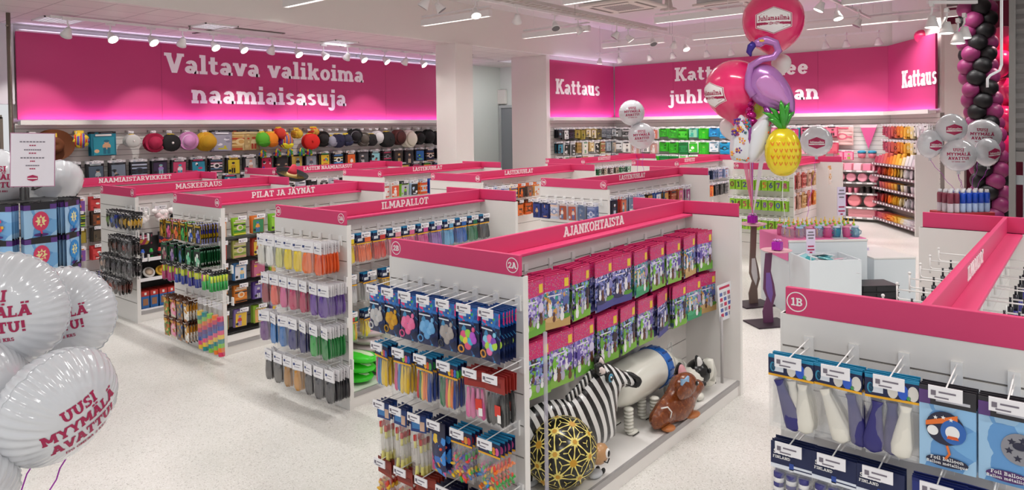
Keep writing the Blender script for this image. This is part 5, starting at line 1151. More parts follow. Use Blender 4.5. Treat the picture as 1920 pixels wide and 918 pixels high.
# five at the front left
FG = 'white foil balloons tied at the front left'
wl = (.62, 3.1, .42)
foil((.86, 3.30, 1.565), .225, 'large white foil balloon, upper one at the front left edge, with red lettering', 'uusi', -.52, 0, -.03, 1, None, wl, True)
foil((1.09, 3.39, 1.485), .2, 'large white foil balloon behind the upper one at the front left', 'uusi', -.42, -.05, -.14, 2, None, wl, True)
foil((.735, 3.2, 1.27), .215, 'large white foil balloon cut by the left edge, no lettering in view', None, .9, .1, .1, 3, None, wl, True)
foil((.925, 3.0, 1.235), .225, 'largest white foil balloon, tilted, lowest at the front left', 'uusi', .5, .32, -.38, 4, None, wl, True, .7)
foil((.60, 3.0, 1.0), .2, 'white foil balloon half hidden at the bottom left corner', None, .3, .4, .3, 5, None, wl, True)
w = bevel(MB().box((0, 0, .42), (.5, .5, .84)).build('display_plinth', mat('grey_plinth', '#8f9094', .6), None, False, (.62, 3.1, 0)), .01)
tag(w, 'grey plinth under the white foil balloons at the front left', 'plinth')

# spinner of foil balloon cards with its price board
r = empty('card_spinner', (1.70, 6.08, 0), 0, 'spinner rack holding blue foil balloon cards at the left', 'spinner rack')
mb = MB(); mb.lathe([(.3, 0), (.3, .03), (.05, .05), (.03, .1), (.03, 1.86), (.0, 1.88)], 18); mb.build('post', M_BLACK, r, True)
for z in (1.77, 1.53, 1.29, 1.05):
    rb = MB(); rb.lathe([(.2, z-.004), (.206, z), (.2, z+.004)], 20)
    for k in range(8):
        a = 2*PI*k/8; rb.tube([(.2*math.cos(a), .2*math.sin(a), z), (.34*math.cos(a), .34*math.sin(a), z), (.35*math.cos(a), .35*math.sin(a), z+.02)], .004)
    rb.build('hook_ring', M_BLACK, r)
def skycard(kind):
    P = pack('foil_balloon_card', .2, .235, .035, '#1e1c22', [(-.5, -.3, -1, 0, '#5c3484'), (.3, .5, -1, 0, '#5c3484')], art('sky_print', [], 9), None, .008, None, nb=4)
    mb = MB(); y = -.0095; disc = lambda cx, cz, rx, rz_, mi, yy: mb.prism([(cx+rx*math.cos(2*PI*j/22), cz+rz_*math.sin(2*PI*j/22)) for j in range(22)], yy-.001, yy, mi)
    if kind < 4:
        disc(.0, -.115, .068 if kind % 2 else .05, .068, 0 if kind % 2 else 1, y)
        mb.prism([((.045 if j % 2 == 0 else .026)*math.cos(PI/2+PI*j/8)*(.8 if kind % 2 == 0 else 1), -.115+(.045 if j % 2 == 0 else .026)*math.sin(PI/2+PI*j/8)) for j in range(16)], y-.002, y-.001, 2)
        text(mb, str(1+kind//2), .045, 0, -.137, y-.002, .001, 0 if kind % 2 else 1)
        mb.tube([(0, y, -.18), (.004, y, -.205)], .006, 0 if kind % 2 else 1, 6)
    else:
        cs_ = [2, 3, 4, 5, 1]; rr = random.Random(4)
        for i in range(26): disc(rr.gauss(0, .025), -.115+rr.gauss(0, .035), .009, .011, cs_[i % 5], y-.0004*i)
        mb.tube([(0, y-.004, -.16), (0, y-.004, -.2)], .004, 4, 5)
    disc(0, -.212, .045, .011, 6, y); mb.build('printed_picture', [C('#2288d0', .35), C('#d83c64', .35), C('#f0e4a0', .4), C('#e8b02c', .4), C('#5c3c94', .4), C('#e8642c', .4), C('#4c2474', .35)], P.o); return P
SK = [skycard(i) for i in range(5)]
for ri, z in enumerate((1.77, 1.53, 1.29, 1.05)):
    for k in range(8):
        a = 2*PI*k/8
        if math.cos(a)*1.7+math.sin(a)*6.08 > 2.6: continue
        kind = {0: 3, 7: 2 if ri == 0 else 0, 6: 1 if ri else 3, 5: 4, 4: 4}.get(k, 2)
        if k in (6, 7): kind = [(0, 1), (2, 3), (2, 1), (0, 3)][ri][k-6]
        for n in range(4):
            d_ = .33-.025*n
            SK[kind].put((1.70+d_*math.cos(a), 6.08+d_*math.sin(a), z-.014), (0, 0, a+PI/2+R.uniform(-.06, .06)),
                         'blue card with %s, %s hook on %s ring of the spinner' % (['pink number one', 'blue number one', 'pink number two', 'blue number two', 'balloon bunch'][kind], ORD[k], ['top', 'second', 'third', 'lowest'][ri]),
                         'foil balloon card', 'foil balloon cards, hook %d ring %d of the spinner' % (k, ri))
r = empty('price_board', (1.62, 5.62, 1.9), 0, 'white price board with pink badge on the left spinner', 'sign', rot=facing((1.62, 5.62), -.15, 0, .03))
MB().b2(-.125, .125, -.004, .004, .0, .36).build('board', C('#ece6ee', .4), r)
MB().b2(-.13, .13, -.002, .002, -.005, .365).build('edge', C('#b87c9c', .4), r)
mb = MB()
for i, (zz, wd) in enumerate([(.30, .15), (.275, .04), (.245, .1), (.222, .045), (.19, .14), (.167, .03), (.137, .08), (.115, .035)]):
    n = 8 if wd > .05 else 3
    for j in range(n): mb.b2(-wd/2+wd*j/n, -wd/2+wd*(j+.75)/n, -.005, -.004, zz, zz+.008, 1 if i % 2 else 0)
mb.prism([(x, z+.055) for x, z in hexa(.03, .022)], -.006, -.004, 2); mb.b2(-.028, .028, -.007, -.006, .05, .056, 3)
mb.build('printed_price_list', [M_INK, M_RED, M_HEX, M_LETTER], r)
MB().tube([(0, .012, -.03), (0, .012, .1)], .008).b2(-.01, .01, .012, .5, -.03, -.02).build('holder', M_BLACK, r, True)
foil((1.55, 6.25, 1.93), .22, 'white foil balloon behind the price board, letters showing beside it', 'uusi', .1, 0, .05, 6, None, None)
foil((1.98, 6.35, 1.86), .21, 'white foil balloon just above the spinner of blue cards', None, .5, .5, .2, 7, None, None)
foil((1.4, 6.6, 2.0), .21, 'white foil balloon cut by the left edge behind the price board', None, -.4, .1, 0, 8, None, None)

def latex(mb, c, r, mi=0, n=18):
    """tear-shaped latex balloon, knot down"""
    prof = [(0, -1.28), (.1, -1.3), (.05, -1.2), (.22, -1.08), (.5, -.88), (.78, -.58), (.95, -.2), (1., .12), (.94, .45), (.78, .72), (.5, .93), (.24, 1.01), (0, 1.04)]
    mb.lathe([(a*r, b*r) for a, b in prof], n, mi, Matrix.Translation(c))
def latex_obj(loc, r, m, label, cat='balloon', grp=None, rot=(0, 0, 0), name='latex_balloon', n=18):
    mb = MB(); latex(mb, (0, 0, 0), r, 0, n); o = mb.build(name, m, None, True, loc); o.rotation_euler = rot; return tag(o, label, cat, grp)
M_HOT = mat('hot_pink_latex', '#ee2a70', .22, coat=.6); M_WL = mat('white_latex', '#ece6e4', .25, coat=.4); M_MAG = mat('magenta_latex', '#94346c', .45, coat=.05); M_BLK = mat('black_latex', '#121014', .5, coat=0.)
# two giant pink balloons with the shop's hexagon
def giant(loc, r, label, yaw, badge_z, s):
    o = empty('giant_balloon', loc, 0, label, 'balloon', None, rot=facing(loc, yaw))
    mb = MB(); prof = [(0, -1.25), (.06, -1.22), (.12, -1.12), (.32, -1.), (.6, -.8), (.85, -.5), (.97, -.18), (1., .1), (.94, .42), (.76, .7), (.45, .92), (.2, 1.0), (0, 1.02)]
    # fine profile
    P = []
    for i in range(len(prof)-1):
        for t in range(3): P.append(tuple(prof[i][k]+(prof[i+1][k]-prof[i][k])*t/3 for k in (0, 1)))
    mb.lathe([(max(0, a)*r, b*r) for a, b in P+[prof[-1]]], 40, 0); q = mb.build('balloon_skin', M_HOT, o, True)
    m_ = q.modifiers.new('round', 'SMOOTH'); m_.iterations = 6; m_.factor = .5
    fy = lambda x, z: -r*1.0*math.sqrt(max(.02, 1-(x/r)**2-((z-.06*r)/(1.02*r))**2))
    pb = MB(); badge_print(pb, fy, s, badge_z, True); pb.build('print', [M_RED, M_LETTER], o); return o
giant((8.6, 2.98, 3.5), .365, 'giant pink balloon with a white hexagon, floating highest', .02, -.03, .2)
giant((8.35, 3.36, 2.68), .36, 'giant pink balloon lower left with its white hexagon turned aside', -.95, -.06, .2)
latex_obj((8.85, 2.97, 3.0), .12, M_WL, 'white round balloon behind the flamingo, under the top pink one')
latex_obj((8.44, 3.46, 2.22), .13, M_WL, 'white round balloon under the lower left giant pink balloon')

def inflate(outline, T, mats, name, parent, step=.02, power=.5, M=None, matfn=None):
    """two sheets sealed along an outline (x,z) and puffed up; front along -Y"""
    pts = []; n = len(outline)
    for i in range(n):
        a, b = Vector(outline[i]), Vector(outline[(i+1) % n]); k = max(1, int((b-a).length/step))
        for j in range(k): pts.append(a+(b-a)*j/k)
    nb = len(pts); xs = [p.x for p in pts]; zs = [p.y for p in pts]
    def inside(x, z):
        c = False; j = nb-1
        for i in range(nb):
            if (pts[i].y > z) != (pts[j].y > z) and x < (pts[j].x-pts[i].x)*(z-pts[i].y)/(pts[j].y-pts[i].y)+pts[i].x: c = not c
            j = i
        return c
    def dist(x, z):
        best = 9
        for i in range(nb):
            a, b = pts[i], pts[(i+1) % nb]; d = b-a; t = max(0, min(1, ((x-a.x)*d.x+(z-a.y)*d.y)/max(1e-9, d.length_squared)))
            best = min(best, math.hypot(x-a.x-d.x*t, z-a.y-d.y*t))
        return best
    inn = []; z = min(zs); row = 0
    while z < max(zs):
        x = min(xs)+(step/2 if row % 2 else 0)
        while x < max(xs):
            if inside(x, z):
                q = dist(x, z)
                if q > step*.45: inn.append((x, z, q))
            x += step
        z += step*.87; row += 1
    allp = [Vector((p.x, p.y)) for p in pts]+[Vector((p[0], p[1])) for p in inn]
    V, E_, F, *_ = delaunay_2d_cdt(allp, [(i, (i+1) % nb) for i in range(nb)], [list(range(nb))], 1, 1e-6)
    D = max(p[2] for p in inn)
    dd = {}
    hs = []
    for v in V:
        q = dist(v.x, v.y); t = min(1, q/D); hs.append(T*(1-(1-t)**2)**power if q > 1e-4 else 0.)
    mb = MB(); N = len(V)
    fs = [tuple(f) for f in F]
    mb.add([(v.x, -h, v.y) for v, h in zip(V, hs)], fs); mb.add([(v.x, h, v.y) for v, h in zip(V, hs)], [f[::-1] for f in fs])
    if M is not None: mb.v = [tuple(M @ Vector(p)) for p in mb.v]
    return mb.build(name, mats, parent, True)
def spline(pts, k=4):
    out = []; n = len(pts)
    for i in range(n):
        p0, p1, p2, p3 = (Vector(pts[(i+j-1) % n]) for j in range(4))
        for s in range(k):
            t = s/k; out.append(tuple(.5*((2*p1)+(p2-p0)*t+(2*p0-5*p1+4*p2-p3)*t*t+(3*p1-p0-3*p2+p3)*t**3)))
    return out
M_FLA = mat('lilac_foil', '#b074b8', .25, .35, coat=.4); M_FLD = mat('plum_foil', '#8c3c8c', .25, .4, coat=.4); M_FLP = mat('pink_lilac_foil', '#c888c4', .25, .3, coat=.4)
r = empty('flamingo_balloon', (8.2, 2.92, 2.65), 0, 'purple flamingo foil balloon with curled neck, in front of the giant pink one', 'balloon', None, rot=facing((8.2, 2.92)))
body = spline([(-.2, .2), (-.08, .31), (.08, .27), (.22, .1), (.3, -.1), (.29, -.3), (.2, -.26), (.03, -.22), (-.12, -.14), (-.22, .02)])
inflate(body, .11, M_FLA, 'body', r, .022)
mb = MB(); NK = [(-.14, -.06, -.06), (-.2, -.05, .04), (-.2, -.05, .16), (-.17, -.06, .29), (-.05, -.07, .36), (.08, -.06, .38), (.13, -.05, .45), (.1, -.05, .54), (.0, -.05, .58), (-.08, -.05, .56)]
mb.tube([tuple(v) for v in NK], [.05, .048, .044, .042, .04, .04, .042, .044, .05, .052], 0, 12); mb.ball((-.08, -.05, .55), (.065, .05, .05), 0, 12, 8); mb.build('neck', M_FLA, r, True)
mb = MB(); mb.tube([(-.13, -.05, .55), (-.17, -.05, .51), (-.19, -.05, .45), (-.17, -.05, .4)], [.04, .045, .035, .01], 0, 10); mb.build('beak', mat('indigo_foil', '#3c2c8c', .25, .3), r, True)
mb = MB(); mb.ball((-.05, -.09, .57), (.035, .02, .016), 0, 8, 6); mb.build('eye_patch', mat('yellow_foil_patch', '#e8b43c', .3), r, True)
inflate(spline([(-.1, .16), (.03, .2), (.17, .04), (.25, -.2), (.1, -.15), (-.06, -.06), (-.13, .05)]), .05, M_FLP, 'wing', r, .025, M=Matrix.Translation((0, -.075, 0)))
mb = MB(); mb.tube([(.0, .0, -.18), (.02, .0, -.3), (.08, 0, -.34), (.12, 0, -.29), (.1, 0, -.25)], [.045, .04, .035, .03, .02], 0, 10); mb.tube([(.26, 0, -.2), (.24, 0, -.3), (.22, 0, -.36)], [.04, .03, .01], 0, 8); mb.build('leg', M_FLD, r, True)
latex_obj((8.42, 3.13, 2.5), .17, mat('lime_latex', '#c8d83c', .25, coat=.4), 'lime green balloon behind the flamingo', rot=(0, .3, 0))
o = empty('bead_balloon', (8.22, 3.12, 2.42), 0, 'string of shiny magenta bead balloons left of the flamingo', 'balloon')
mb = MB(); M_BEAD = mat('magenta_foil', '#c0187c', .15, .6, coat=.5)
for i in range(9): mb.ball((.03*math.sin(i*2.1), .03*math.cos(i*1.7), .32-.075*i), (.062, .062, .052), 0, 12, 8)
mb.build('bead', M_BEAD, o, True)
mb = MB()
for i in range(10):
    a = i*.63; mb.prism([((.06 if j % 2 == 0 else .025)*math.cos(PI*j/5)+.12*math.cos(a), (.06 if j % 2 == 0 else .025)*math.sin(PI*j/5)-.3-.05*math.sin(a)) for j in range(10)], -.02+.03*math.sin(i), -.01+.03*math.sin(i))
mb.build('star_tassel', M_FLD, o)
# flowered butterfly-shaped foil
r = empty('butterfly_balloon', (8.08, 3.07, 2.09), 0, 'white butterfly foil balloon printed with coloured flowers', 'balloon', None, rot=facing((8.08, 3.07)))
L_ = spline([(-.04, .2), (-.1, .26), (-.16, .14), (-.2, -.02), (-.2, -.2), (-.12, -.25), (.0, -.24), (.03, 0)]); inflate(L_, .09, M_FOILW, 'wing', r, .025)
R_ = spline([(-.04, -.2), (.04, -.25), (.16, -.1), (.2, .08), (.21, .25), (.14, .26), (.06, .18), (-.02, .06)]); inflate(R_, .1, M_FOILW, 'wing', r, .025)
mb = MB(); FC = ['#5c2c8c', '#e8a02c', '#d83c6c', '#2c8c9c', '#e0642c', '#c04cb0', '#3c9c4c']; rr = random.Random(5)
for i in range(44):
    x, z = rr.choice([(rr.uniform(-.17, -.03), rr.uniform(-.22, .2)), (rr.uniform(-.17, -.03), rr.uniform(-.22, .2)), (rr.uniform(.1, .18), rr.uniform(-.05, .2))]); s = rr.choice([.011, .016, .024])
    dd = min(1, .5+.5*min(abs(x), .1)/.1); y = -.082 if abs(x+.1) < .06 and abs(z) < .16 else -.06
    for k in range(5): a = 2*PI*k/5; mb.ball((x+s*math.cos(a), y, z+s*math.sin(a)), (s*.6, .012, s*.6), i % 7, 6, 4)
    mb.ball((x, y-.004, z), (s*.4, .012, s*.4), (i+1) % 7, 6, 4)
mb.build('printed_flower', [C(c, .35) for c in FC], r, True)
mb = MB(); mb.tube([(0, -.03, .22), (-.01, -.05, 0), (.0, -.02, -.22)], [.01, .03, .012], 0, 8); mb.build('body', M_FLD, r, True)
r.scale = (1.12, 1.12, 1.08)
# pineapple
r = empty('pineapple_balloon', (8.12, 2.71, 1.94), 0, 'yellow pineapple foil balloon with green leaves', 'balloon', None, rot=facing((8.12, 2.71), .25))
mb = MB(); n = 44; vs = []; fs = []
for i in range(25):
    t = PI*i/24
    for k in range(n):
        p = 2*PI*k/n; s = 1+.02*math.sin(t*22)*max(0, math.cos(p-2.6)); vs.append((.2*s*math.sin(t)**.85*math.cos(p), .15*s*math.sin(t)**.85*math.sin(p), -.275*math.cos(t)))
for i in range(24):
    for k in range(n): a = i*n+k; b = i*n+(k+1) % n; fs.append((a, b, b+n, a+n))
mb.add(vs, fs); mb.build('fruit', mat('yellow_foil', '#ead21c', .2, .25, coat=.5), r, True)
mb = MB()
for j in range(6):
    for i in range(6):
        x, z = -.14+.055*i+(.0275 if j % 2 else 0), -.2+.075*j
        q = 1-(x/.2)**2-(z/.275)**2
        if q < .12: continue
        for sg in (-1, 1):
            P = [(x-sg*.002, z-.02), (x+sg*.003, z-.024), (x+sg*.019, z+.014), (x+sg*.011, z+.018)]
            mb.add([(a, -.15*math.sqrt(max(.02, 1-(a/.2)**2-(b/.275)**2))-.004, b) for a, b in P], [(0, 1, 2, 3)])
mb.build('printed_mark', C('#e0641c', .4), r)
mb = MB()
for i, (dx, dz, ln) in enumerate([(-.16, .16, 1), (-.1, .2, 1), (-.02, .26, 1), (.05, .24, 1), (.1, .16, .9), (-.12, .1, .9), (.0, .18, 1)]):
    y = .03*math.sin(i*2); mb.tube([(0, y, .25), (dx*.4, y, .25+dz*.6), (dx*.9, y, .25+dz*1.1), (dx*1.4, y, .25+dz*1.3)], [.03, .036, .028, .004], 0, 10)
mb.build('leaf', mat('green_foil', '#3a9c2c', .2, .35, coat=.5), r, True)
ribbon(r, [(0, 0, -.27), (-.01, .0, -.5), (.02, 0, -.75), (.0, 0, -.93)], m=mat('white_ribbon', '#e8e4ea', .3))
# weights and trays
def weight(loc, label):
    mb = MB(); mb.box((0, 0, .045), (.1, .1, .09)); mb.b2(-.052, .052, -.008, .008, 0, .094); mb.b2(-.008, .008, -.052, .052, 0, .094)
    r = bevel(mb.build('balloon_weight', mat('purple_foil', '#b01cb4', .2, .4), None, False, loc), .006); tag(r, label, 'balloon weight')
    b = MB()
    for i in range(7): a = i*.9; b.tube([(0, 0, .09), (.03*math.cos(a), .03*math.sin(a), .12), (.05*math.cos(a), .05*math.sin(a), .105)], .005, 0, 5)
    b.build('bow', mat('pale_bow', '#e8b0e8', .3), r, True); return r
weight((8.06, 2.76, .83), 'purple foil weight with a bow on the front tray'); w2_ = weight((8.66, 3.27, 1.03), 'purple foil weight with a bow on the rear tray')
tb = MB()
rr = random.Random(3)
for i in range(7):
    x = -.05+.02*i; tb.tube([(0, 0, .1), (x*.8-.04, .0, .6), (x*2-.03, 0, 1.25)], .008 if i % 2 else .005, i % 3, 5)
tb.build('ribbon', [mat('hot_ribbon', '#e83c84', .4), mat('white_ribbon', '#e8e4ea', .3), M_RIB], w2_, True)
for s in (-1, 1):
    e = MB(); e.add([(0, s*.02, .1), (.012, s*.02, .1), (s*.13+.05, s*.02, 1.0), (s*.13-.02, s*.02, 1.0)], [(0, 1, 2, 3)]); e.add([(0, s*.02+.002, .1), (.012, s*.02+.002, .1), (s*.13+.05, s*.02+.002, 1.0), (s*.13-.02, s*.02+.002, 1.0)], [(3, 2, 1, 0)])
    q = e.build('tulle_streamer', mat('pink_tulle', '#f07aa8', .6, alpha=.55) if s < 0 else mat('white_satin', '#ece6ee', .4), w2_); q.rotation_euler.z = facing((8.6, 3.2))[2]
def tray_stand(base, tray, h, label, rz, c1, c2):
    r = empty('tray_stand', (base[0], base[1], 0), rz, label, 'stand')
    bevel(MB().b2(-.22, .22, -.17, .17, 0, .018).build('base_plate', mat('dark_plum_base', '#2c1c28', .5), r), .004)
    dx, dy = tray[0]-base[0], tray[1]-base[1]; c, s = math.cos(-rz), math.sin(-rz); dx, dy = dx*c-dy*s, dx*s+dy*c
    out = [(-.06, .018), (.06, .018), (.05, .2), (.09, .32), (.07, .45), (.03, .6), (.05, h-.01), (-.03, h-.01), (-.05, .6), (-.06, .4), (-.02, .3), (-.07, .15)]
    mb = MB(); mb.prism(out, -.008, .008, 0); mb.prism([(x*.6, .2+(z-.2)*.86+.04) for x, z in out if .19 < z < h-.1], -.01, .01, 1); mb.build('upright', [mat(c1, {'plum': '#5c2c50', 'brown': '#6c5850'}[c1], .5), mat(c2, {'violet': '#6c4c94', 'grey_white': '#c8c4c4'}[c2], .5)], r)
    mb = MB(); mb.lathe([(0, h), (.15, h), (.17, h+.012), (.165, h+.016), (.15, h+.006), (0, h+.006)], 26, 0, Matrix.Translation((dx*.5, dy*.5, 0))); mb.build('tray', mat('pink_tray', '#e8b4bc', .4), r, True)
    return r
tray_stand((7.93, 2.82), (8.19, 2.72), .815, 'tray stand with a plum upright on a dark base, nearer of two', -.67, 'plum', 'violet')
tray_stand((8.68, 3.27), (8.62, 3.26), 1.01, 'tray stand with a brown upright half hidden behind the AJANKOHTAISTA stand', -.6, 'brown', 'grey_white')
foil((11.1, 3.21, 1.99), .225, 'white foil balloon with a pink hexagon right of the pineapple', 'badge', .05, 0, 0, 9, None, (9.9, 3.0, .95))
foil((9.86, 5.66, 2.47), .2, 'white foil balloon with red lettering, upper of the pair in mid shop', 'uusi', .1, 0, -.05, 10, None, (9.85, 5.5, 1.2))
foil((9.93, 5.53, 2.1), .205, 'white foil balloon with red lettering, lower of the pair in mid shop', 'uusi', .05, 0, -.06, 11, None, (9.85, 5.45, 1.2))
t5 = (11.62, 1.36, 1.1)
foil((11.6, 1.53, 2.17), .2, 'white foil balloon with pink hexagon, topmost of the five at the right', 'badge', .3, 0, 0, 12, None, t5)
foil((11.95, 1.2, 2.06), .225, 'white foil balloon with red lettering, behind the five at the right', 'uusi', -.05, 0, .05, 13, None, t5)
foil((11.5, 1.78, 1.95), .2, 'white foil balloon at the left of the five, hexagon turned aside', 'badge', .75, 0, 0, 14, None, t5)
foil((11.55, 1.44, 1.79), .22, 'white foil balloon with red lettering, lowest of the five at the right', 'uusi', 0, 0, 0, 15, None, t5)
foil((11.8, 1.13, 1.83), .2, 'white foil balloon at the right of the five, pink hexagon on its side', 'badge', .85, 0, -.1, 16, None, t5)

# black and pink balloon column: rings of four, turned a little from layer to layer
path = [(13.76, 1.46, 4.2), (13.74, 1.45, 3.2), (13.79, 1.36, 2.24), (13.83, 1.3, 1.45), (13.87, 1.23, .12)]
def on_path(z):
    for a, b in zip(path, path[1:]):
        if b[2] <= z <= a[2]: t = (a[2]-z)/(a[2]-b[2]); return tuple(a[i]+(b[i]-a[i])*t for i in range(2))
    return path[-1][:2]
pb_ = MB(); latex(pb_, (0, 0, 0), .138, 0, 18); pbp = Proto(pb_.build('latex_balloon', M_MAG, None, True)); kb_ = MB(); latex(kb_, (0, 0, 0), .138, 0, 18); kbp = Proto(kb_.build('latex_balloon', M_BLK, None, True))
for l in range(22):
    z = .16+l*.188; cx, cy = on_path(z)
    for k in range(4):
        a = k*PI/2+l*.62; pk = (k+l//3) % 2 == 0
        d_ = Vector((math.cos(a), math.sin(a), 0)); q = (-d_).to_track_quat('-Z', 'Y').inverted() if False else d_.to_track_quat('Z', 'Y')
        (pbp if pk else kbp).put((cx+.15*d_.x, cy+.15*d_.y, z+R.uniform(-.015, .015)), q.to_euler(), '%s balloon of the balloon column, %s layer from the floor' % ('pink' if pk else 'black', ORD[l]), 'balloon', '%s balloons of the column, layer %d' % ('pink' if pk else 'black', l+1))
c_ = MB(); c_.tube([(p[0], p[1], p[2]) for p in path[::-1]], .02, n=8); c_.lathe([(.16, 0), (.16, .02), (0, .03)], 16, 0, Matrix.Translation((path[-1][0], path[-1][1], 0))); tag(c_.build('balloon_stand', M_BLACK), 'pole stand inside the black and pink balloon column', 'stand')
for i, (x, y, z, r_) in enumerate([(16.6, 2.72, 4.02, .14), (16.95, 2.4, 4.2, .16)]): latex_obj((x, y, z), r_, M_HOT, 'hot pink balloon peeping over the slanted banner, %s' % ['the corner side one', 'the one by the column'][i])
for i, (x, y, z) in enumerate([(15.4, 1.3, 3.3), (15.6, 1.2, 2.8), (15.5, 1.25, 2.3), (15.7, 1.25, 3.75), (15.3, 1.3, 1.8)]): latex_obj((x, y, z), .24, M_HOT, 'large hot pink balloon behind the column, %s from the top' % ORD[[1, 2, 3, 0, 4][i]], 'balloon', None)
lg = bpy.data.lights.new('entrance_fill', 'SPOT'); lg.energy = 260; lg.spot_size = 1.3; lg.color = (1, .55, .6); lo = bpy.data.objects.new('entrance_fill_light', lg); COL.objects.link(lo); lo.location = (15.2, .3, 4.8); lo.rotation_euler = (.25, .25, 0)  # added pink fill light behind the balloon column, has no lamp fitting
# ------------------------------------------------------------------ foil animals on the base shelf
SH = .122
M_HIDE = mat('zebra_white_foil', '#e6e6e4', .22, coat=.4)
def zebra_mat():
    m = bpy.data.materials.new('zebra_stripes'); m.use_nodes = True; nt = m.node_tree; L = nt.links.new
    b = nt.nodes['Principled BSDF']; b.inputs['Roughness'].default_value = .25; b.inputs['Coat Weight'].default_value = .4
    tc = nt.nodes.new('ShaderNodeTexCoord'); mp = nt.nodes.new('ShaderNodeMapping'); mp.inputs['Rotation'].default_value = (0, .35, 0); mp.inputs['Scale'].default_value = (1, .25, .8)
    w = nt.nodes.new('ShaderNodeTexWave'); w.bands_direction = 'X'; w.inputs['Scale'].default_value = 5.6; w.inputs['Distortion'].default_value = 4.5; w.inputs['Detail'].default_value = .6; w.inputs['Detail Scale'].default_value = .55
    cr = nt.nodes.new('ShaderNodeValToRGB'); cr.color_ramp.interpolation = 'CONSTANT'; e = cr.color_ramp.elements
    e[0].color = (*lin(H('#121214')), 1); e[1].position = .5; e[1].color = (*lin(H('#e6e6e4')), 1)
    L(tc.outputs['Object'], mp.inputs[0]); L(mp.outputs[0], w.inputs[0]); L(w.outputs['Fac'], cr.inputs[0]); L(cr.outputs[0], b.inputs['Base Color']); return m
MZ = zebra_mat(); MBK_ = C('#141416', .25)
r = empty('zebra_balloon', (3.13, 2.63, SH), -.244, 'striped zebra foil balloon lying on the base shelf of the AJANKOHTAISTA stand', 'foil animal')
zb = spline([(.02, .30), (.1, .43), (.224, .469), (.351, .459), (.443, .443), (.524, .459), (.579, .497), (.636, .542), (.678, .582), (.721, .6), (.793, .586), (.881, .541), (.956, .498), (1.017, .478), (1.048, .447), (1.045, .41), (1.008, .388), (.955, .395), (.902, .396), (.876, .35), (.864, .269), (.855, .174), (.838, .104), (.757, .08), (.6, .04), (.42, .0), (.2, .0), (.06, .03), (.0, .16)], 3)
inflate(zb, .085, MZ, 'body', r, .028)
inflate(spline([(.961, .497), (1.025, .48), (1.06, .45), (1.055, .41), (1.008, .384), (.992, .417), (1.005, .43), (.98, .463)]), .075, MBK_, 'muzzle', r, .016)
for P, y, k in (([(.675, .6), (.671, .652), (.701, .672), (.741, .645), (.757, .59)], -.01, 0), ([(.602, .61), (.605, .645), (.648, .65), (.686, .614), (.694, .568), (.651, .56), (.615, .585)], -.085, 1)):
    cx, cz = sum(p[0] for p in P)/len(P), sum(p[1] for p in P)/len(P)
    e_ = inflate(spline(P), .025, MBK_, 'ear', r, .016); e_.location.y = y
    q = inflate(spline([(cx+(x-cx)*.68, cz+(z-cz)*.68) for x, z in P]), .022, C('#e8d8d4', .3), 'ear', r, .014); q.location.y = y-.012; q['label'] = 'pale lining of the ear'
mb = MB(); mb.ball((.73, -.082, .535), (.034, .014, .038), 0, 14, 9); mb.ball((.734, -.092, .533), (.023, .008, .028), 1, 12, 8); mb.ball((.736, -.098, .531), (.013, .005, .016), 0, 10, 7); mb.ball((.728, -.102, .541), (.006, .004, .006), 2, 8, 6)
mb.build('eye', [MBK_, C('#4c8ca8', .3), C('#ffffff', .3)], r, True)
mb = MB()
for i in range(15):
    t = i/14; x, z = .445+.205*t, .44+.09*t+.03*t*t; mb.tube([(x, -.01, z-.03), (x-.015, -.012, z+.028)], [.011, .008], i % 2, 7)
mb.build('mane', [MBK_, M_HIDE], r, True)
mb = MB(); mb.tube([(1.0, -.06, .402), (.95, -.07, .42), (.89, -.075, .45)], .0045); mb.build('mouth', MBK_, r, True)
# white long-bodied dog with blue collar
r = empty('dog_balloon', (4.15, 2.575, SH), 0, 'cream long-bodied foil dog with a blue collar, behind the brown dog', 'foil animal')
M_DOG = mat('cream_foil', '#e2e1d6', .22, coat=.4)
Mb = Matrix.Translation((.02, 0, .3)) @ Matrix.Rotation(PI/2-.0, 4, 'Y')
mb = MB(); prof = [(0, -.04), (.06, -.035), (.105, 0), (.135, .06), (.15, .15), (.155, .35), (.15, .55), (.14, .68), (.11, .76), (.07, .8), (0, .82)]
mb.lathe(prof, 30, 0, Mb); mb.tube([(.74, 0, .3), (.88, 0, .24), (.98, 0, .2)], [.1, .085, .09], 0, 14); mb.ball((1.0, -.01, .18), (.1, .085, .085), 0, 16, 10); mb.build('body', M_DOG, r, True)
mb = MB(); mb.lathe([(.154, .56), (.157, .57), (.152, .65), (.147, .66)], 30, 0, Mb)
for k in range(15):
    a = 2*PI*k/15; mb.box((.153*math.cos(a), .153*math.sin(a), .61), (.012, .012, .07), 1, Mb)
mb.build('collar', [C('#1c64b8', .3), C('#12448c', .3)], r, True)
for (x, y) in ((.08, -.1), (.14, .08), (.36, -.15), (.37, -.04)):
    mb = MB(); P = [(.012, .02)]
    for k in range(7): z0 = .02+k*.024; P += [(.02, z0), (.034, z0+.007), (.034, z0+.017), (.02, z0+.024)]
    mb.lathe(P, 14, 0, Matrix.Translation((x, y, 0))); mb.ball((x+.025, y-.015, .014), (.06, .036, .014), 0, 12, 6); mb.tube([(x-.03, y-.05, .01), (x+.05, y-.05, .01), (x+.09, y-.015, .01)], .003, 1); mb.build('leg', [M_DOG, MBK_], r, True)
mb = MB(); mb.tube([(.82, -.02, .36), (.83, -.02, .42), (.88, -.02, .43), (.9, -.02, .37), (.86, -.02, .33)], .004); mb.build('filling_tab', mat('clear_tab', '#c8ccc8', .2), r, True)
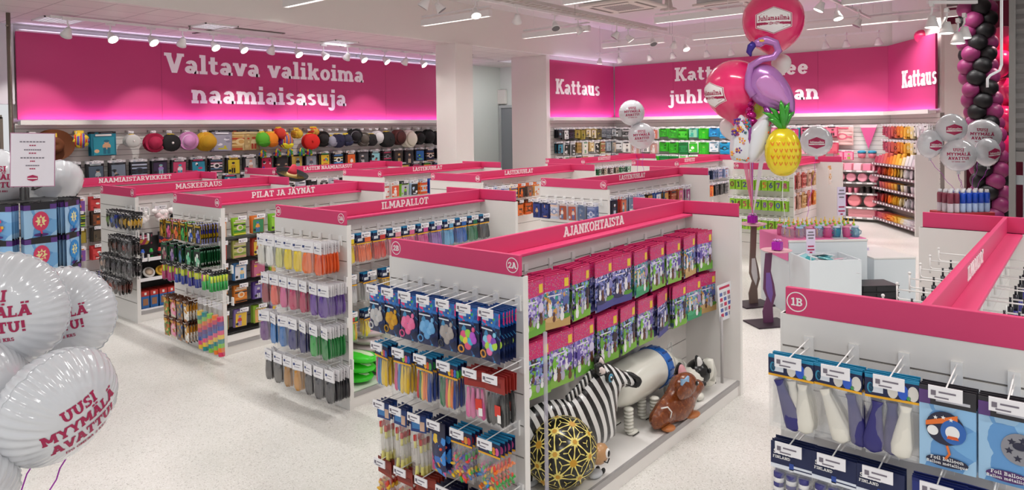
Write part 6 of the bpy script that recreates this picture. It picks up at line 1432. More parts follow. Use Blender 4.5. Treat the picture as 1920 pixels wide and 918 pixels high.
# brown dog
r = empty('dog_balloon', (4.35, 2.345, SH), -.1, 'brown curly foil dog with a blue bow sitting in front of the cream one', 'foil animal')
M_BR = art('brown_curls', ['#6c3418', '#74391a', '#7c401c', '#8c4c24', '#74391a'], 60, .25, 1, warp=2.)
inflate(spline([(-.02, .05), (-.02, .12), (.043, .17), (.094, .2), (.155, .219), (.207, .253), (.26, .307), (.296, .331), (.367, .327), (.465, .295), (.527, .254), (.6, .206), (.645, .17), (.636, .14), (.598, .12), (.534, .104), (.488, .056), (.456, .02), (.4, .0), (.287, .0), (.142, .005), (.04, .01)], 3), .075, M_BR, 'body', r, .02)
mb = MB(); mb.ball((.36, -.02, .245), (.13, .078, .088), 0, 20, 14); mb.ball((.5, -.02, .19), (.1, .06, .055), 0, 16, 10); mb.ball((.3, -.02, .12), (.17, .08, .115), 0, 18, 12); mb.build('head', M_BR, r, True)
q = inflate(spline([(.236, .306), (.178, .28), (.161, .248), (.2, .2), (.256, .185), (.333, .185), (.346, .232), (.304, .281)]), .025, M_BR, 'ear', r, .018); q.location.y = -.085
mb = MB(); mb.ball((.415, -.094, .262), (.02, .01, .018), 0, 10, 7); mb.ball((.61, -.03, .19), (.026, .024, .02), 0, 10, 7); mb.ball((.415, -.103, .267), (.005, .004, .006), 1, 6, 5); mb.build('eye', [MBK_, C('#ffffff', .3)], r, True)
mb = MB(); mb.prism([(.2, .35), (.247, .335), (.29, .35), (.29, .305), (.247, .322), (.2, .305)], -.105, -.09); mb.build('bow', C('#8cb4d8', .35), r)
mb = MB(); mb.ball((.42, -.05, .02), (.08, .05, .02), 0, 12, 6); mb.ball((.1, -.05, .02), (.06, .05, .02), 0, 12, 6); mb.build('paw', C('#b8703c', .3), r, True)
mb = MB(); mb.tube([(-.02, -.075, .2), (.05, -.08, .19), (.1, -.08, .14), (.09, -.075, .1)], .005); mb.build('string', C('#e8e4e0', .5), r, True)
# black and white dog at the far end
r = empty('dog_balloon', (5.18, 2.42, SH), 0, 'black and white foil dog peeping out beyond the brown one', 'foil animal')
mb = MB(); mb.ball((-.14, .06, .1), (.2, .11, .11), 1, 18, 12); mb.ball((.05, 0, .17), (.125, .1, .1), 0, 20, 14); mb.tube([(-.1, .04, .12), (.02, 0, .16)], [.08, .09], 1, 12)
mb.build('body', [MBK_, M_DOG], r, True)
mb = MB(); mb.ball((.15, -.03, .09), (.07, .07, .06), 0, 16, 10); mb.prism([(.02, .28), (.07, .29), (.15, .16), (.1, .1)], -.115, -.06); mb.ball((.07, -.06, .19), (.035, .06, .09), 0, 12, 8); mb.build('white_blaze', M_DOG, r, True)
for P, c, y in (([(-.22, .18), (-.24, .25), (-.2, .29), (-.13, .25), (-.09, .17)], '#e8a8b0', .03), ([(-.02, .22), (-.03, .31), (.03, .29), (.06, .22)], '#e6e6e4', -.03)):
    q = inflate(spline(P), .02, C(c, .3), 'ear', r, .018); q.location.y = y
    q = inflate(spline([(sum(p[0] for p in P)/len(P)*(1-1.2)+p[0]*1.2, sum(p[1] for p in P)/len(P)*(1-1.2)+p[1]*1.2) for p in P]), .015, MBK_, 'ear', r, .018); q.location.y = y+.015; q['label'] = 'black rim of the ear'
mb = MB(); mb.ball((.2, -.06, .115), (.024, .022, .017), 0, 10, 7); mb.ball((.04, -.1, .2), (.018, .012, .02), 0, 10, 7); mb.tube([(.2, -.075, .1), (.17, -.09, .06)], .005); mb.build('nose', MBK_, r, True)
mb = MB()
for x, y in ((-.2, -.06), (-.09, -.07)): mb.ball((x, y, .03), (.055, .035, .03), 0, 10, 7)
mb.build('paw', M_DOG, r, True)
# tortoise
r = empty('tortoise_balloon', (3.38, 2.44, SH), 0, 'round tortoise foil balloon with a black and yellow star-patterned shell', 'foil animal')
RS = .205
import bmesh
bm = bmesh.new(); bmesh.ops.create_icosphere(bm, subdivisions=4, radius=1.); me = bpy.data.meshes.new('shell')
for v in bm.verts: v.co = Vector((v.co.x*1.12, v.co.y, v.co.z*.98))*RS+Vector((0, 0, RS*.97))
bm.to_mesh(me); bm.free(); me.polygons.foreach_set('use_smooth', [True]*len(me.polygons)); me.materials.append(C('#16140f', .22)); so = bpy.data.objects.new('shell', me); COL.objects.link(so); so.parent = r
bm = bmesh.new(); bmesh.ops.create_icosphere(bm, subdivisions=2, radius=1.); mb = MB()
def onshell(p, k=1.012): p = p.normalized(); return Vector((p.x*1.12, p.y, p.z*.98))*RS*k+Vector((0, 0, RS*.97))
rotm = Matrix.Rotation(.4, 3, 'X') @ Matrix.Rotation(.3, 3, 'Z')
for e in bm.edges:
    a, b = (rotm @ v.co for v in e.verts); w_ = .014 if max(len(v.link_edges) for v in e.verts) else .02
    pts = [a+(b-a)*t/4 for t in range(5)]; n_ = (b-a).normalized()
    for p, q in zip(pts, pts[1:]):
        s1 = p.normalized().cross(n_).normalized()*(.034*(.35+1.3*abs(pts.index(p)/4-.5))); s2 = q.normalized().cross(n_).normalized()*(.034*(.35+1.3*abs(pts.index(q)/4-.5)))
        mb.add([onshell(p-s1), onshell(p+s1), onshell(q+s2), onshell(q-s2)], [(0, 1, 2, 3)], 0)
for f_ in bm.faces:      # finer rays from the middle of every panel
    m_ = rotm @ f_.calc_center_median()
    for v in f_.verts:
        a, b = rotm @ v.co, m_; n_ = (b-a).normalized(); s_ = a.normalized().cross(n_).normalized()
        mb.add([onshell(a-s_*.03), onshell(a+s_*.03), onshell(b+s_*.008), onshell(b-s_*.008)], [(0, 1, 2, 3)], 0)
for v in bm.verts:
    c = rotm @ v.co; u = c.orthogonal().normalized(); w_ = c.cross(u); q = .11 if len(v.link_edges) == 5 else .07
    mb.add([onshell(c+(u*math.cos(PI*k/3)+w_*math.sin(PI*k/3))*q, 1.018) for k in range(6)], [tuple(range(6))], 1)
bm.free(); pq = mb.build('shell_pattern', [C('#e8d878', .3), C('#c8942c', .3)], r); pq['label'] = 'yellow star lines on the shell'
mb = MB(); mb.tube([(.06, -.12, .15), (.13, -.14, .16), (.17, -.14, .15)], [.03, .028, .04], 0, 14); mb.ball((.2, -.14, .152), (.075, .05, .062), 0, 16, 11); mb.tube([(.24, -.14, .185), (.28, -.14, .14), (.25, -.14, .1)], [.02, .014, .02], 0, 8); mb.build('head', C('#b88c60', .28), r, True)
mb = MB(); mb.ball((.215, -.188, .165), (.022, .008, .03), 0, 12, 8); mb.ball((.218, -.194, .162), (.014, .006, .02), 1, 10, 7); mb.build('eye', [C('#f2f0ec', .3), MBK_], r, True)
mb = MB(); mb.tube([(.18, -.186, .125), (.21, -.19, .108), (.245, -.18, .118)], .004); mb.build('mouth', MBK_, r, True)
for (x, y) in ((.2, -.11), (.22, .12), (-.12, -.18), (-.12, .14)):
    mb = MB(); mb.ball((x, y, .022), (.06, .04, .022), 0, 10, 6); mb.ball((x+.055, y-.02, .024), (.022, .012, .018), 1, 8, 5); mb.ball((x+.055, y+.02, .024), (.022, .012, .018), 1, 8, 5); mb.build('foot', [C('#c8ccd0', .25), MBK_], r, True)
mb = MB(); mb.lathe([(.012, 0), (.012, 1.0)], 8); tag(mb.build('clear_tube', mat('clear_rod', '#d8d4e4', .1, alpha=.4), None, True, (3.1, 2.34, SH)), 'clear plastic tube standing at the near end of the base shelf', 'tube')
mb = MB(); mb.lathe([(.012, 0), (.012, .55)], 8); tag(mb.build('clear_tube', mat('grey_rod', '#b4b0b0', .3), None, True, (5.55, 2.36, SH)), 'grey rod standing at the far end of the base shelf', 'rod')

# ------------------------------------------------------------------ counter with jars, bin, low table, crates
CA = -.84   # the group stands turned
def turned(x, y): return Matrix.Translation((x, y, 0)) @ Matrix.Rotation(CA, 4, 'Z')
# counter: near edge from (8.44,2.75) to (9.03,2.02)
r = empty('display_counter', (8.44, 2.75, 0), CA, 'white display counter with a pink top carrying the jars', 'counter')
bevel(MB().b2(0, .94, 0, .86, 0, .86).build('body', mat('pale_blue_white', '#dfe6ea', .4), r), .006)
bevel(MB().b2(-.005, .945, -.005, .865, .86, .885).build('top_board', M_WHITE, r), .004)
mb = MB(); mb.b2(.0, .94, .02, .865, .885, .892); mb.b2(-.012, -.004, .02, .865, .64, .892); mb.build('pink_cloth', C('#ee7ab0', .6), r)
Mc = turned(8.44, 2.75)
def jar(col, lid, alpha):
    g = MB(); g.lathe([(0, .004), (.042, .0), (.048, .006), (.05, .03), (.05, .085), (.044, .1), (.038, .106), (.038, .12)], 18)
    gm = mat('jar_glass_%s' % col[1:], col, .06, alpha=alpha, spec=.8); o = g.build('drinking_jar', gm, None, True)
    h_ = MB(); h_.tube([(-.048, 0, .03), (-.075, 0, .035), (-.08, 0, .07), (-.05, 0, .085)], .006, n=8); h_.build('handle', gm, o, True)
    l = MB(); l.lathe([(.041, .116), (.043, .118), (.043, .132), (.03, .138), (0, .138)], 18); l.build('lid', C(lid, .35), o, True)
    s = MB(); s.tube([(.01, 0, .02), (.015, 0, .215)], .005, 0, 8); s.build('straw', C('#f0d020', .35), o, True)
    f_ = MB(); f_.ball((.014, 0, .15), .016, 0, 8, 6); f_.ball((.02, -.01, .165), .012, 1, 8, 6); f_.build('straw_charm', [C('#8cc83c', .4), C('#f08c3c', .4)], o, True)
    return Proto(o)
J = [(jar('#d8c0cc', '#e088a8', .28), 'clear pinkish'), (jar('#c8d0e0', '#a8cce8', .28), 'clear bluish'), (jar('#d84c94', '#e890b4', .6), 'pink'), (jar('#1c94b4', '#c8d4e8', .6), 'turquoise')]
jo = [0, 1, 0, 1, 2, 3, 2, 3]
for row in range(3):
    for i in range(8):
        jj = J[jo[i]] if row == 0 else J[(jo[i]+row) % 4]
        p = Mc @ Vector((.07+.113*i, .13+.13*row, .892))
        jj[0].put(p, (0, 0, CA+PI+R.uniform(-.2, .2)), '%s jar with lid and straw, %s in the %s row on the counter' % (jj[1], ORD[i], ['front', 'second', 'third'][row]), 'drinking jar')
def sign_stand(p, h, w, hh, label, base=True):
    r = empty('sign_holder', p, facing(p, .5)[2], label, 'sign')
    mb = MB()
    if base: mb.b2(-.12, .06, -.05, .05, 0, .006); mb.lathe([(.018, .006), (.008, .06), (.006, .1)], 10)
    mb.tube([(0, 0, 0), (0, 0, h)], .006, 0, 8); mb.build('stem', mat('pale_metal', '#c4d0d4', .3, .3), r, True)
    MB().b2(-w/2, w/2, -.004, .004, h, h+hh).build('card', C('#d8cce4', .4), r)
    mb = MB()
    for i, (zz, k) in enumerate([(.88, .6), (.76, .8), (.64, .6), (.3, .7), (.16, .8), (.05, .3)]): mb.b2(-w*k/2, w*k/2, -.0055, -.004, h+hh*zz-.008, h+hh*zz+.008, 1 if i > 2 else 0)
    mb.build('printed_text', [M_INK, M_RED], r)
sign_stand(Mc @ Vector((.66, .06, .892)), .27, .1, .34, 'tall sign card on a stem, standing among the jars')
r = empty('dump_bin', (7.97, 2.38, 0), CA, 'white open bin full of turquoise goods before the counter', 'bin')
mb = MB(); t_ = .015; W_, D_, H_ = .58, .50, .76
for a in ((0, W_, 0, t_), (0, W_, D_-t_, D_), (0, t_, t_, D_-t_), (W_-t_, W_, t_, D_-t_)): mb.b2(a[0], a[1], a[2], a[3], 0, H_)
mb.b2(t_, W_-t_, t_, D_-t_, .56, .58); mb.build('box', mat('pale_blue_white', '#dfe6ea', .4), r)
Mn = turned(7.97, 2.38)
for i in range(26):
    x, y = R.uniform(.08, .5), R.uniform(.08, .42); c = ['#1c7c84', '#2c9ca4', '#c8d4dc', '#d89cb0', '#8cc4cc', '#e8ecf0'][i % 6]
    mb = MB(); mb.pillow(.16, -.06, .06, .014, 0, 5, 4); mb.b2(-.08, .08, -.004, .004, .06, .08, 1); o = mb.build('goods_bag', [C(c, .2), C('#e4e4e8', .3)], None, True, Mn @ Vector((x, y, .61+.0055*i))); o.rotation_euler = (PI/2+R.uniform(-.4, .4), R.uniform(-.3, .3), R.uniform(0, 6.28))
    tag(o, '%s bag lying in the white bin before the counter' % ['dark turquoise', 'turquoise', 'grey white', 'pink', 'pale turquoise', 'white'][i % 6], 'goods bag', '%s bags in the white bin' % ['dark turquoise', 'turquoise', 'grey white', 'pink', 'pale turquoise', 'white'][i % 6])
sign_stand(Mn @ Vector((.06, .1, .58)), .24, .1, .27, 'sign card on a stem standing in the white bin', False)
r = empty('low_table', (9.35, 2.04, 0), CA, 'low white table beside the counter', 'table')
bevel(MB().b2(.0, .52, .0, .9, .0, .6).build('body', mat('pale_blue_white', '#dfe6ea', .4), r), .006); bevel(MB().b2(-.005, .525, -.005, .905, .6, .62).build('top_board', M_WHITE, r), .004)
Mt = turned(9.35, 2.04)
o = MB().b2(-.09, .09, -.07, .07, 0, .04, 0).b2(-.085, .085, -.072, -.07, .01, .03, 1).build('white_pack', [C('#ece6f4', .35), C('#d8c8e8', .4)], None, False, Mt @ Vector((.12, .55, .62)), CA); tag(o, 'flat white pack on the low table', 'pack')
# folding crates
def crate():
    r = empty('folding_crate'); mb = MB(); w_, d_, h_ = .4, .3, .075
    mb.b2(-w_/2, w_/2, -d_/2, d_/2, 0, .012); bevel(mb.build('base', M_BLACK, r), .003)
    mb = MB()
    for s in (-1, 1):
        mb.b2(-w_/2, w_/2, s*d_/2-.006, s*d_/2+.006, .012, h_); mb.b2(s*w_/2-.006, s*w_/2+.006, -d_/2, d_/2, .012, h_)
        for k in range(3): mb.b2(-w_/2, w_/2, s*(d_/2+.005)-.004, s*(d_/2+.005)+.004, .02+k*.018, .026+k*.018)
        mb.b2(-.05, .05, s*(d_/2+.008)-.005, s*(d_/2+.008)+.005, .014, h_-.01)
    mb.b2(-w_/2-.01, w_/2+.01, -d_/2-.01, d_/2+.01, h_-.008, h_); mb.build('wall', mat('crate_black', '#1b1c20', .45), r); return Proto(r)
cr_ = crate()
for i in range(6):
    p = turned(8.45, 1.95) @ Vector((.2, .16, i*.0752)); cr_.put(p, (0, 0, CA), 'black folding crate, %s from the floor in the stack by the bin' % ORD[i], 'crate', None)

# ------------------------------------------------------------------ wall goods
def wall_items(M, xs, z, specs, row, where, n=3, gp=None, tagged=True):
    """specs: (proto, text, category); packs hung on pegs of a slat wall"""
    for i, x in enumerate(xs):
        P, d, cat = specs[i % len(specs)]
        for k in range(n):
            p = M @ Vector((x, -.2+.045*k, z)); ang = M.to_euler().z
            q_ = P.put(p, (R.uniform(-.02, .02), R.uniform(-.03, .03), ang+R.uniform(-.12, .12)), '%s, %s in %s row, %s' % (one(d), ORD[i], row, where), cat, '%s %d of the %s row, %s' % (cat, i+1, row, where) if n > 1 else None); q_.scale = (1, 1, .84+.26*((i*7) % 5)/4)
def wall_pegs(root, M, xs, z):
    for x in xs:
        p = peg(root, 0, 0, 0, 0, True); p.location = M @ Vector((x, -.0, z)); p.rotation_euler.z = M.to_euler().z
pegs_l = empty('wall_rack', (4, 13.98, 1.5), 0, 'slat wall rack of hooks under the long pink banner', 'wall rack')
pegs_k = empty('wall_rack', (16, 10.84, 1.5), 0, 'slat wall rack of hooks under the Kattaus banner by the partition', 'wall rack')
pegs_b = empty('wall_rack', (17.84, 7, 1.5), 0, 'slat wall rack of hooks under the two-line banner at the back', 'wall rack')
pegs_d = empty('wall_rack', (17, 3, 1.5), 0, 'slat wall rack of hooks and shelves on the slanted wall', 'wall rack')
def rack(root, M, xs, z):
    inv = Matrix.Translation(root.location).inverted()
    for x in xs: p = peg(root, 0, 0, 0, 0, True); p.location = inv @ (M @ Vector((x, 0, z))); p.rotation_euler.z = M.to_euler().z
# hats
def hat(kind, c, c2='#d8c8a0', s=1.):
    Mh = Matrix.Rotation(PI/2, 4, 'X')   # crown towards -Y
    mb = MB(); mats = [C(c, .75), C(c2, .7)]
    if kind == 'cowboy':
        n = 30; vs = []; fs = []
        for i, (q, h_) in enumerate([(.5, .0), (.75, .005), (1., .03)]):
            for k in range(n): a = 2*PI*k/n; vs.append((.2*q*math.cos(a)*1.1, .0-h_*abs(math.cos(a))*2.2, .2*q*math.sin(a)*1.0))
        for i in range(2):
            for k in range(n): a = i*n+k; b = i*n+(k+1) % n; fs.append((a, b, b+n, a+n))
        mb.add(vs, fs); mb.lathe([(.105, 0), (.1, .05), (.085, .1), (.05, .115), (.0, .09)], 22, 0, Mh); mb.lathe([(.107, .005), (.105, .025)], 22, 1, Mh)
    elif kind == 'top': mb.lathe([(.16, 0), (.165, .008), (.11, .01), (.105, .05), (.112, .15), (.0, .152)], 24, 0, Mh); mb.lathe([(.108, .012), (.107, .04)], 24, 1, Mh)
    elif kind == 'bowler': mb.lathe([(.15, .015), (.155, .02), (.13, 0), (.105, .01), (.1, .06), (.075, .1), (.0, .115)], 22, 0, Mh); mb.lathe([(.108, .01), (.106, .03)], 22, 1, Mh)
    elif kind == 'cap': mb.ball((0, -.03, 0), (.115, .085, .125), 0, 18, 12); mb.prism([(.1*math.cos(PI+PI*k/10), -.05+.09*math.sin(PI+PI*k/10)) for k in range(11)], -.1, -.09, 1)
    elif kind == 'beret': mb.ball((0, -.03, 0), (.15, .05, .14), 0, 20, 10); mb.ball((0, -.085, .0), (.02, .02, .02), 1, 8, 6)
    elif kind == 'pith': mb.lathe([(.17, .0), (.165, .02), (.14, .05), (.12, .08), (.08, .12), (.0, .14)], 24, 0, Mh); mb.lathe([(.142, .048), (.124, .078)], 24, 1, Mh)
    elif kind == 'clown':
        for k in range(10):
            a = 2*PI*k/10; mb.ball((.07*math.cos(a), -.03, .065*math.sin(a)), (.05, .06, .05), k % 2, 10, 7)
        mb.ball((0, -.07, 0), (.08, .05, .08), 0, 12, 8)
    o = mb.build('hat', mats, None, True)
    hb = MB(); hb.b2(-.04, .04, -.012, -.008, .1, .15); hb.build('hang_tag', C('#e8c83c' if kind != 'top' else '#d89c2c', .5), o); return Proto(o)
RB = art('rainbow_stripes', ['#d83030', '#f08c24', '#f4dc2c', '#3ca848', '#2c5cc0', '#7c3ca0'], 4.5, .7, 0, warp=0, kind='X')
HL = [(3.98, 2.05, 'bowler', '#161616', '#e8e8e8', 1, 'black and white hats'), (4.27, 2.06, 'cowboy', '#6c3a18', '#54280e', 1.15, 'brown cowboy hats'), (4.68, 2.13, 'clown', 'RB', '#e8c83c', 1, 'rainbow clown hats'), (5.55, 2.1, 'beret', '#c8c8c4', '#f0f0ee', .75, 'silver glitter hats'),
      (5.95, 2.06, 'bowler', '#b01c48', '#8c1438', 1, 'crimson bowler hats'), (6.25, 2.05, 'beret', '#141416', '#e8e4e0', 1, 'black berets'), (6.6, 2.08, 'bowler', '#d894c8', '#f4f0f2', 1, 'pink and white hats'), (6.95, 2.06, 'top', '#c89818', '#a87c10', 1, 'gold top hats'),
      (8.2, 2.08, 'cap', '#5cb82c', '#4ca424', 1, 'green caps'), (8.4, 2.07, 'cap', '#f08c1c', '#e07c14', 1, 'orange caps'), (8.62, 2.2, 'cap', '#d83c2c', '#b82c24', .8, 'red caps'), (8.75, 2.03, 'cap', 'RB', '#f0e82c', 1.05, 'rainbow striped caps'), (9.05, 2.18, 'clown', '#d8b02c', '#c8942c', .8, 'yellow frilled hats'),
      (9.4, 2.0, 'beret', '#d81c14', '#c81810', 1.1, 'red berets'), (9.5, 2.22, 'clown', '#c89c3c', '#d83c2c', .7, 'gold and red hats'), (9.72, 2.05, 'bowler', '#181414', '#3c2820', 1, 'dark bowler hats'), (9.95, 2.0, 'cap', '#9c9cac', '#8c8c9c', .8, 'grey caps'), (10.15, 2.0, 'beret', '#1c1c3c', '#242448', 1, 'navy berets'),
      (10.4, 2.02, 'cap', '#1c1e34', '#242648', .9, 'dark navy caps'), (10.65, 2.1, 'bowler', '#1a181c', '#a8a8ac', 1, 'black hats with grey bands'), (10.9, 2.02, 'bowler', '#5c544c', '#f0eeea', .95, 'grey hats with white rims'), (11.15, 2.0, 'beret', '#141216', '#1c1a1e', .9, 'soft black hats'), (11.35, 2.06, 'pith', '#dcdcdc', '#c8c8c8', .8, 'white round hats'),
      (11.65, 2.0, 'beret', '#0e0e10', '#161618', 1.2, 'wide black hats'), (12.05, 2.05, 'pith', '#4c1c18', '#381410', 1, 'maroon helmets'), (12.4, 2.0, 'pith', '#ece6d4', '#dcd4bc', 1.15, 'ivory sun helmets'), (12.75, 2.02, 'bowler', '#121214', '#4c3018', 1, 'black hats with brown bands'), (13.1, 2.05, 'bowler', '#141416', '#1c1c1e', 1.05, 'plain black hats'), (13.45, 2.0, 'top', '#121214', '#2c1c14', 1, 'black top hats')]
for i, (x, z, k, c, c2, s, d) in enumerate(HL):
    P = hat(k, '#c83c3c' if c == 'RB' else c, c2)
    if c == 'RB': P.o.data.materials[0] = RB
    for n in range(3):
        o = P.put((x+.012*n, 13.98-.3+.075*n, z), (R.uniform(-.1, .05), R.uniform(-.15, .15), R.uniform(-.35, .1)), '%s under the long banner, %s hat hook' % (one(d), ORD[i] if i < 26 else ['third last', 'second last', 'last'][i-26]), 'hat', '%s under the long banner' % d)
        o.scale = (s*1.18, s*1.18, s*1.18)
rack(pegs_l, ML, [h[0] for h in HL], 2.26)
cost = lambda cols, nm, sd: (small('costume_bag', .42, .5, cols, '#1c1a1e', 9, sd, .02), nm+' costume bags', 'costume')
big = [(5.1, cost(['#1c7c94', '#2894a8', '#1c6c84', '#d8a880', '#e0b890', '#e8e4e0'], 'turquoise mermaid', 200)), (7.35, cost(['#8c8c9c', '#a4a4b4', '#c8c02c', '#e4e4ec'], 'grey and yellow', 201)), (7.75, cost(['#c89c58', '#b83c24', '#d8b878', '#e0c890'], 'tan and red', 202)), (8.0, cost(['#c8b080', '#b89c68', '#a83c2c', '#d8c498'], 'straw coloured', 203))]
for x, sp_ in big: wall_items(ML, [x], 2.27, [sp_], 'upper', 'long banner wall', 4)
lowc = [['#e8e0dc', '#b89c90', '#6c4c44'], ['#e8b030', '#8c3c1c', '#c8642c', '#3c8c3c'], ['#4c5c6c', '#2c3440', '#a8b4b8'], ['#788494', '#c8a890', '#3c444c'], ['#9ca8c0', '#b8c0d4', '#2c3444'], ['#3c2c4c', '#7cb0b4', '#9c7cc0', '#1c1c24'], ['#c8446c', '#3c9cb4', '#e8e0e4'], ['#2c8ca8', '#e8e4e8', '#c83c6c'], ['#d89cb0', '#4c6c8c', '#e8e0e0'], ['#d8c02c', '#1c1c1c', '#c8a024'], ['#b8b4b4', '#d89c80', '#e8e4e0'], ['#c81c4c', '#1c3cb0', '#e8e8ec'],
        ['#1c1c1e', '#b83c3c', '#d0a888', '#2c2c30'], ['#c8a84c', '#8cb0bc', '#1c1c1e'], ['#98a0ac', '#c8b8c0', '#5c5c6c'], ['#e8c02c', '#d83c2c', '#3c8cc8', '#2c9c4c'], ['#e8d880', '#4c94d8', '#e8e4dc'], ['#e06424', '#d8541c', '#e8e0d8'], ['#4c4c50', '#c8c8c8', '#28282c'], ['#8cc8d0', '#c84c4c', '#b8dce0'], ['#2c2c30', '#c83c64', '#8c8c90'], ['#3c3430', '#c89c5c', '#24201e'], ['#2c2c34', '#d8c0a8', '#4c3c3c'], ['#2c6cb8', '#8ce05c', '#242428'], ['#d8a894', '#2c2c5c', '#e8d8d0'], ['#201e20', '#a86c54', '#383438']]
xs = rng(4.2, 13.6, 26)
lowp = [(small('costume_bag', .29, .36, ['#26242a']+c, '#e8e4e8', 12, 210+i, .018), n+' dress-up packs', 'costume') for i, (c, n) in enumerate(zip(lowc, ['white and brown', 'amber and green', 'slate', 'grey and tan', 'pale blue', 'violet and teal', 'pink and blue', 'blue and white', 'rose', 'yellow and black', 'grey and white', 'red and blue', 'black and red', 'straw and black', 'pale grey', 'rainbow', 'yellow and blue', 'orange', 'charcoal', 'aqua', 'black and pink', 'brown', 'dark', 'blue and lime', 'tan and navy', 'black and brown']))]
wall_items(ML, xs, 1.74, lowp, 'middle', 'long banner wall', 3); rack(pegs_l, ML, xs, 1.74)
xs2 = rng(4.3, 13.5, 24)
wall_items(ML, xs2, 1.38, [lowp[(i*7+3) % 26] for i in range(24)], 'lower', 'long banner wall', 2)
RBC = [(8.55, '#d83c2c'), (8.85, '#f0c02c'), (9.15, '#3ca848'), (9.35, '#c82c2c'), (8.2, '#e8742c')]
for i, (x, c) in enumerate(RBC):
    mb = MB()
    for k in range(12): mb.tube([(0, -.02, 0), (.07*math.cos(k*1.9), -.03-.02*math.sin(k), -.05-.012*k)], [.02, .026], k % 4, 7)
    o = mb.build('paper_garland', [C(c, .6), C('#2c5cc0', .6), C('#f0d82c', .6), C('#3ca848', .6)], None, True, (x, 13.72, 1.86)); tag(o, 'bright rainbow garland under the hats, %s from the entrance' % ORD[[1, 2, 3, 4, 0][i]], 'garland', 'rainbow garlands under the hats')

def tp(nm, w, h, cols, sd, sc=14): return small(nm, w, h, cols, '#e4e2e4', sc, sd, .02)
kk = [['#1c1c20', '#2c3038', '#44484c', '#5c94a8'], ['#2c2c2c', '#e0e0e0', '#1c1c1c', '#8c8c8c'], ['#141216', '#1c1a1e', '#3c2c44'], ['#8c7c34', '#a49440', '#6c6028', '#2c2820'], ['#8c7834', '#d8d0b8', '#2c2a28', '#b8a054'], ['#a09030', '#5c5440', '#c8b858', '#303030'], ['#707880', '#8c949c', '#a8b0b4', '#5c646c'], ['#5c646c', '#c8ccd0', '#7c8488']]
kn = ['black and teal', 'black and white', 'black', 'gold patterned', 'gold and black', 'olive gold', 'silver', 'grey']
kp = [(tp('napkin_pack', .26, .3, c, 240+i), n+' tableware packs', 'tableware pack') for i, (c, n) in enumerate(zip(kk, kn))]
xk = rng(14.85, 17.5, 11)
wall_items(MK, xk, 2.22, [kp[i] for i in (0, 1, 2, 3, 3, 4, 4, 5, 6, 6, 7)], 'upper', 'Kattaus corner wall', 3); rack(pegs_k, MK, xk, 2.22)
k2 = [['#1c1c20', '#3c8ca8', '#2c2c30'], ['#e8e8e8', '#1c1c1c', '#d8d8d8', '#2c2c2c'], ['#c8c8c8', '#3c3c3c', '#e8e8e8'], ['#b08c50', '#c8a468', '#8c6c38'], ['#ece8e0', '#e0dcd0', '#4c8c5c'], ['#b89458', '#d8c08c', '#f0ece0'], ['#f0eee8', '#2c2c2c', '#e8e4dc'], ['#8c7c44', '#d8cca8', '#b86c5c'], ['#8c98a4', '#a4b0b8', '#6c7880'], ['#7c8890', '#c8b49c', '#5c646c']]
kp2 = [(tp('napkin_pack', .24, .34, c, 255+i, 20), n+' napkin packs', 'napkin pack') for i, (c, n) in enumerate(zip(k2, ['black and teal', 'black polka dot', 'striped grey', 'kraft brown', 'cream', 'beige', 'white polka dot', 'gold and rose', 'silver grey', 'grey and tan']))]
wall_items(MK, rng(14.85, 17.5, 10), 1.86, kp2, 'middle', 'Kattaus corner wall', 3); rack(pegs_k, MK, rng(14.85, 17.5, 10), 1.86)
wall_items(MK, rng(14.85, 17.5, 10), 1.48, [kp2[(i*3+1) % 10] for i in range(10)], 'lower', 'Kattaus corner wall', 2)
gg = [['#8c8c8c', '#5c5c5c', '#e0e0e0', '#2c2c2c'], ['#747474', '#8c8c8c', '#f0f0f0', '#3c3c3c'], ['#c8c4c0', '#b86c5c', '#e8e4e0'], ['#3cb828', '#2c8c20', '#4ccc34', '#1c4c14'], ['#3cb828', '#1c5c18', '#4cc834'], ['#44b8a0', '#8cc8a8', '#2c9c8c'], ['#34c41c', '#2cb018', '#3cd024'], ['#2c9cd0', '#1c7cb8', '#44b0e0', '#1c3c5c'], ['#3cace0', '#2490cc', '#5cbcE8'.lower()], ['#b8b4b8', '#d8d4d8', '#8c888c'], ['#c86c8c', '#d88ca4', '#8c3c5c'], ['#a83c64', '#c85c7c', '#3c2430'], ['#d8708c', '#e890a4', '#2c2024'], ['#cc5070', '#e07c94', '#1c1a1c'], ['#3c8c9c', '#c83c6c', '#e0e0e4']]
gn = ['grey', 'grey circle', 'white and rose', 'green', 'dark green', 'mint', 'bright green', 'blue', 'sky blue', 'pale grey', 'rose', 'wine', 'pink and black', 'raspberry and black', 'teal and pink']
gp_ = [(tp('napkin_pack', .27, .3, c, 270+i), n+' tableware packs', 'tableware pack') for i, (c, n) in enumerate(zip(gg, gn))]
seq = [1, 0, 1, 1, 2, 3, 3, 4, 5, 6, 7, 8, 9, 9, 10, 10, 11, 14, 11, 12, 13]
xb = rng(-10.6, -4.75, 21)
wall_items(MBK, xb, 2.2, [gp_[i] for i in seq], 'upper', 'back wall', 3); rack(pegs_b, MBK, xb, 2.2)
g2 = [['#e8e8e8', '#2c2c2c', '#f0f0f0'], ['#e0dcd8', '#f0ece8', '#4c4c50'], ['#d0c8c4', '#b88c84', '#e8e4e0'], ['#34b420', '#2c9c1c', '#40c82c', '#1c3c14'], ['#1c7c3c', '#187034', '#248c48'], ['#e8f4e4', '#34b424', '#4cc838'], ['#38bc24', '#2ca41c'], ['#98b8c8', '#e0e4e8', '#4c7c94'], ['#24a0d4', '#1c8cc4', '#38b0e0', '#1c3444'], ['#6ca4d8', '#4c8cc8', '#8cbce4'], ['#e8a0b4', '#f0b4c4', '#2c2428', '#e890a8'], ['#d8506c', '#e0687c', '#c84460']]
